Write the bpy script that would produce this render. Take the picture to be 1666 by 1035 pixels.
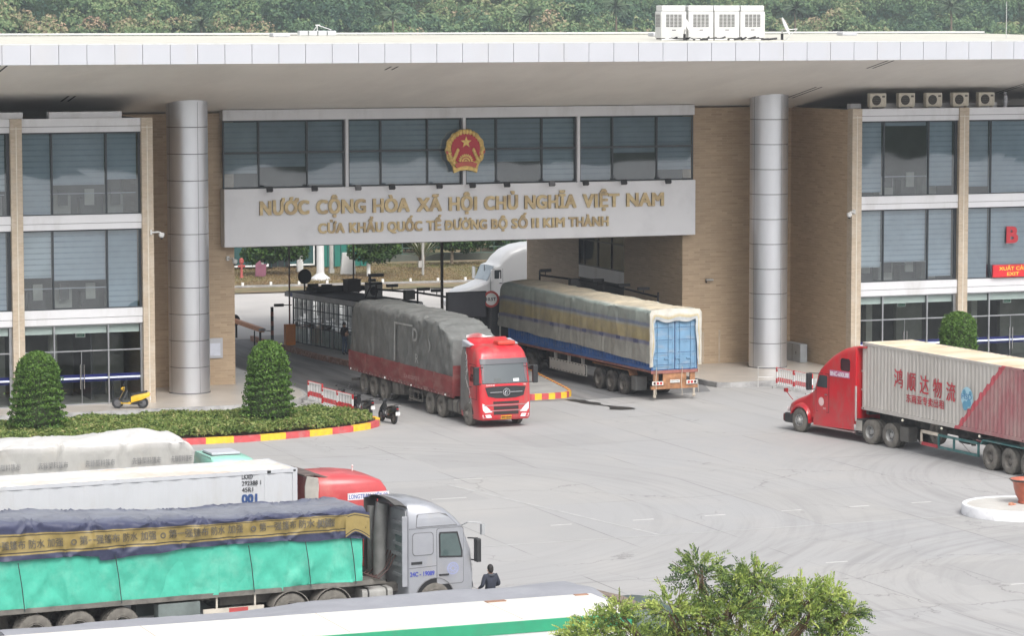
import bpy, bmesh, math, random
import numpy as np
from mathutils import Vector, Matrix, noise

for o in list(bpy.data.objects):
    bpy.data.objects.remove(o)
S = bpy.context.scene
C = S.collection
R = math.radians
rnd = random.Random(7)

# ------------------------------------------------------------------ camera
FPX, PITCH, ROLL, YAW = 5233.0, 0.09153, -0.00127, 0.37273
cd = bpy.data.cameras.new('camera'); cam = bpy.data.objects.new('camera', cd); C.objects.link(cam)
cd.sensor_fit = 'HORIZONTAL'; cd.sensor_width = 36.0; cd.lens = FPX / 1666 * 36.0
cd.clip_start = 1.0; cd.clip_end = 6000
fw = Vector((math.sin(YAW) * math.cos(PITCH), math.cos(YAW) * math.cos(PITCH), -math.sin(PITCH)))
r0 = Vector((math.cos(YAW), -math.sin(YAW), 0)); u0 = r0.cross(fw)
rr = math.cos(ROLL) * r0 + math.sin(ROLL) * u0; uu = rr.cross(fw)
CAM = Vector((-57.10, -151.09, 17.9))
mw = Matrix(((rr.x, uu.x, -fw.x, CAM.x), (rr.y, uu.y, -fw.y, CAM.y), (rr.z, uu.z, -fw.z, CAM.z), (0, 0, 0, 1)))
cam.matrix_world = mw
S.camera = cam

# ------------------------------------------------------------------ sky, sun, exposure
SUN_EL, SUN_AZ = R(50), R(176)          # azimuth measured from +Y towards +X
w = bpy.data.worlds.new('World'); S.world = w; w.use_nodes = True
wn, wl = w.node_tree.nodes, w.node_tree.links
wn.clear()
sky = wn.new('ShaderNodeTexSky'); sky.sky_type = 'NISHITA'; sky.sun_disc = False
sky.sun_elevation = SUN_EL; sky.sun_rotation = SUN_AZ
sky.air_density = 1.0; sky.dust_density = 4.0; sky.ozone_density = 1.0
hs = wn.new('ShaderNodeHueSaturation'); hs.inputs['Saturation'].default_value = 0.22
bg = wn.new('ShaderNodeBackground'); bg.inputs['Strength'].default_value = 0.15
wo = wn.new('ShaderNodeOutputWorld')
wl.new(sky.outputs[0], hs.inputs['Color']); wl.new(hs.outputs[0], bg.inputs[0]); wl.new(bg.outputs[0], wo.inputs[0])
sd = bpy.data.lights.new('sun', 'SUN'); sd.energy = 1.25; sd.angle = R(28); sd.color = (1.0, 0.965, 0.91)
sun = bpy.data.objects.new('sun', sd); C.objects.link(sun)
sdir = Vector((math.sin(SUN_AZ) * math.cos(SUN_EL), math.cos(SUN_AZ) * math.cos(SUN_EL), math.sin(SUN_EL)))
sun.rotation_euler = sdir.to_track_quat('Z', 'Y').to_euler()
S.view_settings.view_transform = 'Standard'; S.view_settings.look = 'None'
S.view_settings.gamma = 1.0; S.view_settings.exposure = 0.78
S.render.engine = 'CYCLES'
S.cycles.max_bounces = 6; S.cycles.transparent_max_bounces = 12
S.cycles.caustics_reflective = False; S.cycles.caustics_refractive = False
S.cycles.use_denoising = True

# ------------------------------------------------------------------ materials
MATS = {}
def newmat(name):
    m = bpy.data.materials.new(name); m.use_nodes = True
    n, l = m.node_tree.nodes, m.node_tree.links
    return m, n, l, n['Principled BSDF']
def rgba(c): return (c[0], c[1], c[2], 1.0)
def mixc(n, l, fac, a, b, mode='MIX'):
    x = n.new('ShaderNodeMix'); x.data_type = 'RGBA'; x.blend_type = mode; x.clamp_factor = True
    for s, v in ((x.inputs[0], fac), (x.inputs[6], a), (x.inputs[7], b)):
        if isinstance(v, (int, float)): s.default_value = v
        elif isinstance(v, tuple): s.default_value = rgba(v)
        else: l.new(v, s)
    return x.outputs[2]
def noisef(n, l, scale, detail=5, rough=.55, coord='Object', vec=None, stretch=None, lo=.35, hi=.65):
    if vec is None:
        tc = n.new('ShaderNodeTexCoord'); vec = tc.outputs[coord]
    if stretch:
        mp = n.new('ShaderNodeMapping'); mp.inputs['Scale'].default_value = stretch
        l.new(vec, mp.inputs[0]); vec = mp.outputs[0]
    t = n.new('ShaderNodeTexNoise'); t.inputs['Scale'].default_value = scale
    t.inputs['Detail'].default_value = detail; t.inputs['Roughness'].default_value = rough
    l.new(vec, t.inputs['Vector'])
    mr = n.new('ShaderNodeMapRange'); mr.inputs[1].default_value = lo; mr.inputs[2].default_value = hi
    l.new(t.outputs[0], mr.inputs[0])
    return mr.outputs[0]
def math_(n, l, op, a, b=None, c=None):
    x = n.new('ShaderNodeMath'); x.operation = op
    for i, v in enumerate((a, b, c)):
        if v is None: continue
        if isinstance(v, (int, float)): x.inputs[i].default_value = v
        else: l.new(v, x.inputs[i])
    return x.outputs[0]
def M(name, col, rough=.6, metal=0.0, var=.10, scale=2.0, dirt=None, bump=0.0, spec=.5, coat=0.0, stretch=None, emit=None):
    """plain painted / cast / woven surface with mottling; dirt=(colour, amount, scale, stretch)"""
    if name in MATS: return MATS[name]
    m, n, l, b = newmat(name)
    f = noisef(n, l, scale, stretch=stretch)
    dk = tuple(c * (1 - var) for c in col); lt = tuple(min(1, c * (1 + var)) for c in col)
    c = mixc(n, l, f, dk, lt)
    if dirt:
        g = noisef(n, l, dirt[2], detail=7, rough=.65, stretch=dirt[3] if len(dirt) > 3 else None, lo=.62 - dirt[1] * .35, hi=.78)
        c = mixc(n, l, math_(n, l, 'MULTIPLY', g, .85), c, dirt[0])
    l.new(c, b.inputs['Base Color'])
    b.inputs['Roughness'].default_value = rough; b.inputs['Metallic'].default_value = metal
    b.inputs['Specular IOR Level'].default_value = spec; b.inputs['Coat Weight'].default_value = coat
    b.inputs['Coat Roughness'].default_value = .15
    if bump:
        bp = n.new('ShaderNodeBump'); bp.inputs['Strength'].default_value = bump; bp.inputs['Distance'].default_value = .05
        l.new(noisef(n, l, scale * 4, detail=6), bp.inputs['Height']); l.new(bp.outputs[0], b.inputs['Normal'])
    if emit:
        b.inputs['Emission Color'].default_value = rgba(emit[0]); b.inputs['Emission Strength'].default_value = emit[1]
    MATS[name] = m
    return m
def uvcoord(n, l):
    u = n.new('ShaderNodeUVMap'); s = n.new('ShaderNodeSeparateXYZ'); l.new(u.outputs[0], s.inputs[0])
    return s.outputs[0], s.outputs[1], u.outputs[0]
def ramp(n, l, fac, stops, interp='LINEAR'):
    r = n.new('ShaderNodeValToRGB'); r.color_ramp.interpolation = interp
    e = r.color_ramp.elements
    while len(e) > 1: e.remove(e[0])
    e[0].position, e[0].color = stops[0][0], rgba(stops[0][1])
    for p, c in stops[1:]:
        x = e.new(p); x.color = rgba(c)
    l.new(fac, r.inputs[0])
    return r.outputs[0]

# ------------------------------------------------------------------ mesh builder
class MB:
    def __init__(s):
        s.v = []; s.f = []; s.mi = []; s.uv = {}; s.M = Matrix.Identity(4); s.cur = 0
    def at(s, x=0, y=0, z=0, rz=0, rx=0, ry=0):
        s.M = Matrix.Translation((x, y, z)) @ Matrix.Rotation(rz, 4, 'Z') @ Matrix.Rotation(ry, 4, 'Y') @ Matrix.Rotation(rx, 4, 'X'); return s
    def add(s, vs, fs, uvs=None, mi=None):
        b = len(s.v); mi = s.cur if mi is None else mi
        for p in vs: s.v.append(tuple(s.M @ Vector(p)))
        for k, f in enumerate(fs):
            if uvs is not None: s.uv[len(s.f)] = [uvs[i] for i in f]
            s.f.append([b + i for i in f]); s.mi.append(mi)
    def box(s, x0, x1, y0, y1, z0, z1, mi=None):
        if x0 > x1: x0, x1 = x1, x0
        if y0 > y1: y0, y1 = y1, y0
        if z0 > z1: z0, z1 = z1, z0
        s.add([(x0, y0, z0), (x1, y0, z0), (x1, y1, z0), (x0, y1, z0), (x0, y0, z1), (x1, y0, z1), (x1, y1, z1), (x0, y1, z1)],
              [(3, 2, 1, 0), (4, 5, 6, 7), (0, 1, 5, 4), (1, 2, 6, 5), (2, 3, 7, 6), (3, 0, 4, 7)], mi=mi); return s
    def prism(s, poly, axis, a0, a1, mi=None):
        n = len(poly)
        def P(p, a):
            return {'x': (a, p[0], p[1]), 'y': (p[0], a, p[1]), 'z': (p[0], p[1], a)}[axis]
        vs = [P(p, a0) for p in poly] + [P(p, a1) for p in poly]
        fs = [tuple(reversed(range(n))), tuple(range(n, 2 * n))] + [(i, (i + 1) % n, n + (i + 1) % n, n + i) for i in range(n)]
        s.add(vs, fs, mi=mi); return s
    def tube(s, path, r, n=8, mi=None, caps=True, r1=None):
        path = [Vector(p) for p in path]; vs = []; fs = []; m = len(path)
        for k, p in enumerate(path):
            d = (path[min(k + 1, m - 1)] - path[max(k - 1, 0)]).normalized()
            a = d.cross(Vector((0, 0, 1)) if abs(d.z) < .9 else Vector((1, 0, 0))).normalized(); b = d.cross(a)
            rad = r if r1 is None else r + (r1 - r) * k / max(1, m - 1)
            for i in range(n):
                t = 2 * math.pi * i / n; vs.append(p + (a * math.cos(t) + b * math.sin(t)) * rad)
        for k in range(m - 1):
            for i in range(n):
                fs.append((k * n + i, k * n + (i + 1) % n, (k + 1) * n + (i + 1) % n, (k + 1) * n + i))
        if caps: fs.append(tuple(range(n))[::-1]); fs.append(tuple(range((m - 1) * n, m * n)))
        s.add(vs, fs, mi=mi); return s
    def lathe(s, prof, c=(0, 0, 0), axis='z', n=24, mi=None, cap=False):
        vs = []; fs = []; m = len(prof)
        for (r, h) in prof:
            for i in range(n):
                t = 2 * math.pi * i / n; a, b = r * math.cos(t), r * math.sin(t)
                p = {'z': (a, b, h), 'y': (a, h, b), 'x': (h, a, b)}[axis]
                vs.append((p[0] + c[0], p[1] + c[1], p[2] + c[2]))
        for k in range(m - 1):
            for i in range(n):
                fs.append((k * n + i, k * n + (i + 1) % n, (k + 1) * n + (i + 1) % n, (k + 1) * n + i))
        if cap: fs.append(tuple(range(n))[::-1]); fs.append(tuple(range((m - 1) * n, m * n)))
        s.add(vs, fs, mi=mi); return s
    def grid(s, fn, nu, nv, uvfn=None, mi=None):
        vs = [fn(i / nu, j / nv) for i in range(nu + 1) for j in range(nv + 1)]
        uvs = [uvfn(i / nu, j / nv) for i in range(nu + 1) for j in range(nv + 1)] if uvfn else None
        fs = [(i * (nv + 1) + j, (i + 1) * (nv + 1) + j, (i + 1) * (nv + 1) + j + 1, i * (nv + 1) + j + 1) for i in range(nu) for j in range(nv)]
        s.add(vs, fs, uvs, mi); return s
    def loft(s, rings, mi=None, cap0=True, cap1=True):
        n = len(rings[0]); vs = [p for r in rings for p in r]; fs = []
        for k in range(len(rings) - 1):
            for i in range(n):
                fs.append((k * n + i, k * n + (i + 1) % n, (k + 1) * n + (i + 1) % n, (k + 1) * n + i))
        if cap0: fs.append(tuple(range(n))[::-1])
        if cap1: fs.append(tuple(range((len(rings) - 1) * n, len(rings) * n)))
        s.add(vs, fs, mi=mi); return s
    def ball(s, c, r, n=10, m=6, mi=None):
        rx, ry, rz = (r, r, r) if isinstance(r, (int, float)) else r
        rings = []
        for k in range(m + 1):
            t = -math.pi / 2 + math.pi * k / m
            q = max(math.cos(t), .02)
            rings.append([(c[0] + rx * q * math.cos(2 * math.pi * i / n), c[1] + ry * q * math.sin(2 * math.pi * i / n), c[2] + rz * math.sin(t)) for i in range(n)])
        return s.loft(rings, mi)
    def mesh(s, name, mats, smooth=None):
        me = bpy.data.meshes.new(name); me.from_pydata(s.v, [], s.f)
        for m in (mats if isinstance(mats, (list, tuple)) else [mats]): me.materials.append(m)
        me.polygons.foreach_set('material_index', s.mi)
        if s.uv:
            u = me.uv_layers.new(name='UVMap')
            for fi, c in s.uv.items():
                for li, uvv in zip(me.polygons[fi].loop_indices, c): u.data[li].uv = uvv
        bm = bmesh.new(); bm.from_mesh(me); bmesh.ops.recalc_face_normals(bm, faces=bm.faces); bm.to_mesh(me); bm.free()
        if smooth:
            me.polygons.foreach_set('use_smooth', [True] * len(me.polygons))
            me.set_sharp_from_angle(angle=R(smooth if smooth is not True else 40))
        me.update(); return me

def thing(name, label, cat, loc=(0, 0, 0), rz=0, group=None):
    o = bpy.data.objects.new(name, None); C.objects.link(o)
    o.empty_display_size = .3; o.location = loc; o.rotation_euler = (0, 0, rz); o['label'] = label; o['category'] = cat
    if group: o['group'] = group
    return o
SPLIT_SIDES = {'tool_box', 'bumper_end', 'mud_flap', 'landing_leg', 'corner_vent', 'mud_flap_box'}
SPLIT_PIECES = {'soffit_slot', 'post', 'foot', 'painted_letters', 'side_marker_lamp', 'wall_mark', 'feature'}
def part(name, mb, mats, parent, smooth=None, bevel=0, label=None, kind=None):
    if isinstance(mb, MB) and (name in SPLIT_SIDES or name in SPLIT_PIECES or name == 'corner_casting'):
        xm = sum(v[0] for v in mb.v) / len(mb.v); zm = sum(v[2] for v in mb.v) / len(mb.v)
        if name == 'corner_casting':
            ids = [(sum(mb.v[i][0] - xm for i in f) > 0) * 4 + (sum(mb.v[i][1] for i in f) > 0) * 2 + (sum(mb.v[i][2] - zm for i in f) > 0) for f in mb.f]
        elif name in SPLIT_SIDES:
            ids = [sum(mb.v[i][1] for i in f) > 0 for f in mb.f]
        else:           # connected pieces
            up = list(range(len(mb.v)))
            def root(i):
                while up[i] != i: up[i] = up[up[i]]; i = up[i]
                return i
            for f in mb.f:
                for i in f[1:]: up[root(i)] = root(f[0])
            ids = [root(f[0]) for f in mb.f]
        if len(set(ids)) > 1:
            for k in sorted(set(ids)):
                m2 = MB()
                for f, mi, d in zip(mb.f, mb.mi, ids):
                    if d == k: m2.add([mb.v[i] for i in f], [tuple(range(len(f)))], mi=mi)
                me = m2.mesh(name, mats); bm = bmesh.new(); bm.from_mesh(me); bmesh.ops.remove_doubles(bm, verts=bm.verts, dist=1e-5); bmesh.ops.recalc_face_normals(bm, faces=bm.faces); bm.to_mesh(me); bm.free()
                o = part(name, me, mats, parent, None, bevel, label, kind)
            return o
    me = mb.mesh(name, mats, smooth) if isinstance(mb, MB) else mb
    o = bpy.data.objects.new(name, me); C.objects.link(o); o.parent = parent
    if bevel:
        b = o.modifiers.new('bevel', 'BEVEL'); b.width = bevel; b.segments = 2; b.limit_method = 'ANGLE'; b.angle_limit = R(40)
    if label: o['label'] = label
    if kind: o['kind'] = kind
    return o
def solo(name, mb, mats, label, cat, loc=(0, 0, 0), rz=0, group=None, smooth=None, bevel=0):
    o = part(name, mb, mats, None, smooth, bevel); o.location = loc; o.rotation_euler = (0, 0, rz)
    o['label'] = label; o['category'] = cat
    if group: o['group'] = group
    return o
def struct(name, mb, mats, smooth=None, kind='structure'):
    o = part(name, mb, mats, None, smooth); o['kind'] = kind; return o
def kids(o): return [c for c in bpy.data.objects if c.parent == o]
def dup(root, loc, rz, label=None, group=None):
    def cp(o, par):
        c = o.copy(); C.objects.link(c); c.parent = par
        for k in kids(o): cp(k, c)
        return c
    r = cp(root, None); r.location = loc; r.rotation_euler = (0, 0, rz)
    if label: r['label'] = label
    if group: r['group'] = group
    return r

# ------------------------------------------------------------------ lettering
def glyphs(s, bold=0.0, extrude=0.0, space=1.0, word=1.0):
    cu = bpy.data.curves.new('txt', 'FONT'); cu.body = s; cu.size = 1; cu.offset = bold; cu.extrude = extrude
    cu.space_character = space; cu.space_word = word; cu.resolution_u = 3
    ob = bpy.data.objects.new('txt', cu); C.objects.link(ob)
    dg = bpy.context.evaluated_depsgraph_get()
    me = bpy.data.meshes.new_from_object(ob.evaluated_get(dg))
    vs = [tuple(v.co) for v in me.vertices]; fs = [tuple(p.vertices) for p in me.polygons]
    bpy.data.objects.remove(ob); bpy.data.curves.remove(cu); bpy.data.meshes.remove(me)
    return vs, fs
def letter(mb, s, org, xd, ud, height=None, width=None, bold=.0, extrude=0.0, space=1.0, word=1.0, warp=None, mi=None, cap=.727):
    """lay the string s with its left baseline corner at org; height = capital height; width = total run"""
    plain = s.translate(str.maketrans('ỚỜƠĐ', 'ÓÒOD'))     # horned O and barred D are drawn from plain letters plus a stroke
    vs, fs = glyphs(plain, 0.0, 1.0 if extrude else 0.0, space, word)
    if not vs: return
    for i, ch in enumerate(s):
        if ch in 'ỚỜƠĐ':
            xl = max([v[0] for v in glyphs(plain[:i], 0, 0, space, word)[0]] or [0.0]) if i else min(v[0] for v in vs)
            xr = max(v[0] for v in glyphs(plain[:i + 1].replace('Ó', 'O').replace('Ò', 'O'), 0, 0, space, word)[0])
            if ch == 'Đ': x_ = xl - (.05 if i == 0 else -.02); q2 = [(x_, .33), (x_ + .34, .33), (x_ + .34, .42), (x_, .42)]
            else: q2 = [(xr - .17, .62), (xr - .09, .58), (xr + .05, .68), (xr + .09, .80), (xr + .01, .82), (xr - .03, .74)]
            b_ = len(vs); n2 = len(q2); zt_ = 1.004 if extrude else .004
            vs = vs + [(x, y, -zt_) for x, y in q2] + [(x, y, zt_) for x, y in q2]
            fs = fs + [tuple(b_ + k for k in range(n2))[::-1], tuple(b_ + n2 + k for k in range(n2))] + [(b_ + k, b_ + (k + 1) % n2, b_ + n2 + (k + 1) % n2, b_ + n2 + k) for k in range(n2)]
    x0 = min(v[0] for v in vs); x1 = max(v[0] for v in vs)
    sy = height / cap; sx = (width / (x1 - x0)) if width else sy
    xd = Vector(xd).normalized(); ud = Vector(ud).normalized(); nd = xd.cross(ud); org = Vector(org)
    for q, (bx, bz) in enumerate(((0, 0),) if not bold else ((0, 0), (-bold, -bold * .6), (bold, bold * .6), (-bold, bold * .6), (bold, -bold * .6))):
        out = []          # heavier strokes: the glyph laid again a hair aside and behind
        for v in vs:
            p = org + xd * ((v[0] - x0) * sx + bx * sy) + ud * ((v[1] + bz) * sy) + nd * ((v[2] + (1 if extrude else 0)) * .5 * extrude - .0012 * q)
            out.append(warp(p) if warp else p)
        mb.add(out, fs, mi=mi)

# ------------------------------------------------------------------ foliage
def leafmat(name, stops, trans=.25, rough=.55):
    if name in MATS: return MATS[name]
    m, n, l, b = newmat(name)
    a = n.new('ShaderNodeAttribute'); a.attribute_name = 'tint'
    c = ramp(n, l, a.outputs['Fac'], stops)
    l.new(c, b.inputs['Base Color']); b.inputs['Roughness'].default_value = rough
    b.inputs['Specular IOR Level'].default_value = .3
    if trans:
        t = n.new('ShaderNodeBsdfTranslucent'); l.new(c, t.inputs[0])
        mx = n.new('ShaderNodeMixShader'); mx.inputs[0].default_value = trans
        l.new(b.outputs[0], mx.inputs[1]); l.new(t.outputs[0], mx.inputs[2]); l.new(mx.outputs[0], n['Material Output'].inputs[0])
    MATS[name] = m; return m
def leafmesh(name, pos, size, mat, rng, tint=None, aspect=.5, up=None, upw=.0, extra=None, extramat=None):
    """pos Nx3, size scalar or N; leaf = diamond of two triangles folded as one quad"""
    N = len(pos); d = rng.normal(size=(N, 3)); d /= np.linalg.norm(d, axis=1)[:, None]
    if up is not None:
        d = d * (1 - upw) + np.asarray(up) * upw; d /= np.linalg.norm(d, axis=1)[:, None] + 1e-9
    e = rng.normal(size=(N, 3)); e -= (e * d).sum(1)[:, None] * d; e /= np.linalg.norm(e, axis=1)[:, None] + 1e-9
    f = np.cross(d, e)
    sz = np.broadcast_to(np.asarray(size, float), (N,))[:, None] * rng.uniform(.7, 1.3, (N, 1))
    q = np.stack([pos - e * sz, pos + f * sz * aspect, pos + e * sz, pos - f * sz * aspect], 1).reshape(-1, 3)
    ev, ef = extra if extra is not None else (np.zeros((0, 3)), [])
    nv = len(q); V = np.concatenate([q, np.asarray(ev).reshape(-1, 3)])
    me = bpy.data.meshes.new(name); me.vertices.add(len(V)); me.vertices.foreach_set('co', V.astype(np.float32).ravel())
    ls = list(range(4 * N)); starts = list(range(0, 4 * N, 4)); tot = 4 * N
    for fc in ef:
        starts.append(tot); ls += [nv + i for i in fc]; tot += len(fc)
    me.loops.add(tot); me.loops.foreach_set('vertex_index', np.array(ls, np.int32))
    me.polygons.add(N + len(ef)); me.polygons.foreach_set('loop_start', np.array(starts, np.int32))
    me.materials.append(mat)
    if extramat: me.materials.append(extramat)
    me.polygons.foreach_set('material_index', np.array([0] * N + [1 if extramat else 0] * len(ef), np.int32))
    t = rng.uniform(0, 1, N) if tint is None else np.clip(tint, 0, 1)
    at = me.attributes.new('tint', 'FLOAT', 'POINT')
    at.data.foreach_set('value', np.concatenate([np.repeat(t, 4), np.full(len(V) - nv, .3)]).astype(np.float32))
    me.update(calc_edges=True); me.validate()
    return me
def trunkmb(path, r0, r1, n=8):
    mb = MB(); mb.tube(path, r0, n, r1=r1); return mb
# ================================================================== SETTING
def concrete():
    m, n, l, b = newmat('apron_concrete')
    tc = n.new('ShaderNodeTexCoord'); P = tc.outputs['Object']
    sp = n.new('ShaderNodeSeparateXYZ'); l.new(P, sp.inputs[0]); X, Y = sp.outputs[0], sp.outputs[1]
    c = mixc(n, l, noisef(n, l, .09, 6, .6, vec=P, lo=.3, hi=.7), (.33, .324, .318), (.40, .392, .382))
    c = mixc(n, l, math_(n, l, 'MULTIPLY', noisef(n, l, 2.6, 8, .7, vec=P, lo=.3, hi=.75), .35), c, (.325, .32, .316))
    # each slab its own slight tone
    sx = math_(n, l, 'FLOOR', math_(n, l, 'DIVIDE', math_(n, l, 'ADD', X, 13.35), 4.03)); sy = math_(n, l, 'FLOOR', math_(n, l, 'DIVIDE', math_(n, l, 'ADD', Y, 49.1), 7.9))
    wn_ = n.new('ShaderNodeTexWhiteNoise'); wn_.noise_dimensions = '2D'
    cb = n.new('ShaderNodeCombineXYZ'); l.new(sx, cb.inputs[0]); l.new(sy, cb.inputs[1]); l.new(cb.outputs[0], wn_.inputs['Vector'])
    c = mixc(n, l, math_(n, l, 'MULTIPLY', wn_.outputs['Value'], .6), c, (.35, .352, .362))
    # tyre sweeps: arcs about two turning centres, plus straight lanes
    def sweep(cx, cy, r0, r1, amt, col):
        nonlocal c
        dx = math_(n, l, 'SUBTRACT', X, cx); dy = math_(n, l, 'SUBTRACT', Y, cy)
        r = math_(n, l, 'SQRT', math_(n, l, 'ADD', math_(n, l, 'MULTIPLY', dx, dx), math_(n, l, 'MULTIPLY', dy, dy)))
        a = math_(n, l, 'ARCTAN2', dy, dx)
        v = n.new('ShaderNodeCombineXYZ'); l.new(math_(n, l, 'MULTIPLY', r, 1.5), v.inputs[0]); l.new(math_(n, l, 'MULTIPLY', a, 1.1), v.inputs[1])
        s = noisef(n, l, 1.4, 5, .65, vec=v.outputs[0], lo=.47, hi=.66)
        mk = n.new('ShaderNodeMapRange'); mk.interpolation_type = 'SMOOTHSTEP'
        for i, q in enumerate((r0, r1)): mk.inputs[1 + i].default_value = q
        l.new(r, mk.inputs[0])
        m2 = n.new('ShaderNodeMapRange'); m2.interpolation_type = 'SMOOTHSTEP'
        m2.inputs[1].default_value = r1 + (r1 - r0) * 1.6; m2.inputs[2].default_value = r1; l.new(r, m2.inputs[0])
        f = math_(n, l, 'MULTIPLY', math_(n, l, 'MULTIPLY', s, amt), math_(n, l, 'MULTIPLY', mk.outputs[0], m2.outputs[0]))
        c = mixc(n, l, f, c, col)
    sweep(17, -46, 8, 14, .55, (.23, .225, .225))
    sweep(-24, -40, 10, 18, .45, (.25, .245, .245))
    sweep(3, -66, 7, 13, .52, (.22, .215, .215))
    sweep(9, -34, 3, 8, .5, (.38, .365, .35))
    st = noisef(n, l, 1.0, 5, .6, vec=P, stretch=(1.3, .05, 1), lo=.52, hi=.75)
    mk = n.new('ShaderNodeMapRange'); mk.inputs[1].default_value = -34; mk.inputs[2].default_value = -8; l.new(Y, mk.inputs[0])
    c = mixc(n, l, math_(n, l, 'MULTIPLY', math_(n, l, 'MULTIPLY', st, mk.outputs[0]), .55), c, (.21, .205, .20))
    st2 = noisef(n, l, .35, 4, .5, vec=P, lo=.5, hi=.8)
    c = mixc(n, l, math_(n, l, 'MULTIPLY', st2, .35), c, (.43, .408, .382))
    # joints
    fx = math_(n, l, 'ABSOLUTE', math_(n, l, 'SUBTRACT', math_(n, l, 'FRACT', math_(n, l, 'DIVIDE', math_(n, l, 'ADD', X, 13.35 + 2.015), 4.03)), .5))
    fy = math_(n, l, 'ABSOLUTE', math_(n, l, 'SUBTRACT', math_(n, l, 'FRACT', math_(n, l, 'DIVIDE', math_(n, l, 'ADD', Y, 49.1 + 3.95), 7.9)), .5))
    jx = math_(n, l, 'LESS_THAN', fx, .0065); jy = math_(n, l, 'LESS_THAN', fy, .0035)
    j = math_(n, l, 'MULTIPLY', math_(n, l, 'MAXIMUM', jx, jy), noisef(n, l, .22, 3, vec=P, lo=.42, hi=.6))
    c = mixc(n, l, math_(n, l, 'MULTIPLY', j, .8), c, (.15, .15, .145))
    # random cracks and resurfaced patches
    vc = n.new('ShaderNodeTexVoronoi'); vc.feature = 'DISTANCE_TO_EDGE'; vc.inputs['Scale'].default_value = .11; l.new(P, vc.inputs['Vector'])
    wob = n.new('ShaderNodeTexNoise'); wob.inputs['Scale'].default_value = .8; wob.inputs['Detail'].default_value = 6; l.new(P, wob.inputs['Vector'])
    av = n.new('ShaderNodeVectorMath'); av.operation = 'ADD'; l.new(P, av.inputs[0])
    sc_ = n.new('ShaderNodeVectorMath'); sc_.operation = 'SCALE'; sc_.inputs['Scale'].default_value = 2.2; l.new(wob.outputs['Color'], sc_.inputs[0]); l.new(sc_.outputs[0], av.inputs[1]); l.new(av.outputs[0], vc.inputs['Vector'])
    ck = math_(n, l, 'MULTIPLY', math_(n, l, 'LESS_THAN', vc.outputs['Distance'], .0035), noisef(n, l, .09, 2, vec=P, lo=.46, hi=.56))
    c = mixc(n, l, math_(n, l, 'MULTIPLY', ck, .55), c, (.16, .155, .15))
    vp = n.new('ShaderNodeTexVoronoi'); vp.distance = 'CHEBYCHEV'; vp.inputs['Scale'].default_value = .085; l.new(P, vp.inputs['Vector'])
    c = mixc(n, l, math_(n, l, 'MULTIPLY', math_(n, l, 'LESS_THAN', vp.outputs['Distance'], .17), .30), c, (.27, .268, .27))
    # drips and grit
    dr = n.new('ShaderNodeTexVoronoi'); dr.inputs['Scale'].default_value = .55; l.new(P, dr.inputs['Vector'])
    dsp = math_(n, l, 'LESS_THAN', math_(n, l, 'ADD', dr.outputs['Distance'], math_(n, l, 'MULTIPLY', noisef(n, l, 3, 4, vec=P, lo=0, hi=1), .12)), .105)
    c = mixc(n, l, math_(n, l, 'MULTIPLY', math_(n, l, 'MULTIPLY', dsp, noisef(n, l, .12, 2, vec=P, lo=.45, hi=.6)), .55), c, (.17, .165, .16))
    c = mixc(n, l, math_(n, l, 'MULTIPLY', noisef(n, l, 14, 4, .7, vec=P, lo=.35, hi=.75), .22), c, (.29, .28, .27))
    l.new(c, b.inputs['Base Color']); b.inputs['Roughness'].default_value = .8; b.inputs['Specular IOR Level'].default_value = .3
    return m
g = MB(); g.grid(lambda a, b_: (-900 + 1800 * a, -700 + 2600 * b_, 0), 1, 1)
struct('ground', g, concrete())

asph_shade = M('shade_darkened_asphalt', (.17, .172, .178), .8, var=.22, scale=1.2, dirt=((.30, .29, .28), .5, .5, (1.2, .12, 1)), stretch=(1.5, .12, 1))  # the gate's shade is put into this darker asphalt tone
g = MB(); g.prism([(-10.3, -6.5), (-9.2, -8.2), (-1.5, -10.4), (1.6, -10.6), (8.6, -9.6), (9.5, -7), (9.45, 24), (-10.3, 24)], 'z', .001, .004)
struct('lane_surface', g, asph_shade)
farconc = M('far_road_concrete', (.46, .44, .42), .85, var=.06, scale=.2, dirt=((.37, .36, .35), .4, .3))
g = MB(); g.grid(lambda a, b_: (-90 + 220 * a, 24 + 33 * b_, .004), 1, 1); struct('far_road', g, farconc)

pave = M('pavement_tiles', (.46, .42, .375), .32, var=.07, scale=.8, dirt=((.35, .33, .31), .35, .7), spec=.5)
kerbstone = M('pavement_kerb_stone', (.36, .355, .35), .8, var=.15, scale=3, dirt=((.14, .14, .14), .45, 1.2))
def pavement(poly):
    mb = MB(); mb.prism(poly, 'z', .01, .25, mi=0)
    # kerb course as a band just outside
    return mb
Lp = [(-36, 24), (-36, -8.45), (-13.8, -8.45), (-12.6, -8.1), (-11.5, -7.1), (-10.7, -5.6), (-10.3, -3.6), (-10.28, 24)]
Rp = [(36, -8.5), (36, 24), (9.5, 24), (9.42, -5.2), (9.44, -7.2), (9.6, -8.2), (10.2, -8.5)]
for poly in (Lp, Rp):
    mb = MB(); mb.prism(poly, 'z', .006, .25)
    struct('pavement', mb, pave)
def ribbon(path, width, z0, z1, closed=False):
    """a kerb of given width along a ground path (offset to the left of travel)"""
    pts = [Vector((p[0], p[1], 0)) for p in path]; n = len(pts); L = []; Rr = []
    for i, p in enumerate(pts):
        d = (pts[min(i + 1, n - 1)] - pts[max(i - 1, 0)]).normalized(); nn = Vector((-d.y, d.x, 0))
        L.append(p + nn * width); Rr.append(p)
    rings = [[(Rr[i].x, Rr[i].y, z0), (Rr[i].x, Rr[i].y, z1), (L[i].x, L[i].y, z1), (L[i].x, L[i].y, z0)] for i in range(n)]
    return rings
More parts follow.
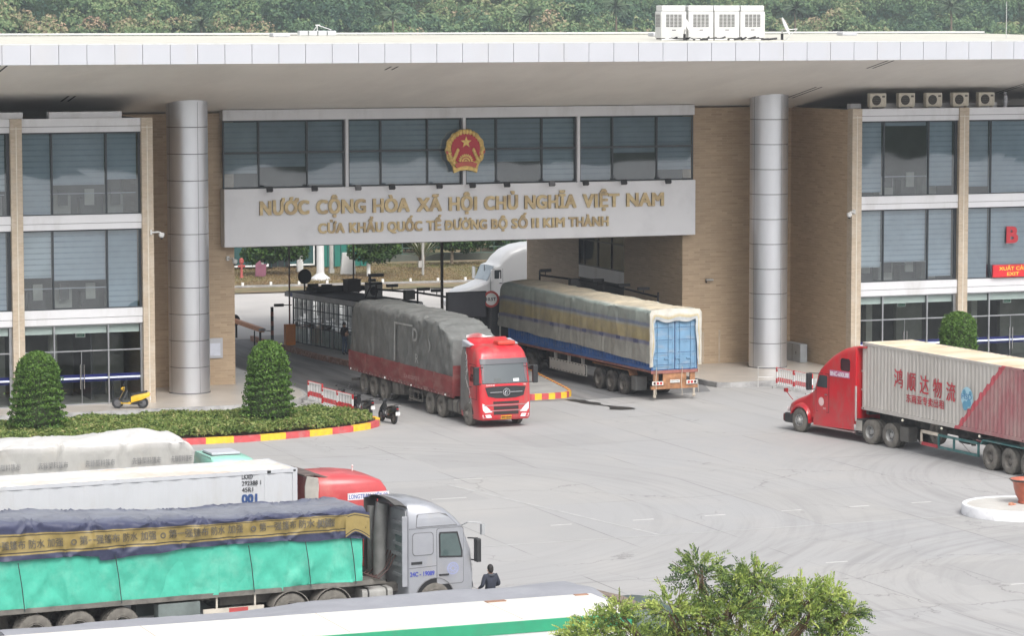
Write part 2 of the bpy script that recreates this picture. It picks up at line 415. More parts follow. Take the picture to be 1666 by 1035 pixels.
mb = MB(); mb.loft(ribbon([(-36, -8.47), (-13.8, -8.47), (-12.6, -8.12), (-11.48, -7.12), (-10.68, -5.62), (-10.28, -3.6), (-10.26, 24)], .16, .004, .254))
mb.loft(ribbon([(9.40, 24), (9.40, -5.2), (9.42, -7.2), (9.58, -8.22), (10.2, -8.52), (36, -8.52)], .16, .004, .254)); struct('pavement_kerb', mb, kerbstone)

# ---- traffic island with the booth
isl = [(-.9, -9.75), (.2, -9.72), (1.0, -9.5), (1.5, -8.9), (1.8, -7.6), (3.1, 0), (3.4, 8), (3.6, 23), (-4.9, 23), (-4.6, 12), (-3.5, 3), (-1.6, -6.6), (-1.2, -9.4)]
islm = M('island_concrete', (.34, .335, .325), .85, var=.12, scale=1, dirt=((.22, .215, .21), .4, .6))
mb = MB(); mb.prism(isl, 'z', .006, .26); struct('traffic_island', mb, islm)
YEL = M('kerb_yellow_paint', (.80, .50, .035), .6, var=.1, scale=4, dirt=((.35, .28, .2), .25, 3))
RED = M('kerb_red_paint', (.55, .085, .09), .6, var=.12, scale=4, dirt=((.35, .25, .24), .3, 3))
def resample(path, step):
    pts = [Vector((p[0], p[1], 0)) for p in path]; out = [pts[0]]; acc = 0
    for a, b_ in zip(pts, pts[1:]):
        L = (b_ - a).length; t = step - acc
        while t <= L:
            out.append(a.lerp(b_, t / L)); t += step
        acc = (acc + L) % step
    return out
def striped_kerb(path, seg, width, z1, first=0):
    pts = resample(path, seg / 4); mb = MB()
    for k in range(0, len(pts) - 4, 4):
        sub = pts[k:k + 5]
        r = ribbon([(p.x, p.y) for p in sub], width, .004, z1)
        mb.loft(r, mi=(k // 4 + first) % 2)
    return mb
mb = striped_kerb([(-2.6, -2), (-1.7, -6.6), (-1.25, -9.45), (-.9, -9.8), (.2, -9.77), (1.05, -9.54), (1.56, -8.92), (1.86, -7.6), (3.16, 0), (3.46, 8)], .36, .14, .29)
struct('island_kerb', mb, [RED, YEL])
brickkerb = M('red_brick_kerb', (.36, .20, .15), .85, var=.3, scale=6, dirt=((.45, .38, .33), .4, 3))
mb = MB(); mb.loft(ribbon([(-4.93, 23), (-4.63, 12), (-3.53, 3), (-2.62, -1.8)], .2, .004, .28)); struct('brick_kerb', mb, brickkerb)

# ---- planting bed kerb (yellow and red)
bedk = [(-37, -18.4), (-30, -18.9), (-24, -19.3), (-19.9, -19.5), (-17.9, -19.5), (-16.4, -19.25), (-14.3, -18.65), (-12.7, -18.0), (-11.6, -17.35), (-10.85, -16.55), (-10.5, -15.7), (-10.5, -14.9), (-10.8, -14.0), (-11.3, -13.2), (-12.1, -12.5), (-13.2, -12.2), (-20, -12.1), (-37, -12.0)]
mb = striped_kerb(bedk, 1.24, .2, .27, 1); struct('planter_kerb', mb, [RED, YEL])
soil = M('bed_soil', (.09, .065, .045), .95, var=.3, scale=3)
mb = MB(); mb.prism([(p[0] - .1, p[1] + .15) for p in bedk[:11]] + [(-10.75, -15.0), (-11.1, -14.1), (-11.6, -13.4), (-12.3, -12.75), (-37, -12.3)], 'z', .006, .2); struct('planting_bed_soil', mb, soil)

# ---- road marks
wpaint = M('worn_road_paint', (.56, .56, .54), .7, var=.12, scale=2)
mb = MB()
for x in (-14.4, -11.2, -8.34, -5.25, -2.45, .15, 3.0):
    mb.box(x, x + .82, -45.71, -45.59, .0042, .0055)
for x, y, L in ((-5.3, -62.4, .5), (-8.9, -56.5, .8), (-16.2, -38.2, 1.4), (-13.6, -33.6, 1.2), (-17.5, -29.5, 1.0)):
    mb.box(x, x + L, y, y + .11, .0042, .0055)
struct('road_marking', mb, wpaint)
faint = M('old_line_paint', (.40, .398, .392), .75, var=.14, scale=1.5)
mb = MB(); mb.box(-24, 2.5, -49.16, -49.06, .0042, .0055)
mb.prism([(-14.35, -34.8), (-14.22, -34.8), (-11.6, -48.9), (-11.73, -48.9)], 'z', .0042, .0055); struct('old_lane_line', mb, faint)
# oil trail by the island tip
oil = M('spilled_oil', (.035, .033, .03), .45, var=.4, scale=4)
mb = MB()
trail = [(.9, -10.15, .25), (1.1, -10.7, .42), (1.15, -11.3, .34), (1.3, -11.9, .45), (1.35, -12.5, .22), (1.5, -13.0, .16), (1.75, -13.5, .22), (1.95, -14.0, .5), (1.8, -14.6, .65), (1.9, -15.0, .3)]
vs = []; fs = []
for i, (x, y, wd) in enumerate(trail):
    for k in range(7): vs.append((x + (k / 6 - .5) * wd * 2 * (1 + .35 * noise.noise((i * 2.1, k * 3.3, 0))), y + .18 * noise.noise((i, k * 1.7, 5)), .0055))
for i in range(len(trail) - 1):
    for k in range(6): fs.append((i * 7 + k, i * 7 + k + 1, (i + 1) * 7 + k + 1, (i + 1) * 7 + k))
mb.add(vs, fs); struct('oil_stain', mb, oil)

# ---- round planter island at the right
whitewash = M('whitewashed_kerb', (.74, .74, .76), .7, var=.05, scale=2, dirt=((.38, .38, .39), .36, 1.6))
mb = MB(); c0 = (2.43, -49.44, 0)
mb.lathe([(2.0, .004), (2.0, .34), (1.97, .38), (1.84, .38), (1.81, .35)], c0, 'z', 72); struct('roundabout_kerb', mb, whitewash, smooth=40)
mb = MB(); mb.lathe([(.01, .345), (1.82, .345)], c0, 'z', 72); struct('roundabout_island', mb, M('island_paving', (.50, .485, .455), .8, var=.06, scale=1.4, dirt=((.42, .39, .35), .4, .8)))

# ---- verge, far ground, hills
verge = M('dry_verge_grass', (.20, .145, .085), .95, var=.25, scale=.9, dirt=((.10, .13, .05), .55, .35))
mb = MB(); mb.grid(lambda a, b_: (-90 + 260 * a, 57 - 15 * a + 1.8 + 120 * b_, .08 + .02 * b_), 4, 6)
struct('grass_verge', mb, verge)
mb = MB(); mb.loft(ribbon([(-90, 66.2), (5.1, 57.55), (18.85, 56.4), (170, 43.5)], .3, .004, .2)); struct('far_kerb', mb, kerbstone)

def hillz(x, y):
    """green hillside behind the terminal"""
    t = max(0, y - 330)
    return -6 + t * .30 + 7 * noise.noise((x * .006, y * .006, 1)) + 3 * noise.noise((x * .02, y * .02, 4))
hm, hn, hl, hb = newmat('hillside_scrub')
hbp = hn.new('ShaderNodeBump'); hbp.inputs['Strength'].default_value = 1.0; hbp.inputs['Distance'].default_value = 3.0
hl.new(noisef(hn, hl, .22, 8, .7, lo=.2, hi=.8), hbp.inputs['Height']); hl.new(hbp.outputs[0], hb.inputs['Normal'])
f = noisef(hn, hl, .018, 8, .65, lo=.38, hi=.62); f2 = noisef(hn, hl, .35, 6, .7, lo=.35, hi=.65)
cc = mixc(hn, hl, f, (.035, .07, .035), (.09, .10, .05)); cc = mixc(hn, hl, f2, cc, (.05, .08, .04)); hl.new(cc, hb.inputs['Base Color']); hb.inputs['Roughness'].default_value = 1
hb.inputs['Specular IOR Level'].default_value = 0
mb = MB(); mb.grid(lambda a, b_: (-260 + 900 * a, 330 + 420 * b_ ** 1.3, hillz(-260 + 900 * a, 330 + 420 * b_ ** 1.3)), 60, 40)
struct('hillside', mb, hm, smooth=60)
# wooded rise behind the photographer (seen only as reflections in the glass)
mb = MB(); mb.grid(lambda a, b_: (-500 + 1000 * a, -230 - 260 * b_, -2 + 62 * b_ ** .7 + 9 * noise.noise((a * 22, b_ * 6, 2)) * b_), 70, 16)
struct('rear_hill', mb, hm, smooth=60)
# ================================================================== TERMINAL BUILDING
ALU = M('white_aluminium_panel', (.47, .48, .515), .38, var=.02, scale=.6, dirt=((.47, .46, .46), .25, .5, (1, 1, .25)))
ALU2 = M('grey_white_panel', (.66, .66, .68), .42, var=.03, scale=.7, dirt=((.48, .47, .46), .3, .8, (1, 1, .3)))
SOFF = M('soffit_board', (.76, .725, .67), .8, var=.03, scale=.25, dirt=((.62, .585, .54), .5, .25, (1, .35, 1)))
DARK = M('dark_gap', (.015, .015, .017), .9)
FRAME = M('dark_window_frame', (.030, .036, .042), .45)
SILV = M('silver_frame', (.42, .43, .45), .35, metal=.7)
CORE = M('dark_interior', (.055, .055, .055), .9, var=.3, scale=.8)
def brickmat():
    m, n, l, b = newmat('narrow_tile_brick')
    tc = n.new('ShaderNodeTexCoord'); sp = n.new('ShaderNodeSeparateXYZ'); l.new(tc.outputs['Object'], sp.inputs[0])
    cb = n.new('ShaderNodeCombineXYZ'); l.new(math_(n, l, 'ADD', sp.outputs[0], sp.outputs[1]), cb.inputs[0]); l.new(sp.outputs[2], cb.inputs[1])
    bt = n.new('ShaderNodeTexBrick'); l.new(cb.outputs[0], bt.inputs['Vector'])
    bt.inputs['Color1'].default_value = (.50, .375, .25, 1); bt.inputs['Color2'].default_value = (.33, .235, .15, 1); bt.inputs['Mortar'].default_value = (.50, .40, .28, 1)
    bt.inputs['Scale'].default_value = 1; bt.inputs['Mortar Size'].default_value = .012; bt.inputs['Brick Width'].default_value = .62; bt.inputs['Row Height'].default_value = .125; bt.inputs['Bias'].default_value = -.1
    c = mixc(n, l, noisef(n, l, 1.2, 6, .65, stretch=(1, 1, 3)), bt.outputs[0], (.42, .31, .205))
    l.new(c, b.inputs['Base Color']); b.inputs['Roughness'].default_value = .55
    return m
BRICK = brickmat()
def pilmat():
    return M('pilaster_tile', (.44, .36, .27), .55, var=.12, scale=3, stretch=(1, 1, 4), dirt=((.52, .47, .40), .4, 1.5))
PIL = pilmat()
def glassmat(name, tint, refl):
    m, n, l, b = newmat(name); n.remove(b)
    tr = n.new('ShaderNodeBsdfTransparent'); tr.inputs[0].default_value = rgba(tint)
    gl = n.new('ShaderNodeBsdfGlossy'); gl.inputs['Roughness'].default_value = .02; gl.inputs[0].default_value = (.9, .95, .97, 1)
    ge = n.new('ShaderNodeNewGeometry'); vd = n.new('ShaderNodeVectorMath'); vd.operation = 'DOT_PRODUCT'
    l.new(ge.outputs['Normal'], vd.inputs[0]); l.new(ge.outputs['Incoming'], vd.inputs[1])
    f = math_(n, l, 'ADD', math_(n, l, 'MULTIPLY', math_(n, l, 'POWER', math_(n, l, 'SUBTRACT', 1.0, math_(n, l, 'ABSOLUTE', vd.outputs['Value'])), 5), .9), refl)
    # panes are never quite flat
    bp = n.new('ShaderNodeBump'); bp.inputs['Strength'].default_value = .012; bp.inputs['Distance'].default_value = .3
    l.new(noisef(n, l, .25, 1), bp.inputs['Height']); l.new(bp.outputs[0], gl.inputs['Normal'])
    mx = n.new('ShaderNodeMixShader'); l.new(f, mx.inputs[0]); l.new(tr.outputs[0], mx.inputs[1]); l.new(gl.outputs[0], mx.inputs[2])
    l.new(mx.outputs[0], n['Material Output'].inputs[0]); return m
GLASS = glassmat('tinted_facade_glass', (.66, .71, .745), .18)
GLASSC = glassmat('clear_glass', (.70, .74, .73), .035)
BLIND = M('window_blind_slats', (.33, .365, .39), .8, var=.10, scale=.6)
BLINDD = M('window_blind_gap', (.26, .295, .325), .8)
ROLL = M('white_roller_blind', (.66, .72, .70), .7, var=.03)

bld = thing('border_gate_building', 'long border gate terminal with a white flat canopy, brown brick walls and glass wings', 'building')
# ---- canopy
mb = MB(); x = -34.38
mb.box(-34.4, 33.2, -13.44, -13.3, 16.14, 16.96, mi=1)
k = 0
while x < 33:
    mb.box(x + .012, x + 1.247 - .012, -13.5, -13.441, 16.12, 16.975, mi=0); x += 1.247
part('fascia', mb, [ALU, M('panel_joint', (.10, .10, .11), .8)], bld)
def sz(y): return 13.76 + .185 * (-.6 - y)
mb = MB(); mb.grid(lambda a, b_: (-34.4 + 67.6 * a, -13.45 + 15.6 * b_, sz(-13.45 + 15.6 * b_)), 24, 8)
so = part('soffit', mb, SOFF, bld, smooth=60)
mb = MB()
for x, ys in ((16.2, ((-5.6, -2.2), (-13.2, -11.0))), (27.9, ((-6.5, -3),)), (-27.0, ((-13.3, -10.2),)), (-8.8, ((-12.4, -11.5),)), (-22, ((-5, -3.5),))):
    for y0, y1 in ys:
        for dx in (0, .32):
            mb.add([(x + dx, y0, sz(y0) - .006), (x + dx + .1, y0, sz(y0) - .006), (x + dx + .1, y1, sz(y1) - .006), (x + dx, y1, sz(y1) - .006)], [(0, 1, 2, 3)])
part('soffit_slot', mb, DARK, so)
CREAM = M('cream_roof_sheet', (.58, .565, .49), .5, var=.04, scale=.4, dirt=((.48, .44, .35), .3, .6, (2, .3, 1)))
mb = MB(); nx = int(67.6 / .12)
def roofz(y): return 16.99 + .013 * (y + 13.5) if y < 8 else 17.27 - .02 * (y - 8)
vs = []; fs = []; ysr = (-13.42, -6, 2, 8, 16, 24)
for i in range(nx + 1):
    for y in ysr: vs.append((-34.4 + .12 * i, y, roofz(y) + (.035 if i % 2 else 0)))
for i in range(nx):
    for j in range(5): fs.append((i * 6 + j, (i + 1) * 6 + j, (i + 1) * 6 + j + 1, i * 6 + j + 1))
mb.add(vs, fs); rf = part('roof', mb, CREAM, bld)
mb = MB(); mb.box(-34.4, 33.2, 7.3, 8.7, 17.33, 17.42)
mb.box(-34.4, 33.2, -13.5, -13.2, 16.98, 17.03); part('ridge_cap', mb, M('ridge_flashing', (.60, .60, .59), .5), rf)
mb = MB()
for x, y in ((-9.6, 3), (10.2, 1), (21.6, 2)):
    mb.box(x, x + .9, y, y + .7, roofz(y) + .03, roofz(y) + .22)
    part('roof_vent', mb, ALU, rf, bevel=.04); mb = MB()
# ---- building core behind the glass and over the passage
mb = MB()
mb.box(-34, -12.7, 1.7, 22, .1, 16.7); mb.box(11.53, 33, 1.7, 22, .1, 16.7); mb.box(-12.7, 11.53, .1, 22, 9.2, 16.7)
part('inner_core', mb, CORE, bld)
# ---- brick walls
mb = MB(); mb.box(-18.3, -12.6, 0, 1.69, .25, 13.55); mb.box(-12.695, -12.6, 1.69, 21.8, .25, 7.0)
part('brick_wall', mb, BRICK, bld, label='brown brick gate pier left of the passage')
mb = MB(); mb.box(11.43, 15.5, 0, 1.2, .25, 13.55); mb.box(15.5, 18.15, 1.05, 1.69, .25, 13.55)
mb.box(11.43, 11.53, 1.2, 7.6, .25, 7.0); mb.box(11.43, 11.53, 14.0, 21.8, .25, 7.0); mb.box(11.43, 11.53, 7.6, 14.0, .25, 2.0)
part('brick_wall', mb, BRICK, bld, label='brown brick gate pier and passage wall right of the gate')
mb = MB(); mb.box(18.15, 18.35, -5.62, 1.05, .25, 13.5); part('brick_wall', mb, BRICK, bld, label='brown brick flank of the right wing')
mb = MB(); mb.box(-18.45, -18.25, -5.62, 0, .25, 13.5); part('brick_wall', mb, BRICK, bld, label='brown brick flank of the left wing')
mb = MB()
for (p, q, r) in (((12.42, .6), (12.85, -.05), .05), ((12.95, .0), (12.95, 1.75), .05), ((13.75, .0), (13.75, 1.75), .05)): pass
wm = M('chalky_wall_mark', (.46, .38, .29), .8, var=.1)
def stroke(mb, x0, z0, x1, z1, wd, y):
    mb.add([(x0 - wd, y, z0), (x0 + wd, y, z0), (x1 + wd, y, z1), (x1 - wd, y, z1)], [(0, 1, 2, 3)])
stroke(mb, 11.85, 2.4, 12.55, .35, .05, -.006); stroke(mb, 12.62, 1.9, 12.62, .3, .05, -.006); stroke(mb, 13.55, 2.0, 13.55, .3, .05, -.006); part('wall_mark', mb, wm, bld)
# passage ceiling, passage window
mb = MB(); mb.box(-12.6, 11.43, -.55, 21.8, 7.0, 7.12); part('passage_ceiling', mb, M('passage_soffit', (.20, .20, .20), .8), bld)
mb = MB(); mb.box(11.44, 11.52, 7.6, 14.0, 3.82, 4.5); part('sill_band', mb, ALU2, bld)
mb = MB(); mb.box(11.54, 12.0, 7.6, 14.0, 2, 7); part('passage_room', mb, DARK, bld)
mb = MB(); mb.grid(lambda a, b_: (11.5, 7.6 + 6.4 * a, 4.5 + 2.5 * b_), 1, 1); wv = part('window', mb, glassmat('shaded_glass', (.5, .55, .55), .03), bld)
mb = MB()
for y in (7.6, 9.4, 11.3, 13.2, 13.94): mb.box(11.44, 11.5, y, y + .07, 4.5, 7)
mb.box(11.44, 11.49, 7.6, 14, 5.9, 5.97); mb.box(11.44, 11.5, 7.6, 14, 4.5, 4.56); part('frame', mb, FRAME, wv)

# ---- columns
COL = M('brushed_aluminium_column', (.72, .73, .76), .42, metal=.9, var=.04, scale=1.2, stretch=(1, 1, .3))
for cx_ in (-15.62, 15.13):
    mb = MB(); prof = [(.98, .25)]; z = 1.52
    while z < 14.2:
        prof += [(.98, z - .02), (.955, z - .018), (.955, z + .018), (.98, z + .02)]; mb.lathe([(.9555, z - .018), (.9565, z), (.9555, z + .018)], (cx_, -2.5, 0), 'z', 48, mi=1); z += 1.275
    prof.append((.98, 14.35)); mb.lathe(prof, (cx_, -2.5, 0), 'z', 48, mi=0)
    for a in (-75, 15, 105, 195):
        xx, yy = cx_ + .9815 * math.cos(R(a)), -2.5 + .9815 * math.sin(R(a))
        mb.at(xx, yy, 0, R(a)); mb.box(-.005, .002, -.009, .009, .26, 14.2, mi=1); mb.at()
    mb.lathe([(1.0, .25), (1.0, .30)], (cx_, -2.5, 0), 'z', 48, mi=1)
    part('column', mb, [COL, M('column_seam', (.16, .16, .17), .6)], bld, smooth=30)

# ---- bridge over the passage: window band and white head band
mb = MB(); mb.box(-13.3, 11.81, -.62, -.02, 13.2, 13.72); part('head_band', mb, ALU2, bld, bevel=.01)
mb = MB(); mb.box(-13.28, 11.79, .05, .10, 9.87, 13.2); part('bridge_backing', mb, CORE, bld)
bays = [(-13.28, -7.08, (-11.46, -8.99)), (-6.88, -.92, (-5.17, -2.71)), (-.72, 5.26, (.96, 3.42)), (5.46, 11.79, (7.29, 9.75))]
slat_r = random.Random(3)
def blinds(parent, x0, x1, z0, z1, y, name='blind'):
    mb = MB(); z = z1; k = 0
    while z > z0 + .02:
        h = min(.26, z - z0); mb.box(x0, x1, y, y + .02, z - h * .72, z, mi=0); mb.box(x0, x1, y + .004, y + .02, z - h, z - h * .72, mi=1); z -= h
    v_ = int((math.sin(x0 * 12.9 + z0 * 7.7 + z1) * .5 + .5) * 3.99)      # panes differ: four cloth tones
    q_ = (1.0, .78, 1.16, .90)[v_]; t_ = ((1, 1, 1), (.98, 1, 1.04), (1.05, 1.02, .97), (.95, 1.0, 1.02))[v_]
    a_ = tuple(c * q_ * k for c, k in zip((.42, .48, .53), t_)); b_ = tuple(c * q_ * k for c, k in zip((.34, .395, .445), t_))
    part(name, mb, [M('window_blind_slats_%d' % v_, a_, .8, var=.12, scale=.5), M('window_blind_gap_%d' % v_, b_, .8)], parent)
for i, (x0, x1, ms) in enumerate(bays):
    mb = MB(); mb.grid(lambda a, b_: (x0 + (x1 - x0) * a, -.45, 9.87 + 3.33 * b_), 1, 1)
    wd = part('window', mb, GLASS, bld)
    mb = MB()
    for xm in (x0 + .035,) + ms + (x1 - .035,): mb.box(xm - .035, xm + .035, -.5, -.40, 9.87, 13.2)
    mb.box(x0, x1, -.49, -.41, 11.56, 11.66); mb.box(x0, x1, -.49, -.41, 9.87, 9.95); mb.box(x0, x1, -.49, -.41, 13.14, 13.2)
    part('frame', mb, FRAME, wd)
    ed = [x0] + list(ms) + [x1]
    for j in range(3):
        low = ((10.6, 10.9, 10.0), (9.95, 9.95, 9.95), (9.95, 10.95, 9.95), (9.95, 11.3, 10.4))[i][j]
        blinds(wd, ed[j] + .04, ed[j + 1] - .04, low, 13.1, -.30)
mb = MB()
for x in (-6.98, -.82, 5.36): mb.box(x - .075, x + .075, -.66, -.36, 9.87, 13.2)
part('white_mullion', mb, ALU2, bld)

# ---- wings: pilasters, bands, windows per floor
def wing(bays, pils, xa, xb):
    mb = MB(); mb.box(xa, xb, -5.7, -1.0, 13.4, 13.5); part('wing_roof', mb, M('wing_roof_felt', (.16, .16, .16), .9), bld)
    mb = MB(); mb.box(xa, xb, -.95, -.9, .25, 13.4, mi=0)
    for z in (.20, 4.1, 8.5): mb.box(xa, xb, -5.55, -.95, z + .05, z + .15, mi=1)
    part('room_walls', mb, [M('room_back_wall', (.11, .11, .10), .9, var=.25, scale=.5), M('room_floor', (.16, .155, .145), .4)], bld)
    mb = MB()
    for p in pils:
        mb.box(p - .27, p + .27, -5.95, -5.4, .25, 13.56, mi=0)
        mb.box(p - .02, p + .02, -5.965, -5.94, .25, 13.2, mi=1); mb.box(p - .27, p + .27, -5.962, -5.94, 13.1, 13.14, mi=1)
    part('pilaster', mb, [PIL, M('pilaster_joint', (.62, .58, .50), .6)], bld)
    for (x0, x1) in bays:
        for za, zb in ((12.92, 13.55), (8.42, 9.1), (4.02, 4.72)):
            mb = MB()
            zm = (za + zb) / 2 - .05
            mb.box(x0, x1, -5.82, -5.5, za, zm - .012, mi=0); mb.box(x0, x1, -5.80, -5.5, zm - .012, zm + .012, mi=1); mb.box(x0, x1, -5.84, -5.5, zm + .012, zb, mi=0)
            part('spandrel_band', mb, [ALU2, M('panel_joint', (.10, .10, .11), .8)], bld); mb = MB()
        m1, m2 = x0 + 1.43, x0 + 3.99
        for fl, (za, zb) in enumerate(((9.1, 12.92), (4.72, 8.42))):
            mb = MB(); mb.grid(lambda a, b_: (x0 + (x1 - x0) * a, -5.66, za + (zb - za) * b_), 1, 1)
            wd = part('window', mb, GLASS, bld)
            mb = MB()
            for xm, h in ((x0 + .03, .03), (m1, .035), (m2, .035), (x1 - .07, .07)): mb.box(xm - h, xm + h, -5.71, -5.60, za, zb)
            mb.box(x0, x1, -5.70, -5.61, za, za + .05); mb.box(x0, x1, -5.70, -5.61, zb - .07, zb)
            part('frame', mb, FRAME, wd)
            lows = [slat_r.choice((0, 0, .35)), slat_r.choice((.25, .35, .95)), slat_r.choice((0, 0, .3))]
            if (x0 < -20 and x0 > -25): lows = [[0, .36, .42], [.40, .36, 0]][fl]
            if (x0 > 18 and x0 < 20): lows = [[.05, .93, .12], [.2, .27, .05]][fl]
            if x0 > 24: lows = [[.1, .0, 0], [0, 0, 0]][fl]
            ed = (x0 + .06, m1, m2, x1 - .14)
            for j in range(3):
                blinds(wd, ed[j] + .04, ed[j + 1] - .04, za + (zb - za) * lows[j], zb - .08, -5.45)
            if max(lows) > .2:
                mb = MB(); mb.box(x0 + .1, x1 - .2, -5.40, -5.36, za + .95, za + .99); part('guard_rail', mb, ALU, wd)
                mb = MB()          # desks and chairs behind the panes
                for q in range(4):
                    dx = x0 + .5 + q * 1.25; mb.box(dx, dx + .8, -4.6, -4.0, za, za + .75 + .1 * (q % 2), mi=q % 2); mb.box(dx + .15, dx + .6, -4.9, -4.82, za + .4, za + 1.15, mi=1 - q % 2)
                part('office_furniture', mb, [M('dark_desk', (.06, .055, .05), .5), M('pale_chair', (.40, .39, .33), .6)], wd)
        # ground floor shop front
        mb = MB(); mb.grid(lambda a, b_: (x0 + (x1 - x0) * a, -5.66, .26 + 3.74 * b_), 1, 1)
        en = part('entrance_glazing', mb, GLASSC, bld)
        mb = MB()
        for xm, h in ((x0 + .03, .03), (m1, .035), (m2, .035), (x1 - .07, .07)): mb.box(xm - h, xm + h, -5.72, -5.60, .26, 4.0)
        mb.box(x0, x1, -5.71, -5.61, 2.74, 2.80); mb.box(x0, x1, -5.70, -5.61, 3.95, 4.02); mb.box(x0, x1, -5.70, -5.61, .255, .31); mb.box(x0 + 2.7, x0 + 2.72, -5.69, -5.63, .3, 2.74)
        part('frame', mb, [SILV], en)
        mb = MB(); mb.box(x0 + .07, x1 - .15, -5.60, -5.58, 1.32, 1.66, mi=0); mb.box(x0 + .07, x1 - .15, -5.695, -5.665, 1.45, 1.53, mi=1)
        part('safety_stripe', mb, [M('blue_film', (.02, .025, .20), .5), M('white_blue_film', (.70, .76, .95), .5)], en)
        mb = MB()
        for dx in (2.62, 2.80): mb.tube([(x0 + dx, -5.78, 1.0), (x0 + dx, -5.78, 2.15)], .022, 6); mb.box(x0 + dx - .015, x0 + dx + .015, -5.78, -5.68, 1.15, 1.18); mb.box(x0 + dx - .015, x0 + dx + .015, -5.78, -5.68, 1.97, 2.0)
        part('handle', mb, M('steel_bar', (.7, .7, .7), .25, metal=1), en)
        mb = MB()
        for a_, b_ in ((x0 + .08, m1 - .05), (m1 + .05, m2 - .05), (m2 + .05, x1 - .16)): mb.box(a_, b_, -5.56, -5.54, 3.58, 3.96)
        part('roller_blind', mb, ROLL, en)
        mb = MB(); mb.box(x0 + 2.55, x0 + 3.02, -5.2, -5.15, 3.36, 3.56, mi=0)
        mb.box(x0 + 2.60, x0 + 2.97, -5.206, -5.2, 3.395, 3.525, mi=1)
        letter(mb, 'EXIT', (x0 + 2.63, -5.21, 3.425), (1, 0, 0), (0, 0, 1), .07, .3, mi=0)
        part('exit_sign', mb, [M('exit_white', (.75, .8, .77), .5), M('exit_green', (.02, .22, .12), .5)], en)
        mb = MB()
        mb.box(x0 + 1.8, x0 + 2.15, -3.2, -2.8, .3, 3.9, mi=0); mb.box(x0 + 4.1, x0 + 5.6, -2.2, -1.9, .3, 3.2, mi=2)
        for q in range(3): mb.box(x0 + .5 + q * 1.6, x0 + 1.4 + q * 1.6, -2.6, -2.0, .3, 1.1, mi=1)
        if -25 < x0 < -24:
            mb.box(x0 + 4.3, x0 + 4.4, -5.0, -4.2, .3, 1.25, mi=1); mb.box(x0 + 4.95, x0 + 5.05, -5.0, -4.2, .3, 1.25, mi=1); mb.box(x0 + 3.4, x0 + 3.5, -4.6, -1.2, .3, 3.9, mi=1)
        part('hall_fittings', mb, [M('hall_pillar', (.42, .42, .38), .6), M('hall_counter', (.05, .05, .055), .5), M('hall_wall', (.30, .30, .27), .8)], en)
wing([(-36.0, -30.38), (-30.1, -24.92), (-24.38, -18.73)], [-30.24, -24.65, -18.5], -36, -18.45)
wing([(18.63, 24.28), (24.82, 30.47), (31.0, 36.6)], [18.40, 24.55, 30.73], 18.35, 36.6)

# ================================================================== THINGS ON THE BUILDING
WHITE = M('sign_white_sheet', (.70, .70, .72), .45, var=.02, scale=.5, dirt=((.58, .58, .60), .3, .4))
GOLD = M('brass_letter', (.54, .42, .23), .42, metal=.45, var=.16, scale=4, dirt=((.24, .16, .10), .5, 1.1))
gs = thing('gate_sign', 'long white sign board over the passage with two lines of gold raised lettering', 'sign', (0, -.62, 0))
mb = MB(); mb.box(-13.3, 11.82, -.12, .55, 7.04, 9.87); part('board', mb, WHITE, gs, bevel=.02)
def goldline(words, z, h, ex):
    for w_, x0, x1 in words:
        mb = MB(); letter(mb, w_, (x0, -.13, z), (1, 0, 0), (0, 0, 1), h, x1 - x0, bold=.045, extrude=ex, space=1.06); part('gold_word', mb, GOLD, gs)
G1 = [('NƯỚC', -11.49, -9.04), ('CỘNG', -8.60, -6.11), ('HÒA', -5.67, -3.82), ('XÃ', -3.36, -2.12), ('HỘI', -1.67, -0.25), ('CHỦ', 0.21, 1.95), ('NGHĨA', 2.39, 5.13), ('VIỆT', 5.56, 7.50), ('NAM', 7.97, 9.97)]
G2 = [('CỬA', -8.52, -7.19), ('KHẨU', -6.91, -5.18), ('QUỐC', -4.92, -3.14), ('TẾ', -2.87, -2.13), ('ĐƯỜNG', -1.90, 0.31), ('BỘ', 0.59, 1.41), ('SỐ', 1.68, 2.50), ('II', 2.76, 3.10), ('KIM', 3.39, 4.51), ('THÀNH', 4.78, 6.92)]
goldline(G1, 8.60, .68, .09); goldline(G2, 7.63, .49, .07)

em = thing('national_emblem', 'round red and gold emblem with a star, hung above the white gate sign', 'emblem', (-.86, -.92, 11.57))
GOLDP = M('emblem_gold', (.66, .46, .15), .4, metal=.4, var=.18, scale=6)
REDP = M('emblem_red', (.42, .02, .035), .45, var=.06)
mb = MB()
out = []
for k in range(60):
    a = -math.pi / 2 + 2 * math.pi * k / 60; rx_, rz_ = 1.04, 1.03
    b2 = 1 + .025 * math.cos(a * 14)
    out.append((rx_ * math.cos(a) * b2, .03 + rz_ * math.sin(a) * b2))
mb.prism(out, 'y', 0, .16)
mb.prism([(-.62, -1.12), (-.28, -1.0), (0, -.97), (.28, -1.0), (.62, -1.12), (.72, -.6), (-.72, -.6)], 'y', -.02, .14); part('backing', mb, GOLDP, em, bevel=.03)
mb = MB(); mb.prism([(.76 * math.cos(2 * math.pi * k / 40), .1 + .82 * math.sin(2 * math.pi * k / 40)) for k in range(40)], 'y', -.03, -.001); part('red_field', mb, REDP, em)
mb = MB(); st = []
for k in range(10):
    a = math.pi / 2 + math.pi * k / 5; r_ = .30 if k % 2 == 0 else .118; st.append((.02 + r_ * math.cos(a), .42 + r_ * math.sin(a)))
mb.prism(st, 'y', -.07, -.03); part('star', mb, GOLDP, em)
mb = MB()
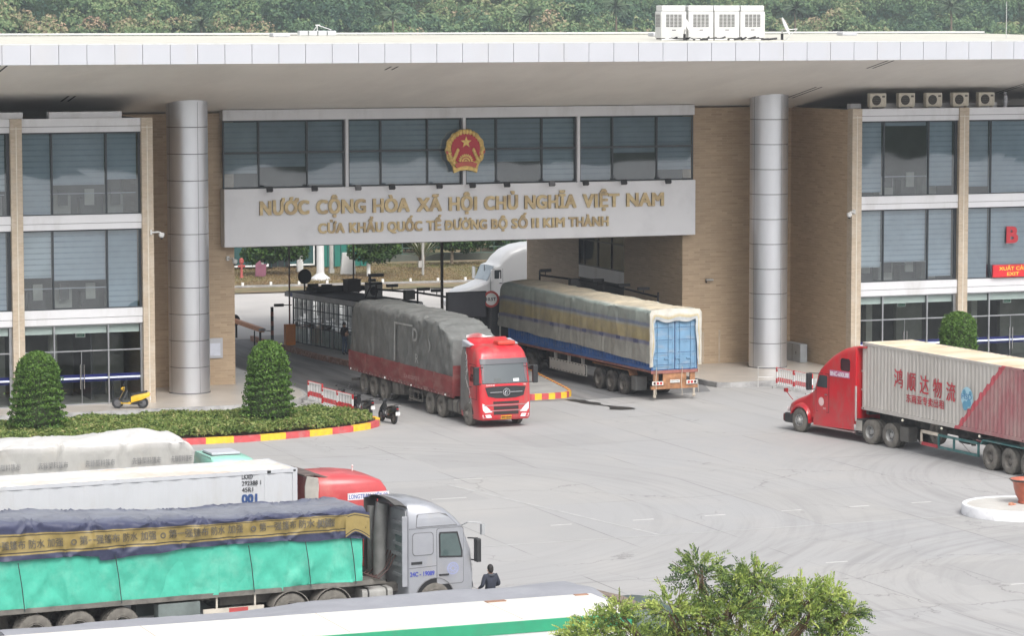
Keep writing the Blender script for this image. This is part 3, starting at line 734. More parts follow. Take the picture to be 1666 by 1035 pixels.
for s_ in (-1, 1):
    for k in range(13):
        a = R(-60 + 145 * k / 12); x, z = s_ * .88 * math.cos(a), .05 + .90 * math.sin(a)
        mb.ball((x, -.03, z), (.10, .06, .15), 6, 4)
    for k in range(5):
        mb.ball((s_ * (.62 - .05 * k), -.05, -.42 + .11 * k), (.09, .05, .12), 6, 4)
part('wheat_wreath', mb, GOLDP, em, smooth=60)
mb = MB(); ge = []
for k in range(44):
    a = math.pi * k / 43; r_ = .40 if k % 4 < 2 else .335; ge.append((r_ * math.cos(a), -.55 + r_ * math.sin(a)))
mb.prism(ge, 'y', -.08, -.03, mi=0)
for r_ in (.245, .12): mb.tube([(r_ * math.cos(math.pi * k / 12), -.085, -.55 + r_ * math.sin(math.pi * k / 12)) for k in range(13)], .022, 5, mi=1)
part('cogwheel', mb, [GOLDP, REDP], em)
mb = MB(); mb.prism([(-.52, -.86), (-.25, -.78), (.0, -.75), (.25, -.78), (.52, -.86), (.58, -.64), (.27, -.56), (0, -.53), (-.27, -.56), (-.58, -.64)], 'y', -.10, -.03)
for s_ in (-1, 1): mb.prism([(s_ * 1.03, .02), (s_ * .68, -.2), (s_ * .70, -.32), (s_ * 1.03, -.12)], 'y', -.06, -.01)
part('ribbon', mb, M('emblem_ribbon', (.50, .10, .07), .5, var=.1), em)

BLK = M('black_housing', (.018, .018, .02), .5)
for x, h, lab in ((-11.13, 0, 'black floodlight over the letter N at the left end of the sign'), (-8.84, 0, 'black floodlight over the Ộ of CỘNG'), (-6.59, 1, 'greyer floodlight over the G of CỘNG'), (-4.83, 0, 'black floodlight over the A of HÒA'),
                  (-2.34, 0, 'black floodlight over the A of XÃ, left of the emblem'), (-.58, 0, 'black floodlight straight below the emblem'), (1.26, 0, 'black floodlight just right of the emblem'), (3.69, 1, 'greyer floodlight over the N of NGHĨA'),
                  (5.53, 0, 'black floodlight over the A of NGHĨA'), (7.63, 0, 'black floodlight over the Ệ of VIỆT'), (10.09, 0, 'black floodlight over the letter M at the right end of the sign')):
    t = thing('sign_floodlight', lab, 'floodlight', (x, -.74, 9.87), 0, 'floodlights along the top edge of the sign')
    mb = MB(); mb.at(0, -.42, -.03, rx=R(-25)); mb.box(-.15, .15, -.10, .06, -.12, .13); mb.at(); part('lamp_head', mb, BLK if not h else M('grey_housing', (.13, .13, .135), .5), t, bevel=.015)
    mb = MB(); mb.tube([(0, .1, .03), (0, -.36, .05)], .02, 6); part('arm', mb, BLK, t)

# floor of the wing roofs: AC condensers on the right wing
ACW = M('beige_metal_cabinet', (.62, .57, .47), .5, var=.05, scale=3, dirt=((.36, .31, .24), .3, 2.5))
acl = ['leftmost beige air conditioner box on the right wing ledge', 'second beige air conditioner box from the left on the right wing ledge', 'middle beige air conditioner box of five on the right wing ledge',
       'fourth beige air conditioner box from the left on the right wing ledge', 'rightmost beige air conditioner box on the ledge, beside the white pipe']
for i, x in enumerate((19.85, 21.5, 23.07, 24.62, 26.13)):
    t = thing('air_conditioner', acl[i], 'air conditioner', (x, -5.25, 13.56), 0, 'air conditioners on the right wing ledge')
    mb = MB(); mb.box(-.46, .46, -.17, .17, .06, .76); mb.box(-.4, -.32, -.14, .14, 0, .06); mb.box(.32, .4, -.14, .14, 0, .06); part('cabinet', mb, ACW, t, bevel=.02)
    mb = MB(); mb.lathe([(.01, -.02), (.24, -.02), (.26, .02)], (-.1, -.18, .41), 'y', 24, mi=0)
    for q in range(5): mb.box(-.36, .16, -.203, -.198, .2 + .1 * q, .207 + .1 * q, mi=1)
    part('fan_grille', mb, [M('fan_dark', (.045, .04, .035), .7), M('grille_wire', (.25, .23, .2), .5)], t)
    mb = MB(); mb.box(.22, .38, -.178, -.17, .55, .64); part('badge', mb, M('badge_dark', (.08, .07, .06), .5), t)
mb = MB(); mb.tube([(0, 0, 0), (0, 0, .62), (.1, .2, .75)], .10, 8); mb.box(-.14, .14, -.1, .1, .3, .36)
solo('white_pipe', mb, ALU, 'short white vertical pipe at the right end of the row of air conditioners', 'pipe', (27.35, -5.2, 13.5), smooth=40)
for x0, x1, lab in ((-23.02, -19.6, 'long pale duct lying on the left wing roof above the first full window bay'), (-30, -24.25, 'pale duct on the left wing roof cut by the left edge of the photo')):
    mb = MB(); mb.box(x0, x1, -.25, .25, 0, .30); q = x0 + .6
    while q < x1: mb.box(q, q + .03, -.256, .256, -.004, .305); q += .85
    solo('roof_duct', mb, ALU2, lab, 'duct', (0, -5.35, 13.55))
for x0, x1, lab in ((18.7, 19.3, 'short grey duct piece at the left end of the right wing roof'), (20.5, 27.2, 'long grey duct running behind the air conditioners')):
    mb = MB(); mb.box(x0, x1, -.2, .2, 0, .26); solo('roof_duct', mb, ALU2, lab, 'duct', (0, -4.4, 13.52))

# rooftop chillers
CW = M('white_chiller_paint', (.62, .62, .61), .4, var=.03, scale=1.5)
def chiller(x, y, lab, tw=.62):
    t = thing('rooftop_chiller', lab, 'air conditioner', (x, y, 17.12), 0, 'rooftop air conditioning chillers')
    mb = MB(); mb.box(-.66, .66, -.38, .38, .05, 1.33); part('cabinet', mb, CW, t, bevel=.03)
    mb = MB(); mb.box(-tw, tw, -.36, .36, 1.34, 1.62); part('fan_shroud', mb, CW, t, bevel=.04)
    mb = MB()
    mb.box(-.44, .44, -.386, -.381, .58, 1.2, mi=0)
    mb.box(-.665, -.661, -.28, .28, .58, 1.2, mi=0)
    for q in range(10): mb.box(-.44, .44, -.392, -.386, .58 + .066 * q, .595 + .066 * q, mi=1); mb.box(-.672, -.665, -.28, .28, .58 + .066 * q, .595 + .066 * q, mi=1)
    for q in range(5): mb.box(-.45 + .2125 * q, -.42 + .2125 * q, -.394, -.386, .57, 1.21, mi=1); mb.box(-.673, -.665, -.29 + .14 * q, -.27 + .14 * q, .57, 1.21, mi=1)
    part('intake_grille', mb, [M('coil_dark', (.10, .10, .095), .6), CW], t)
    mb = MB()
    for q in (-.5, .5): mb.box(q - .1, q + .1, -.36, .36, 0, .05)
    mb.box(-.1, .1, -.383, -.38, .42, .46); part('foot', mb, M('dark_rubber', (.05, .05, .05), .8), t)
chiller(6.55, -9.3, 'leftmost white rooftop chiller, with a dish arm in front of it'); chiller(7.98, -9.3, 'second white rooftop chiller from the left', .66); chiller(9.36, -9.3, 'third white rooftop chiller from the left', .69); chiller(10.73, -9.3, 'rightmost white rooftop chiller of the four')
PIPE = M('galvanised_tube', (.62, .62, .61), .4, metal=.4)
mb = MB(); q = 5.6
rp = random.Random(5)
for k in range(16):
    x = 5.8 + .36 * k; mb.tube([(x, -10.3 + rp.uniform(-.2, .2), 17.1), (x + rp.uniform(.2, .5), -10.25 + rp.uniform(-.2, .2), 17.1 + rp.uniform(.02, .14))], .05, 5, mi=rp.choice((0, 0, 1)))
mb.tube([(5.6, -10.35, 17.1), (11.2, -10.35, 17.1)], .035, 5, mi=1)
solo('pipe_run', mb, [BLK, PIPE], 'tangle of dark pipes on the roof along the foot of the chillers', 'pipes')
def dish(x, y, lab, s=1):   # a slim reflector seen almost edge-on
    t = thing('antenna_dish', lab, 'antenna', (x, y, 17.1), R(-21), 'dish antennas on the terminal roof')
    mb = MB(); mb.tube([(0, 0, 0), (0, 0, .5)], .035, 6); mb.tube([(0, 0, .45), (.75, .1, .5)], .02, 5); mb.tube([(.75, .1, .5), (.2, 0, 0)], .02, 5); part('mount', mb, PIPE, t)
    mb = MB(); mb.at(.12, 0, .62, rz=R(-15), ry=R(66)); mb.lathe([(.02, .0), (.25, .015), (.46, .06), (.46, .075), (.25, .03), (.02, .015)], (0, 0, 0), 'z', 20); mb.at(); part('reflector', mb, CW, t, smooth=40)
    mb = MB(); mb.box(-.06, .06, -.06, .06, -.02, .28); part('bracket', mb, BLK, t)
dish(12.35, -9.6, 'small dish antenna on the roof right of the chillers'); dish(6.6, -10.8, 'dish antenna standing in front of the leftmost chiller')
t = thing('rooftop_loudspeakers', 'row of grey horn boxes with a braced mast on the roof above the left column', 'loudspeakers', (-6.65, 5, 17.27))
mb = MB()
for k in range(4): mb.box(-1.0 + .5 * k, -.56 + .5 * k, -.2, .2, .02, .26)
part('horn_box', mb, M('grey_white_metal', (.55, .57, .58), .5), t, bevel=.03)
mb = MB(); mb.tube([(0, 0, .2), (0, 0, .56)], .03, 6); mb.tube([(0, 0, .54), (.75, 0, .3)], .025, 5); mb.tube([(-.1, 0, .54), (.15, 0, .54)], .03, 5); mb.tube([(0, 0, .52), (-.2, 0, .25)], .02, 5); part('mast', mb, PIPE, t)
mb = MB(); mb.tube([(0, 0, 0), (0, 0, 1.9)], .022, 6, r1=.012); solo('lightning_rod', mb, PIPE, 'thin tall white rod on the roof at the far right', 'rod', (25.15, -9, 17.05))
mb = MB(); mb.tube([(0, 0, 0), (0, 0, .55)], .03, 6); mb.box(-.07, .07, -.05, .05, .42, .58); solo('roof_post', mb, PIPE, 'short post with a small box on the roof right of the dish', 'post', (16.3, 3, 17.25))

# ---- wall fittings: B letter, red exit banner, notice board, cameras
mb = MB(); letter(mb, 'B', (27.25, 0, 6.55), (1, 0, 0), (0, 0, 1), .85, .58, bold=.05, extrude=.06)
o = solo('red_letter', mb, M('red_letter_paint', (.42, .03, .04), .5), 'large red letter B on the upper glass of the right wing', 'letter', (0, -5.70, 0))
t = thing('exit_banner', 'red sign reading XUẤT CẢNH and EXIT in yellow over the right wing doors', 'sign', (26.27, -5.9, 4.78))
mb = MB(); mb.box(0, 3.1, -.14, 0, 0, .64); part('panel', mb, M('banner_red', (.60, .025, .035), .4), t, bevel=.01)
YL = M('banner_yellow', (.80, .58, .06), .5)
mb = MB(); letter(mb, 'XUẤT CẢNH', (.36, -.145, .36), (1, 0, 0), (0, 0, 1), .19, 1.9, bold=.02); letter(mb, 'EXIT', (.83, -.145, .08), (1, 0, 0), (0, 0, 1), .18, .70, bold=.02); part('lettering', mb, YL, t)
t = thing('notice_board', 'white framed notice board on the brick pier beside the left column', 'notice board', (-14.05, -.05, 1.58))
mb = MB(); mb.box(0, .8, -.02, .05, 0, .98); part('panel', mb, ALU, t)
mb = MB(); mb.box(.1, .68, -.028, -.021, .12, .74); part('sheet', mb, M('notice_sheet', (.62, .65, .74), .6), t)
def cctv(x, y, z, rz, lab):
    t = thing('security_camera', lab, 'camera', (x, y, z), rz, 'security cameras on the building')
    mb = MB(); mb.tube([(0, 0, 0), (.34, 0, .02), (.44, 0, -.04)], .04, 6); mb.box(-.06, .02, -.08, .08, -.1, .12); part('bracket', mb, CW, t)
    mb = MB(); mb.ball((.46, 0, -.14), (.12, .12, .13), 12, 8); mb.lathe([(.13, -.12), (.13, .02), (.02, .05)], (.46, 0, -.05), 'z', 12); part('dome', mb, CW, t, smooth=40)
    mb = MB(); mb.ball((.46, 0, -.25), .075, 10, 6); part('lens', mb, BLK, t, smooth=40)
cctv(-18.35, -6.0, 8.22, R(-15), 'white dome camera on an arm at the corner of the left wing'); cctv(18.2, -6.0, 8.35, R(215), 'white dome camera on the corner pilaster of the right wing')
cctv(-12.95, -.1, 6.45, R(-60), 'white dome camera under the left end of the sign, on the brick pier'); cctv(11.35, 13.9, 6.6, R(180), 'white pair of camera domes on the wall inside the passage')
for x, y, z, rz, lab in ((11.0 + 5.95, 1.0, 4.35, -90, 'small grey lamp on the recessed brick wall right of the right column'), (12.9, -.02, 4.6, -90, 'small grey lamp on the brick pier left of the right column')):
    t = thing('wall_lamp', lab, 'lamp', (x, y, z), 0, 'small lamps on the brick')
    mb = MB(); mb.box(-.2, .2, -.22, -.02, -.02, .08); part('housing', mb, M('grey_lamp', (.36, .35, .33), .5), t, bevel=.02)
    mb = MB(); mb.box(-.16, -.1, -.03, .0, -.12, .1); part('bracket', mb, BLK, t)
t = thing('steel_cabinet', 'low grey steel cabinet against the brick flank behind the right column', 'cabinet', (17.95, -.3, .25), R(90))
mb = MB(); mb.box(-1.1, .75, 0, .4, 0, .95); part('body', mb, M('cabinet_grey', (.40, .43, .46), .45, metal=.3), t, bevel=.02)
mb = MB(); mb.box(-.15, -.13, .401, .41, .05, .9); mb.box(-.6, -.57, .401, .42, .4, .55); part('door_seam', mb, BLK, t)
# ================================================================== LORRIES
DUST = (.34, .31, .27)
RUB = M('tyre_rubber', (.05, .048, .046), .9, var=.25, scale=5, dirt=((.20, .185, .16), .55, 2.5))
RUBD = M('dusty_tyre', (.135, .125, .11), .95, var=.2, scale=4, dirt=((.26, .24, .21), .5, 3))
RIMG = M('steel_rim', (.42, .42, .41), .45, metal=.3, var=.15, scale=6, dirt=((.22, .19, .16), .4, 5))
RIMD = M('dusty_rim', (.20, .185, .165), .8, var=.2, scale=6, dirt=((.30, .27, .23), .4, 5))
CHAS = M('chassis_black', (.028, .028, .028), .7, var=.3, scale=3, dirt=((.13, .12, .10), .45, 1.5))
CHASD = M('dusty_chassis', (.12, .112, .10), .85, var=.3, scale=2.5, dirt=((.24, .225, .20), .5, 1.5))
PLBK = M('black_plastic', (.022, .023, .025), .5, var=.1)
CHROME = M('chrome', (.75, .76, .78), .12, metal=1, var=.02)
WINSH = glassmat('windscreen_glass', (.45, .52, .52), .15)
CABIN = M('cab_interior', (.035, .036, .038), .9, var=.3)
LENS = M('lamp_lens', (.80, .82, .84), .1, spec=.8)
LENSO = M('amber_lens', (.70, .25, .03), .2)
LENSR = M('red_lens', (.45, .02, .02), .2)
_wm = {}
def wheel(par, x, y, side, dual=True, rimmat=None, tyre=None, rad=.52):
    rimmat = rimmat or RIMD; tyre = tyre or RUB; key = (dual, rimmat.name, tyre.name, rad)
    if key not in _wm:
        W = .30; mb = MB(); k = rad / .52
        prof = [(.27, W / 2 - .03), (.30, W / 2), (.40, W / 2 + .005), (.49, W / 2 - .02), (.52, W / 2 - .05), (.522, 0), (.52, -W / 2 + .05), (.49, -W / 2 + .02), (.40, -W / 2), (.27, -W / 2 + .03)]
        prof = [(a * k, b) for a, b in prof]
        mb.lathe(prof, (0, 0, 0), 'y', 30)
        for q in range(36):       # tread blocks
            a = 2 * math.pi * q / 36; mb.M = Matrix.Rotation(a, 4, 'Y'); mb.box(rad - .004, rad + .012, -.11, -.02, -.028, .028); mb.box(rad - .004, rad + .012, .02, .11, -.01, .04); mb.M = Matrix.Identity(4)
        if dual: mb.lathe([(a, b - .34) for a, b in prof], (0, 0, 0), 'y', 30)
        tm = mb.mesh('wheel', tyre, 35)
        mb = MB()
        if dual:
            rp_ = [(.275, .13), (.262, .14), (.25, .10), (.235, .02), (.20, -.05), (.15, -.06), (.13, -.04), (.12, .04), (.09, .07), (.01, .075)]
        else:
            rp_ = [(.275, .13), (.262, .15), (.24, .12), (.21, .10), (.17, .14), (.13, .15), (.11, .20), (.07, .22), (.01, .22)]
        mb.lathe([(a * k, b) for a, b in rp_], (0, 0, 0), 'y', 24, mi=0)
        for q in range(8):
            a = 2 * math.pi * q / 8; rr_ = .205 * k
            mb.lathe([(.001, -.052 if dual else .112), (.026, -.05 if dual else .114)], (rr_ * math.cos(a), .035 if dual else .02, rr_ * math.sin(a)), 'y', 8, mi=1)
        for q in range(10):
            a = 2 * math.pi * q / 10; mb.lathe([(.012, .0), (.012, .03)], (.15 * k * math.cos(a), -.06 if dual else .13, .15 * k * math.sin(a)), 'y', 5, mi=1)
        _wm[key] = (tm, mb.mesh('rim', [rimmat, CHAS], 35))
    tm, rm = _wm[key]
    o = bpy.data.objects.new('wheel', tm); C.objects.link(o); o.parent = par; o.location = (x, y, rad); o.rotation_euler = (0, 0, 0 if side > 0 else math.pi)
    r_ = bpy.data.objects.new('rim', rm); C.objects.link(r_); r_.parent = o
    return o

class CabOver:
    """cab-over body: horizontal rounded footprints stacked in z. x=0 front, -x back, y left"""
    def __init__(s, levels, bulge=.07): s.lv = levels; s.b = bulge
    def at(s, z):
        L = s.lv
        if z <= L[0][0]: return L[0]
        for a, b in zip(L, L[1:]):
            if z <= b[0]:
                t = (z - a[0]) / (b[0] - a[0]); return tuple(p + (q - p) * t for p, q in zip(a, b))
        return L[-1]
    def fx(s, y, z):
        _, xf, xr, hw, rf = s.at(z); a = abs(y)
        x = xf - s.b * (y / hw) ** 2
        if a > hw - rf:
            d = min(a - (hw - rf), rf); x = min(x, xf - s.b * ((hw - rf) / hw) ** 2 - rf + math.sqrt(max(0, rf * rf - d * d)))
        return x
    def ring(s, z):
        _, xf, xr, hw, rf = s.at(z); pts = []
        ys = [-hw + rf * (1 - math.cos(math.pi / 2 * k / 6)) if False else -hw + rf * (1 - math.cos(math.pi / 2 * k / 6)) for k in range(7)]
        ys = [-(hw - rf) - rf * math.cos(math.pi / 2 * k / 6) for k in range(7)]
        mid = [(-(hw - rf)) + 2 * (hw - rf) * k / 8 for k in range(1, 8)]
        allys = ys + mid + [-y for y in reversed(ys)]
        pts = [(s.fx(y, z), y, z) for y in allys]
        rc = .06
        return [(xr + rc, -hw, z)] + pts + [(xr + rc, hw, z), (xr, hw - rc, z), (xr, -hw + rc, z)]
    def body(s, mb, zs, mi=0):
        mb.loft([s.ring(z) for z in zs], mi); return mb
    def front(s, mb, y0, y1, z0, z1, off=.008, nu=12, nv=5, mi=None, shape=None):
        def fn(u, v):
            z = z0 + (z1 - z0) * v; a, b = y0, y1
            if shape: a, b = shape(v, y0, y1)
            y = a + (b - a) * u; return (s.fx(y, z) + off, y, z)
        mb.grid(fn, nu, nv, mi=mi); return mb
    def side(s, mb, poly, sd, off=.008, mi=None):
        mb.add([(x, sd * (s.at(z)[3] + off), z) for x, z in poly], [tuple(range(len(poly)))], mi=mi); return mb
    def flank(s, mb, rows, sd, off=.008, mi=None, step=.12):
        """rows = [(z, xrear, xfront)...] bottom to top, draped on the curved side"""
        zs = []; k = rows[0][0]
        while k < rows[-1][0]: zs.append(k); k += step
        zs.append(rows[-1][0]); vs = []
        for z in zs:
            for a, b in zip(rows, rows[1:]):
                if z <= b[0] + 1e-6:
                    t = (z - a[0]) / (b[0] - a[0]); xr, xf = a[1] + (b[1] - a[1]) * t, a[2] + (b[2] - a[2]) * t; break
            y = sd * (s.at(z)[3] + off); vs += [(xr, y, z), (xf, y, z)]
        mb.add(vs, [(2 * i, 2 * i + 1, 2 * i + 3, 2 * i + 2) for i in range(len(zs) - 1)], mi=mi); return mb
def rrect(x0, x1, z0, z1, r=.08, n=4):
    pts = []
    for cx, cz, a0 in ((x1 - r, z1 - r, 0), (x0 + r, z1 - r, 90), (x0 + r, z0 + r, 180), (x1 - r, z0 + r, 270)):
        for k in range(n + 1):
            a = R(a0 + 90 * k / n); pts.append((cx + r * math.cos(a), cz + r * math.sin(a)))
    return pts
def mirror_arm(par, x, y, z, sd, mat=None, h=.62):
    mb = MB(); mb.box(x - .09, x + .07, sd * y, sd * (y + .24), z - h / 2, z + h / 2); o = part('mirror', mb, mat or PLBK, par, bevel=.03)
    mb = MB(); mb.tube([(x - .15, sd * (y - .28), z + h * .45), (x, sd * (y + .1), z + h * .5)], .022, 6); mb.tube([(x - .15, sd * (y - .28), z - h * .45), (x, sd * (y + .1), z - h * .45)], .022, 6); part('mirror_arm', mb, PLBK, par)
    return o
def frame_rails(par, x0, x1, mat=None, z0=.72, z1=1.0, name='chassis'):
    mb = MB()
    for y in (-.45, .38): mb.box(x0, x1, y, y + .07, z0, z1)
    x = min(x0, x1) + .6
    while x < max(x0, x1): mb.box(x, x + .08, -.38, .38, z0 + .04, z1 - .04); x += 1.3
    return part(name, mb, mat or CHAS, par)
def axle(mb, x, r=.07): mb.tube([(x, -.95, .52), (x, .95, .52)], r, 8); mb.ball((x, 0, .52), (.22, .2, .22), 10, 6)
def fender(par, x, sd, r=.62, a0=20, a1=160, mat=None, y0=.72, y1=1.24):
    mb = MB(); n = 12
    vs = []
    for k in range(n + 1):
        a = R(a0 + (a1 - a0) * k / n)
        for rr_, yy in ((r, y0), (r, y1), (r + .02, y1), (r + .02, y0)): vs.append((x + rr_ * math.cos(a), sd * yy, .52 + rr_ * math.sin(a)))
    fs = []
    for k in range(n):
        for q in range(4): fs.append((k * 4 + q, k * 4 + (q + 1) % 4, k * 4 + 4 + (q + 1) % 4, k * 4 + 4 + q))
    fs += [(0, 1, 2, 3), tuple(range(4 * n, 4 * n + 4))]; mb.add(vs, fs); return part('mudguard', mb, mat or CHAS, par)
def tank(par, x0, x1, sd, mat=None, z=.68, r=.30, name='fuel_tank'):
    mb = MB(); yc = sd * .92
    pr = rrect(yc - .30, yc + .30, z - r, z + r, .12)
    mb.prism(pr, 'x', x0, x1, mi=0)
    for q in (.2, .8): xx = x0 + (x1 - x0) * q; mb.prism(rrect(yc - .31, yc + .31, z - r - .012, z + r + .012, .12), 'x', xx - .03, xx + .03, mi=1)
    return part(name, mb, [mat or CHASD, CHAS], par, bevel=.015)

# ------------------------------------------------------------------ tarpaulins
def tarp_profile(hw, zb, zt, rc, crown=.06, ns=9, na=5, nt=10, flare=0.0):
    P = []
    for k in range(ns + 1): t = k / ns; P.append((-hw - flare * (1 - t), zb + (zt - rc - zb) * t))
    for k in range(1, na + 1): a = math.pi - math.pi / 2 * k / na; P.append((-hw + rc + rc * math.cos(a), zt - rc + rc * math.sin(a)))
    for k in range(1, nt): t = k / nt; y = -hw + rc + (2 * hw - 2 * rc) * t; P.append((y, zt + crown * math.sin(math.pi * t)))
    return P + [(-y, z) for y, z in reversed(P[:ns + na + 1])]
def arc(P):
    s = [0]
    for a, b in zip(P, P[1:]): s.append(s[-1] + math.hypot(b[0] - a[0], b[1] - a[1]))
    return s
def tarp_mesh(x0, x1, P, disp, nu, end0=None, end1=None, topfn=None, hem=None, cap=(True, True)):
    """P cross-section; disp(x, s, y, z)->outward metres; endN=(length, dropz, shrinky) rounding at x0 / x1"""
    s_ = arc(P); n = len(P); zb = P[0][1]; zt = max(p[1] for p in P); mb = MB()
    nrm = []
    for i in range(n):
        a = P[max(i - 1, 0)]; b = P[min(i + 1, n - 1)]; d = Vector((b[0] - a[0], b[1] - a[1])).normalized(); nrm.append((-d.y, d.x))
    def pt(i, j):
        u = i / nu; x = x0 + (x1 - x0) * u; y, z = P[j]
        for xe, e in ((x0, end0), (x1, end1)):
            if e:
                d = abs(x - xe)
                if d < e[0]:
                    t = 1 - d / e[0]; t2 = 1 - math.sqrt(max(0, 1 - t * t)); hz = (z - zb) / (zt - zb)
                    y *= 1 - e[2] * t2 * hz; z -= e[1] * t2 * hz ** 2
        if topfn: z += topfn(x, y) * max(0, (z - zb) / (zt - zb)) ** 3
        dd = disp(x, s_[j], y, z); y += nrm[j][0] * dd; z += nrm[j][1] * dd
        if hem and j in (0, n - 1): z += hem(x)
        return (x, y, z)
    V = [[pt(i, j) for j in range(n)] for i in range(nu + 1)]
    vs = [p for r_ in V for p in r_]; uvs = [(x0 + (x1 - x0) * i / nu, min(s_[j], s_[-1] - s_[j])) for i in range(nu + 1) for j in range(n)]
    fs = [(i * n + j, (i + 1) * n + j, (i + 1) * n + j + 1, i * n + j + 1) for i in range(nu) for j in range(n - 1)]
    mb.add(vs, fs, uvs)
    for e, row in ((0, V[0]), (1, V[-1])):
        if not cap[e]: continue
        cx = row[0][0]; cy = 0; cz = zb + .2; sg = -1 if (row is V[0]) == (x0 < x1) else 1
        rings = []
        for q in range(4):
            t = q / 3; rings.append([(p[0] + sg * .05 * math.sin(math.pi * t) + .05 * noise.noise((p[1] * 3, p[2] * 2, e * 7 + q)), p[1] + (cy - p[1]) * t * .96, p[2] + (cz - p[2]) * t * .96) for p in row])
        vs2 = [p for r_ in rings for p in r_]; uv2 = [(0, min(s_[j], s_[-1] - s_[j])) for r_ in rings for j in range(n)]
        fs2 = [(k * n + j, k * n + j + 1, (k + 1) * n + j + 1, (k + 1) * n + j) for k in range(3) for j in range(n - 1)]
        mb.add(vs2, fs2, uv2)
    return mb
def cloth(name, stops=None, col=None, smax=1.0, rough=.65, dirt=None, bump=.35, var=.12, interp='LINEAR', wavy=.02, fine=8, deep=.10):
    if name in MATS: return MATS[name]
    m, n, l, b = newmat(name)
    u, v, vec = uvcoord(n, l)
    tc = n.new('ShaderNodeTexCoord')
    if stops:
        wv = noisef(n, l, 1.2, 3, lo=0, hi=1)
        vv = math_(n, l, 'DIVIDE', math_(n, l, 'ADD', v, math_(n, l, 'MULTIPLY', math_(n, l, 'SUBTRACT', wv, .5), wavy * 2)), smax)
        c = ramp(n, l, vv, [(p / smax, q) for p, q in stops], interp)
    else:
        x = n.new('ShaderNodeRGB'); x.outputs[0].default_value = rgba(col); c = x.outputs[0]
    g = noisef(n, l, 1.6, 7, .65, lo=.3, hi=.7)
    d = n.new('ShaderNodeHueSaturation'); l.new(c, d.inputs['Color']); mr = n.new('ShaderNodeMapRange'); mr.inputs[3].default_value = 1 - var; mr.inputs[4].default_value = 1 + var
    l.new(g, mr.inputs[0]); l.new(mr.outputs[0], d.inputs['Value']); c = d.outputs[0]
    if dirt:
        h = noisef(n, l, dirt[2], 7, .7, lo=.62 - dirt[1] * .35, hi=.8, stretch=dirt[3] if len(dirt) > 3 else None); c = mixc(n, l, math_(n, l, 'MULTIPLY', h, .8), c, dirt[0])
    l.new(c, b.inputs['Base Color']); b.inputs['Roughness'].default_value = rough; b.inputs['Specular IOR Level'].default_value = .35
    # creases: ridged noise at two scales, run mostly down the sheet
    r1 = math_(n, l, 'ABSOLUTE', math_(n, l, 'SUBTRACT', noisef(n, l, fine * .075, 2, .45, stretch=(1.5, 1, .6), lo=0, hi=1), .5))
    r2 = math_(n, l, 'ABSOLUTE', math_(n, l, 'SUBTRACT', noisef(n, l, fine * .33, 3, .5, stretch=(1.2, 1, .8), lo=0, hi=1), .5))
    hh = math_(n, l, 'ADD', math_(n, l, 'MULTIPLY', r1, 3.6), math_(n, l, 'MULTIPLY', r2, .45))
    bp = n.new('ShaderNodeBump'); bp.inputs['Strength'].default_value = bump; bp.inputs['Distance'].default_value = deep
    l.new(hh, bp.inputs['Height']); l.new(bp.outputs[0], b.inputs['Normal'])
    MATS[name] = m; return m
def arch(cb, par, x, sd, r=.62):
    """dark wheel opening low on a cab's flank"""
    pts = [(x + r * math.cos(R(180 * k / 14)), .55 + r * math.sin(R(180 * k / 14))) for k in range(15)] + [(x - r, .43), (x + r, .43)]
    pts = [pts[i] for i in range(15)] + [(x - r, .43), (x + r, .43)]
    mb = MB(); mb.add([(px_, sd * (cb.at(pz_)[3] + .006), pz_) for px_, pz_ in pts], [tuple(range(len(pts)))]); return part('wheel_opening', mb, DARK, par)
def folds(seed, amp=.03, big=.05, diag=1.0):
    def f(x, s, y, z):
        a = noise.noise((x * .7, s * .45, seed)) * big
        q = x * 2.3 + s * diag + 1.6 * noise.noise((x * .4, s * .6, seed + 3))
        a += amp * (1 - abs(math.sin(q * 1.9)) ** .5) * (0.4 + .6 * noise.noise((x * .5, s, seed + 9)))
        a += .012 * noise.noise((x * 4, s * 4, seed + 5))
        return a
    return f

def tension(anchors, amp=.06, reach=.8, seed=0):
    """sharp folds that fan out from points where the sheet is tied (x, s)"""
    A_ = [(ax, as_, 5 + 2.5 * abs(math.sin(ax * 3.7 + seed)), math.sin(ax * 9.1 + seed) * 3) for ax, as_ in anchors]
    def f(x, s):
        t = 0
        for ax, as_, k, ph in A_:
            dx, ds = x - ax, s - as_; r_ = math.hypot(dx, ds)
            if r_ < reach * 3.2:
                th = math.atan2(dx, ds); t += amp * math.exp(-r_ / reach) * (1 - math.exp(-r_ / .12)) * (1 - 2.2 * abs(math.sin(th * k * .5 + ph)) ** .7)
        return t
    return f
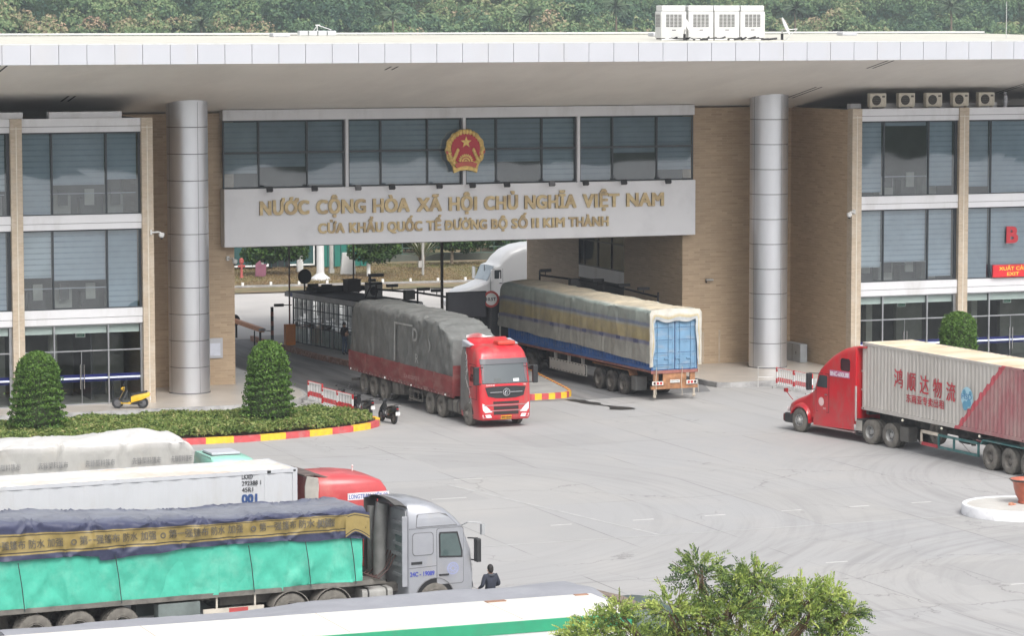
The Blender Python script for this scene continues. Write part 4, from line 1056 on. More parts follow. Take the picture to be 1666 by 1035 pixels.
# ------------------------------------------------------------------ corrugated box container
def container(par, x0, x1, hw, z0, z1, mats, pitch=.275, dep=.036, doors=None, roofmat=None, name='container', smooth_side=False):
    """mats=[side, frame]; x0<x1"""
    mb = MB(); n = int((x1 - x0 - .3) / (pitch / 4)); pat = (0, 0, 1, 1)
    for sd in (-1, 1):
        def fn(a, b):
            i = round(a * n); d = pat[i % 4] * dep if not smooth_side else (0 if i % 8 else .006)
            x = x0 + .15 + (x1 - x0 - .3) * a
            if not smooth_side and i % 4 in (1, 3): x += (.02 if i % 4 == 1 else -.02) * 0
            return (x, sd * (hw - .012 - d), z0 + .16 + (z1 - z0 - .27) * b)
        mb.grid(fn, n, 1, mi=0)
    for xe in (x0, x1):
        for sd in (-1, 1):
            mb.box(xe - (0 if xe == x0 else .15), xe + (.15 if xe == x0 else 0), sd * (hw - .12), sd * hw, z0, z1, mi=1)
    for sd in (-1, 1):
        mb.box(x0 + .15, x1 - .15, sd * (hw - .06), sd * hw, z0, z0 + .16, mi=1); mb.box(x0 + .15, x1 - .15, sd * (hw - .06), sd * hw, z1 - .11, z1 - .005, mi=1)
    for xe in (x0, x1 - .1): mb.box(xe, xe + .1, -hw + .12, hw - .12, z1 - .12, z1 - .004, mi=1); mb.box(xe, xe + .1, -hw + .12, hw - .12, z0, z0 + .15, mi=1)
    mb.box(x0 + .02, x0 + .05, -hw + .1, hw - .1, z0 + .1, z1 - .1, mi=0); mb.box(x1 - .05, x1 - .02, -hw + .1, hw - .1, z0 + .1, z1 - .1, mi=0); mb.box(x0 + .1, x1 - .1, -hw + .1, hw - .1, z0 + .02, z0 + .12, mi=1)
    o = part(name, mb, mats, par)
    rm = MB(); nr = int((x1 - x0 - .2) / .11)
    rm.grid(lambda a, b: (x0 + .1 + (x1 - x0 - .2) * a, (-hw + .06) + (2 * hw - .12) * b, z1 - .02 + (.018 if (round(a * nr) % 4) < 2 else 0)), nr, 1)
    part('roof', rm, roofmat or mats[0], o)
    cm = MB()
    for xe in (x0, x1 - .18):
        for sd in (-1, 1):
            for ze in (z0 - .002, z1 - .12): cm.box(xe - .004, xe + .184, sd * (hw - .16), sd * (hw + .004), ze, ze + .124, mi=0); cm.box(xe + .05, xe + .13, sd * (hw + .0041), sd * (hw + .006), ze + .03, ze + .09, mi=1)
    part('corner_casting', cm, [mats[1], DARK], o)
    return o
def std_wheels(root, steer, drives, trailer, steer_y=1.13, rims=None, tyre=None, T=None):
    T = T or (lambda x, y: (x, y, 0))
    for sd in (-1, 1):
        for x in steer:
            px, py, a = T(x, sd * steer_y); o = wheel(root, px, py, sd, False, rims or RIMG, tyre); o.rotation_euler[2] += a
        for x in drives:
            px, py, a = T(x, sd * 1.08); o = wheel(root, px, py, sd, True, rims or RIMG, tyre); o.rotation_euler[2] += a
        for x in trailer: wheel(root, x, sd * 1.08, sd, True, rims or RIMD, tyre)

# ================================================================== 1  grey-tarp lorry leaving the gate (front towards the camera)
CABRED = M('lorry_red_paint', (.55, .018, .03), .32, var=.05, scale=1.5, coat=.3, dirt=((.27, .14, .12), .42, 1.6, (1, 1, .5)))
CABGREYD = M('dusty_cab_side', (.155, .15, .145), .75, var=.12, scale=1.5, dirt=((.24, .225, .20), .4, 1.2))
g1 = thing('articulated_lorry', 'red cabbed lorry with a sagging grey tarpaulin marked D, driving out of the gate', 'lorry', (-5.75, -19.05, 0), R(-88.0))
cb = CabOver([(.36, -.07, -2.3, 1.20, .22), (.48, 0, -2.3, 1.23, .22), (1.0, .0, -2.3, 1.24, .20), (1.5, -.03, -2.3, 1.24, .20), (1.95, -.06, -2.3, 1.24, .2), (2.85, -.26, -2.3, 1.22, .22), (3.08, -.34, -2.3, 1.20, .26), (3.3, -.44, -2.3, 1.17, .3), (3.48, -.62, -2.3, 1.12, .35), (3.58, -.85, -2.3, 1.05, .38), (3.62, -1.1, -2.25, .96, .4)])
mb = MB(); cb.body(mb, [.36, .42, .48, .7, 1.0, 1.3, 1.5, 1.75, 1.95, 2.2, 2.5, 2.85, 3.0, 3.08, 3.2, 3.3, 3.4, 3.48, 3.53, 3.58, 3.62])
c1 = part('cab', mb, CABRED, g1, smooth=50)
mb = MB(); cb.front(mb, -1.08, 1.08, 2.0, 2.82, .006); part('windscreen', mb, WINSH, c1, smooth=True)
mb = MB(); cb.front(mb, -1.10, 1.10, 1.97, 2.85, .003); part('screen_surround', mb, CABIN, c1, smooth=True)
mb = MB(); cb.front(mb, -.55, -.2, 2.02, 2.2, .009); cb.front(mb, .38, .66, 2.06, 2.18, .009, mi=1); part('dashboard_paper', mb, [M('dash_grey', (.10, .11, .11), .6), M('paper_white', (.75, .78, .78), .6)], c1)
mb = MB(); cb.front(mb, -1.14, 1.14, 2.84, 3.08, .10, nu=16, nv=3); cb.front(mb, -1.14, 1.14, 2.84, 2.845, .05, nu=16, nv=1); part('sun_visor', mb, M('visor_grey', (.085, .085, .095), .35), c1, smooth=True)
mb = MB()
mb.add([(cb.fx(y, z) + .012, y, z) for y, z in ((-.98, 1.82), (-.5, 1.86), (0, 1.87), (.5, 1.86), (.98, 1.82), (.86, 1.42), (.5, 1.34), (0, 1.32), (-.5, 1.34), (-.86, 1.42))], [(0, 1, 8, 9), (1, 2, 7, 8), (2, 3, 6, 7), (3, 4, 5, 6)]); gr = part('grille', mb, PLBK, c1)
mb = MB()
mb.lathe([(.175, 0), (.175, .03), (.145, .03), (.145, 0)], (.01, 0, 1.6), 'x', 28)
for sd in (-1, 1):
    mb.tube([(.03, sd * .015, 1.6 + sd * .12), (.03, sd * .085, 1.6 + sd * .035), (.03, sd * .015, 1.6 - sd * .055), (.03, sd * .05, 1.6 - sd * .10)], .018, 5)
    mb.box(-.01, .02, sd * .2, sd * .78, 1.585, 1.62)
part('round_badge', mb, CHROME, gr)
mb = MB()
for z0_, z1_, w_ in ((1.08, 1.19, .62), (.82, .98, .60), (.60, .75, .60)): cb.front(mb, -w_, w_, z0_, z1_, .008)
part('lower_grille', mb, M('slot_dark', (.03, .02, .02), .7), c1)
mb = MB()
for z in (1.03, .78): cb.front(mb, -1.05, 1.05, z - .012, z + .012, .02)
part('chrome_strip', mb, M('grey_strip', (.33, .32, .33), .4), c1)
for sd in (-1, 1):
    mb = MB(); mb.add([(cb.fx(sd * y, z) + .012, sd * y, z) for y, z in ((.66, .72), (1.0, .70), (1.10, .82), (1.12, 1.12), (1.0, 1.05))], [(0, 1, 2, 3, 4)] if sd > 0 else [(4, 3, 2, 1, 0)]); mb.add([(cb.fx(sd * y, z) + .012, sd * y, z) for y, z in ((.68, .48), (1.08, .46), (1.12, .60), (.76, .62))], [(0, 1, 2, 3)])
    part('headlight', mb, LENS, c1)
    mirror_arm(c1, -.05, 1.30, 2.35, sd, h=.8); arch(cb, c1, -1.45, sd, .60)
mb = MB(); cb.front(mb, -.26, .26, .40, .56, .016, nu=4, nv=1, mi=0); letter(mb, '24C 105·62', (.035, -.22, .44), (0, 1, 0), (0, 0, 1), .09, .44, .02, mi=1)
part('number_plate', mb, [M('plate_yellow', (.75, .50, .03), .5), M('plate_ink', (.05, .04, .02), .5)], c1)
mb = MB(); letter(mb, '东风天龙', (.02, -.98, 1.895), (0, 1, 0), (0, 0, 1), .055, .42, .02); letter(mb, 'KL', (.02, .84, 1.895), (0, 1, 0), (0, 0, 1), .05, .12, .02); part('front_lettering', mb, M('white_lettering', (.75, .75, .74), .5), c1)
# right flank: grey lower corner, door, window, white painted flourish
mb = MB()
for sd in (-1, 1): cb.flank(mb, [(.62, -2.29, -.95), (1.3, -2.29, -1.05), (2.2, -2.29, -1.38), (2.8, -2.29, -1.55), (3.55, -2.24, -1.95)], sd, .009)
part('grey_flank_panel', mb, CABGREYD, c1)
for sd in (-1, 1):
    mb = MB(); cb.flank(mb, [(1.25, -1.30, -.40), (2.8, -1.30, -.52)], sd, .012, 1); cb.flank(mb, [(1.27, -1.28, -.42), (2.78, -1.28, -.54)], sd, .016, 0); d_ = part('door', mb, [CABRED, DARK], c1)
    mb = MB(); cb.side(mb, rrect(-1.2, -.48, 2.0, 2.70, .1), sd, .016); part('side_window', mb, M('side_glass_dark', (.03, .035, .04), .08, spec=.8), d_)
    mb = MB(); mb.box(-1.2, -1.0, sd * 1.25, sd * 1.28, 1.75, 1.79); part('handle', mb, PLBK, d_)
mb = MB(); rq = random.Random(11)
for q in range(26):
    t = q / 25; x = -1.80 + .12 * math.sin(t * 9) + .62 * t; z = 3.3 - 2.2 * t
    x2, z2 = x + rq.uniform(-.16, .16), z - rq.uniform(.05, .2)
    y = -(cb.at(z)[3] + .022); y2 = -(cb.at(z2)[3] + .022); mb.add([(x, y, z), (x + .06, y, z), (x2 + .04, y2, z2), (x2, y2, z2)], [(0, 1, 2, 3)])
part('painted_flourish', mb, M('white_decal', (.70, .68, .67), .5), c1)
mb = MB()
mb.prism([(-1.55, 3.55), (-2.25, 3.85), (-2.3, 3.85), (-2.3, 3.5)], 'y', -.95, .95, mi=0)
for sd in (-1, 1): mb.prism([(-1.5, 3.5), (-1.3, 3.62), (-2.28, 3.78), (-2.28, 3.45)], 'y', sd * .95, sd * 1.18, mi=1)
part('roof_deflector', mb, [CABRED, M('fairing_pale_grey', (.42, .44, .48), .4)], c1, bevel=.04)
mb = MB(); mb.box(-1.45, -.85, -.02, .82, 3.6, 3.78); part('roof_air_conditioner', mb, M('orange_red_paint', (.58, .07, .045), .4), c1, bevel=.05)
mb = MB(); mb.grid(lambda a, b: (-2.2 + .25 * math.sin(5 * a) * b + .5 * a * 0, -1.0 + 1.3 * a, 3.86 + .10 * math.sin(a * 5) * b + .12 * b), 10, 3); part('rolled_sheet', mb, M('white_sheet', (.75, .73, .72), .6), c1)
# tractor chassis
frame_rails(g1, -.6, -7.2, CHASD)
mb = MB(); [axle(mb, x) for x in (-1.45, -4.75, -6.1, -12.0, -13.35, -14.7)]; part('axle', mb, CHASD, g1)
for sd in (-1, 1):
    tank(g1, -3.5, -2.55, sd); mb = MB(); mb.box(-4.0, -3.55, sd * .7, sd * 1.15, .4, .95); part('air_tank_box', mb, CHASD, g1, bevel=.03)
    for x in (-4.75, -6.1): fender(g1, x, sd, .6, 40, 150, CHASD)
    fender(g1, -1.45, sd, .66, 5, 175, CHASD, .8, 1.24)
std_wheels(g1, [-1.45], [-4.75, -6.1], [-12.0, -13.35, -14.7], rims=RIMD, tyre=RUBD)
# trailer with red drop sides
BEDRED = M('trailer_dusty_red', (.235, .045, .045), .7, var=.18, scale=1.2, dirt=((.30, .17, .145), .45, .9, (1, 1, 2.5)))
mb = MB(); mb.box(-16.5, -3.15, -1.25, 1.25, 1.12, 1.24, mi=0)
for sd in (-1, 1):
    q = -16.5
    while q < -3.4:
        mb.box(q + .012, min(q + 2.2, -3.2) - .012, sd * 1.22, sd * 1.27, 1.24, 2.0, mi=0); mb.box(q - .02, q + .02, sd * 1.2, sd * 1.285, 1.2, 2.03, mi=1); q += 2.22
    mb.box(-16.5, -3.15, sd * 1.20, sd * 1.275, 1.05, 1.24, mi=1)
mb.box(-16.5, -16.45, -1.25, 1.25, 1.24, 2.0, mi=0); mb.box(-3.2, -3.15, -1.25, 1.25, 1.24, 2.5, mi=0)
q = -16.2
while q < -3.3: mb.box(q, q + .05, -1.278, -1.27, 1.07, 1.14, mi=2); q += .42
bd = part('trailer_bed', mb, [BEDRED, M('trailer_rail_red', (.20, .05, .05), .75, var=.25, scale=3, dirt=(DUST, .4, 2)), M('worn_reflector', (.40, .33, .31), .5)], g1)
mb = MB(); letter(mb, '云A·8DZ07挂号', (-9.2, -1.276, 1.40), (1, 0, 0), (0, 0, 1), .17, 2.0, .02); part('side_lettering', mb, M('faded_pink_lettering', (.40, .22, .21), .7), bd)
mb = MB()
for x in (-16.2, -11.6, -8.2, -4.0): mb.ball((x, -1.29, 1.12), .045, 8, 5)
part('side_marker_lamp', mb, M('marker_white', (.8, .8, .78), .3), bd)
frame_rails(g1, -16.2, -6.3, CHASD, .8, 1.08, 'trailer_frame')
mb = MB()
for sd in (-1, 1): mb.box(-9.2, -9.05, sd * .8, sd * .95, .3, 1.1); mb.box(-9.35, -8.9, sd * .75, sd * 1.0, .28, .32)
part('landing_leg', mb, CHASD, g1)
mb = MB()
for sd in (-1, 1): mb.box(-10.9, -10.2, sd * .72, sd * 1.18, .45, 1.0); mb.box(-10.0, -9.5, sd * .75, sd * 1.15, .5, 1.02)
part('tool_box', mb, CHASD, g1, bevel=.02)
mb = MB()
for sd in (-1, 1):
    mb.box(-8.8, -7.1, sd * 1.12, sd * 1.17, .42, .52); mb.box(-8.8, -7.1, sd * 1.12, sd * 1.17, .82, .92)
    for x in (-8.8, -8.3, -7.7, -7.15): mb.box(x, x + .06, sd * 1.12, sd * 1.16, .42, .98)
part('side_guard', mb, CHASD, g1)
mb = MB(); mb.box(-16.48, -16.40, -1.15, 1.15, .5, .62)
for sd in (-1, 1): mb.box(-16.4, -16.2, sd * .5, sd * .6, .55, 1.1)
part('rear_bumper', mb, CHASD, g1)
P = tarp_profile(1.21, 1.9, 4.46, .34, .06)
dg = folds(1.3, .028, .07, .8)
def topg(x, y):
    t = 0
    if x > -5.4: t -= .62 * min(1, (x + 5.4) / 1.6) ** 1.2
    t -= .20 * max(0, (x + 9) / 6) if x > -9 else 0
    return t + .05 * noise.noise((x * .9, y * 2, 3))
tnG = tension([(x, 2.45) for x in (-15.6, -12.4, -9.9, -7.0, -5.2)] + [(x, 0.0) for x in (-16, -13.6, -11.2, -8.8, -6.6, -4.4, -3.6)] + [(-4.2, 1.5), (-4.8, 2.2)], .07, .8, 6); TG_ = arc(P)[-1]
mb = tarp_mesh(-16.55, -3.5, P, lambda x, s, y, z: dg(x, s, y, z) * .8 + tnG(x, min(s, TG_ - s)), 200, (1.0, .35, .22), (.7, .3, .12), topg, lambda x: .05 * noise.noise((x * 1.3, 0, 8)) - .03)
TG = cloth('grey_canvas', col=(.150, .155, .150), dirt=((.27, .27, .26), .35, 1.1), bump=.5, var=.16, deep=.10)
tp = part('tarpaulin', mb, TG, g1, smooth=70)
def warpg(p): return Vector((p.x, p.y - .035 - .06 * abs(noise.noise((p.x, p.z, 1))), p.z))
mb = MB(); L_ = MB()
letter(mb, 'D', (-8.0, -1.25, 3.22), (1, 0, 0), (0, 0, 1), .62, .62, .03, warp=warpg)
letter(mb, 'R', (-7.7, -1.25, 2.22), (1, 0, 0), (0, 0, 1), .45, .42, .0, warp=warpg)
letter(mb, ')', (-6.1, -1.25, 3.0), (1, 0, 0), (0, 0, 1), .5, .3, .0, warp=warpg)
mb.add([warpg(Vector(p)) for p in ((-10.35, -1.25, 2.1), (-10.22, -1.25, 2.1), (-10.22, -1.25, 3.93), (-10.35, -1.25, 3.93))], [(0, 1, 2, 3)])
mb.add([warpg(Vector(p)) for p in ((-10.2, -1.25, 3.83), (-8.0, -1.25, 3.86), (-8.0, -1.25, 3.95), (-10.2, -1.25, 3.92))], [(0, 1, 2, 3)])
part('painted_letters', mb, M('chalk_white_paint', (.34, .345, .335), .8, var=.2, scale=3), tp)

# ================================================================== 2  blue container lorry entering the gate (seen from behind)
b2 = thing('articulated_lorry', 'blue lorry with a yellow striped tarpaulin over its load, seen from behind entering the gate', 'lorry', (5.5, -12.2, 0), R(92.9))
BLU = M('container_blue', (.15, .28, .42), .5, var=.12, scale=1.5, dirt=((.30, .32, .36), .35, 1.2, (1, 1, 3)))
BLU2 = M('side_board_blue', (.035, .12, .36), .55, var=.15, scale=1.5, dirt=((.16, .2, .28), .4, 1.5, (1, 1, 3)))
ORG = M('rusty_orange_frame', (.34, .165, .08), .8, var=.35, scale=3, dirt=((.13, .075, .045), .55, 2.2))
LN = 17.6
bx = container(b2, 0, LN - 1.0, 1.22, 1.45, 3.98, [BLU2, BLU2], pitch=.30, dep=.03, name='container_body')
mb = MB()
for sd in (-1, 1):
    y0, y1 = (-1.16, -.03) if sd < 0 else (.03, 1.16)
    mb.box(-.03, .0, y0, y1, 1.5, 3.98, mi=0)
    for z in (1.62, 2.2, 2.8, 3.4): mb.box(-.05, -.028, y0 + .04, y1 - .04, z, z + .07, mi=0); mb.box(-.0305, -.029, y0 + .06, y1 - .06, z + .075, z + .1, mi=1)
    for yy in (y0 + .05, y1 - .11): mb.box(-.05, -.028, yy, yy + .06, 1.5, 3.98, mi=0)
    for q in (.28, .80): yb = y0 + 1.13 * q; mb.tube([(-.07, yb, 1.46), (-.07, yb, 4.0)], .02, 6, mi=0); mb.box(-.09, -.05, yb - .04, yb + .22, 1.98, 2.03, mi=0)
mb.box(-.035, -.028, -.028, .028, 1.5, 3.98, mi=1)
part('door', mb, [BLU, M('seam_navy', (.02, .05, .12), .7)], bx)
mb = MB(); mb.box(-.02, LN - .4, -1.25, 1.25, 1.34, 1.44, mi=0); mb.box(-.06, -.02, -1.26, 1.26, 1.30, 1.45, mi=0)
part('trailer_deck', mb, M('deck_oxide_red', (.26, .10, .08), .75, var=.25, scale=2.5, dirt=((.30, .2, .16), .4, 2)), b2)
frame_rails(b2, .2, 13.5, CHAS, .85, 1.33, 'trailer_frame')
mb = MB(); mb.box(-.02, .10, -1.24, 1.24, .55, .70); mb.box(-.03, .05, -.62, .62, .70, 1.3)
for sd in (-1, 1): mb.box(0, .1, sd * .85, sd * 1.1, .7, 1.32)
part('rear_bumper', mb, ORG, b2)
for sd in (-1, 1):
    mb = MB(); mb.box(-.06, -.02, sd * .62, sd * 1.2, .75, .93, mi=0)
    for k in range(3): mb.lathe([(.001, -.066), (.065, -.066), (.065, -.06)], (0, sd * (.74 + .17 * k), .84), 'x', 14, mi=1 if k < 2 else 2)
    part('tail_lamp', mb, [M('lamp_panel_white', (.62, .60, .56), .5), LENSR, M('lamp_dark', (.05, .03, .03), .3)], b2)
    mb = MB(); mb.tube([(.02, sd * 1.05, .55), (.02, sd * 1.05, .22)], .06, 8); mb.ball((.02, sd * 1.05, .2), .09, 8, 5); part('hanging_wedge', mb, M('pale_rope', (.45, .40, .33), .9), b2)
    mb = MB(); n_ = 14; pts = [(5.9 - 4.0 * 0, 0)]
    mb.prism([(2.35, 1.0), (2.5, 1.22), (6.5, 1.22), (6.5, 1.26), (2.45, 1.26), (2.28, 1.0)], 'y', sd * .8, sd * 1.22); part('mudguard', mb, ORG, b2)
    mb = MB(); mb.box(1.7, 2.2, sd * .6, sd * 1.2, .32, 1.0); part('mud_flap_box', mb, M('grey_box', (.13, .13, .125), .7, var=.2), b2, bevel=.02)
    mb = MB(); mb.box(7.2, 11.6, sd * 1.16, sd * 1.2, .46, 1.02, mi=0); q = 7.25
    while q < 11.5: mb.box(q, q + .16, sd * 1.2005, sd * 1.203, .49, .53, mi=1); mb.box(q, q + .16, sd * 1.2005, sd * 1.203, .95, .99, mi=1); q += .36
    for x in (7.2, 11.5): mb.box(x, x + .1, sd * 1.2005, sd * 1.204, .49, .99, mi=1)
    for x in (7.8, 9.4, 11.0): mb.box(x, x + .06, sd * 1.0, sd * 1.16, .6, 1.34, mi=0)
    part('side_guard', mb, [M('dirty_white_guard', (.50, .49, .46), .7, var=.15, scale=2, dirt=(DUST, .4, 2)), DARK], b2)
mb = MB(); mb.box(-.075, -.06, -.26, .26, .84, .98, mi=0); letter(mb, '15R·01962', (-.076, .22, .88), (0, -1, 0), (0, 0, 1), .08, .44, .01, mi=1); part('number_plate', mb, [M('plate_white', (.62, .62, .60), .5), PLBK], b2)
std_wheels(b2, [17.4 + 2.6], [14.0, 15.35], [3.15, 4.5, 5.85], rims=RIMD)
mb = MB(); [axle(mb, x) for x in (3.15, 4.5, 5.85, 14.0, 15.35)]; part('axle', mb, CHAS, b2)
# its tractor, mostly hidden inside the passage
frame_rails(b2, 13.2, 20.6, CHAS)
cb2 = CabOver([(.4, -.05, -2.2, 1.2, .2), (1.0, 0, -2.2, 1.24, .2), (1.95, -.05, -2.2, 1.24, .2), (2.85, -.22, -2.2, 1.2, .22), (3.2, -.4, -2.2, 1.12, .3), (3.4, -.8, -2.2, 1.0, .35)])
mb = MB(); mb.at(21.3, 0, 0); cb2.body(mb, [.4, .7, 1, 1.5, 1.95, 2.4, 2.85, 3.0, 3.2, 3.3, 3.4]); part('cab', mb, M('cab_charcoal', (.05, .055, .06), .4), b2, smooth=50)
STR = [(0, (.36, .355, .32)), (.62, (.34, .335, .30)), (.74, (.17, .175, .25)), (.82, (.18, .185, .26)), (.90, (.36, .30, .16)), (1.40, (.40, .335, .19)), (1.52, (.33, .34, .31)), (1.60, (.18, .21, .29)), (1.68, (.19, .22, .29)), (1.76, (.31, .34, .31)), (2.12, (.36, .40, .36)), (2.3, (.30, .36, .34)), (2.42, (.46, .47, .42)), (2.7, (.55, .48, .36)), (3.2, (.62, .55, .42))]
TS = cloth('striped_pe_tarp', STR, smax=3.8, bump=.35, var=.16, dirt=((.24, .23, .21), .5, .9), wavy=.035)
P = tarp_profile(1.29, 2.0, 4.32, .16, .10, flare=.06)
def hemb(x): return .10 * noise.noise((x * .45, 2, 1)) - .22 * (1 - min(1, x / 9)) + .10 * min(1, max(0, (x - 9) / 8))
dB = folds(4.2, .03, .05, .35)
tnB = tension([(x, 0.0) for x in (.3, 2.6, 5.2, 7.7, 10.2, 12.8, 15.2, 17.2)] + [(x, 2.3) for x in (.2, 4.1, 8.8, 13.3)], .06, .8, 8); TB_ = arc(P)[-1]
mb = tarp_mesh(-.06, LN + .1, P, lambda x, s, y, z: dB(x, s, y, z) + tnB(x, min(s, TB_ - s)), 200, None, (1.0, .55, .1), lambda x, y: .12 * max(0, (x - 6) / 9) + .04 * noise.noise((x * .8, y, 2)), hemb, cap=(False, True))
tb = part('tarpaulin', mb, TS, b2, smooth=70)
q = 1.2; ri = random.Random(4)
while q < 16:
    mb = MB()
    for k in range(3): mb.add([(q + .16 * k, 1.335 + .03, 2.70 + ri.uniform(-.03, .02)), (q + .16 * k + .12, 1.365, 2.70 + ri.uniform(-.03, .02)), (q + .16 * k + .12, 1.365, 2.86), (q + .16 * k, 1.365, 2.86)], [(0, 1, 2, 3)])
    q += 1.9; part('printed_mark', mb, M('tarp_ink', (.09, .10, .20), .8), tb)
# loose rear flap hanging round the doors
mb = MB(); outer = []; inner = []
for k in range(41):
    t = k / 40
    if t < .34: a = t / .34; outer.append((1.37, 1.62 + 2.65 * a)); inner.append((1.13 + .22 * max(0, .40 - a) + .035 * math.sin(a * 9), 1.66 + 2.15 * a))
    elif t < .66: a = (t - .34) / .32; outer.append((1.37 - 2.74 * a, 4.32 + .08 * math.sin(math.pi * a))); inner.append((1.12 - 2.22 * a, 3.86 - .10 * math.sin(math.pi * a) + .05 * math.cos(a * 12)))
    else: a = (t - .66) / .34; outer.append((-1.40, 4.3 - 2.65 * a)); inner.append((-1.08 - .40 * max(0, a - .62) + .04 * math.sin(a * 8), 3.82 - 2.15 * a))
vs = []; fs = []; uv = []
for k, (o_, i_) in enumerate(zip(outer, inner)):
    for q in range(5):
        t = q / 4; wob = .05 * noise.noise((k * .6, q * .9, 3)); vs.append((-.10 - .10 * math.sin(math.pi * min(1, t * .8)) + wob, o_[0] + (i_[0] - o_[0]) * t, o_[1] + (i_[1] - o_[1]) * t)); uv.append((k * .15, 2.45 + t * .9 + .2 * noise.noise((k * .3, q, 0))))
for k in range(40):
    for q in range(4): fs.append((k * 5 + q, k * 5 + q + 1, k * 5 + 6 + q, k * 5 + 5 + q))
mb.add(vs, fs, uv); part('rear_flap', mb, cloth('pale_tarp_lining', [(0, (.40, .38, .33)), (2.5, (.48, .46, .40)), (2.8, (.52, .50, .45)), (3.0, (.46, .38, .22)), (3.15, (.40, .43, .45)), (3.5, (.52, .51, .48))], smax=3.8, bump=.6, var=.2, wavy=.12), tb, smooth=70)
for y, z0_ in ((1.02, .30), (-1.22, .35), (-.35, .25)): mb = MB(); mb.tube([(-.14, y, 1.6), (-.16, y + .05, .9), (-.15, y, z0_)], .012, 5); part('loose_strap', mb, M('pale_strap', (.55, .50, .42), .9), b2)

# ================================================================== conventional (bonneted) cab
class Conv:
    def __init__(s, st): s.st = st
    def at(s, x):
        L = s.st
        if x >= L[0][0]: return L[0]
        for a, b in zip(L, L[1:]):
            if x >= b[0]:
                t = (x - a[0]) / (b[0] - a[0]); return tuple(p + (q - p) * t for p, q in zip(a, b))
        return L[-1]
    def ring(s, x, n=6):
        _, zb, zt, hw, r = s.at(x); r = min(r, (zt - zb) * .45); pts = [(x, -hw, zb)]
        for k in range(n + 1): a = math.pi - math.pi / 2 * k / n; pts.append((x, -(hw - r) + r * math.cos(a), zt - r + r * math.sin(a)))
        for k in range(n + 1): a = math.pi / 2 - math.pi / 2 * k / n; pts.append((x, hw - r + r * math.cos(a), zt - r + r * math.sin(a)))
        return pts + [(x, hw, zb)]
    def body(s, mb, xs, mi=0): return mb.loft([s.ring(x) for x in xs], mi)
    def side(s, mb, poly, sd, off=.01, mi=None):
        vs = [(x, sd * (s.at(x)[3] + off), z) for x, z in poly]; mb.add(vs, [tuple(range(len(vs)))], mi=mi); return mb
def bonnet_cab(par, st, paint, loc, rz, label, red=True, win_z=(2.12, 2.66), sleeper=None, nm='cab', doorx=(-2.2, -3.15)):
    cv = Conv(st); mb = MB(); xs = []
    for a, b in zip(st, st[1:]):
        for q in range(3): xs.append(a[0] + (b[0] - a[0]) * q / 3)
    xs.append(st[-1][0]); cv.body(mb, xs); o = part(nm, mb, paint, par, smooth=45, label=label); o.location = loc; o.rotation_euler = (0, 0, rz)
    # windscreen on the slope between bonnet and roof cap
    wb, wt = -1.98, -2.42
    def wsf(u, v, off=.02):
        x = wb + (wt - wb) * v; _, zb, zt, hw, r = cv.at(x); y = (u - .5) * 2 * (hw - .12)
        return (x + .03 - .10 * (2 * u - 1) ** 2 * 0 + off, y, zt + .015 - .05 * (2 * u - 1) ** 2)
    mb = MB(); mb.grid(lambda u, v: wsf(u, v), 8, 3); part('windscreen', mb, M('screen_reflective', (.30, .36, .40), .08, spec=1.0, var=.15, scale=1), o, smooth=True)
    mb = MB(); mb.box(wb - .23, wb - .20, -.02, .02, 1.95, 2.9); part('screen_pillar', mb, PLBK, o)
    for sd in (-1, 1):
        mb = MB(); x1_, x0_ = doorx
        cv.side(mb, [(x0_, 1.05), (x1_, 1.05), (x1_, 2.2), (x1_ - .18, 2.74), (x0_, 2.74)], sd, .006, 1); cv.side(mb, [(x0_ + .02, 1.07), (x1_ - .02, 1.07), (x1_ - .02, 2.2), (x1_ - .2, 2.72), (x0_ + .02, 2.72)], sd, .012, 0)
        d_ = part('door', mb, [paint, DARK], o)
        mb = MB(); cv.side(mb, [(x0_ + .12, win_z[0]), (x1_ - .05, win_z[0]), (x1_ - .10, win_z[0] + .2), (x1_ - .26, win_z[1]), (x0_ + .16, win_z[1]), (x0_ + .12, win_z[1] - .06)], sd, .016); part('side_window', mb, M('door_glass', (.05, .06, .065), .06, spec=.8), d_)
        mb = MB(); mb.box(x0_ + .08, x0_ + .26, sd * (cv.at(x0_)[3] + .01), sd * (cv.at(x0_)[3] + .05), 1.82, 1.86); part('handle', mb, CHROME, d_)
        if sleeper:
            mb = MB(); cv.side(mb, rrect(*sleeper, .12), sd, .01); part('sleeper_window', mb, M('sleeper_glass', (.02, .022, .026), .08, spec=.8), o)
        mirror_arm(o, -2.1, 1.34, 2.35, sd, PLBK if red else paint, .75)
        # front wing over the wheel
        mb = MB(); vs = []; n_ = 14
        for k in range(n_ + 1):
            a = R(-2 + 184 * k / n_); rr_ = .66; xx, zz = -1.08 + rr_ * math.cos(a) * 1.0, .55 + rr_ * math.sin(a) * .98
            zin = zz + .10; vs += [(xx, sd * .78, zin + .06), (xx, sd * 1.12, zz + .06), (xx, sd * 1.2, zz - .02), (xx, sd * 1.18, zz - .08), (xx, sd * .8, zz - .06)]
        fs = [(k * 5 + q, k * 5 + q + 1, k * 5 + 6 + q, k * 5 + 5 + q) for k in range(n_) for q in range(4)]; mb.add(vs, fs); part('front_wing', mb, paint, o, smooth=50)
        mb = MB(); mb.add([(.0, sd * .78, .80), (-.02, sd * 1.02, .80), (-.1, sd * 1.08, 1.0), (-.06, sd * .82, 1.05)], [(0, 1, 2, 3)]); mb.at(); part('headlight', mb, LENS, o)
    mb = MB(); mb.box(-.3, .12, -1.18, 1.18, .36, .74); part('bumper', mb, paint if not red else M('bumper_red_black', (.10, .015, .018), .5), o, bevel=.08)
    mb = MB()
    for sd in (-1, 1): mb.box(-.62, -.02, sd * 1.0, sd * 1.2, .34, .78)
    part('bumper_end', mb, PLBK if red else paint, o, bevel=.06)
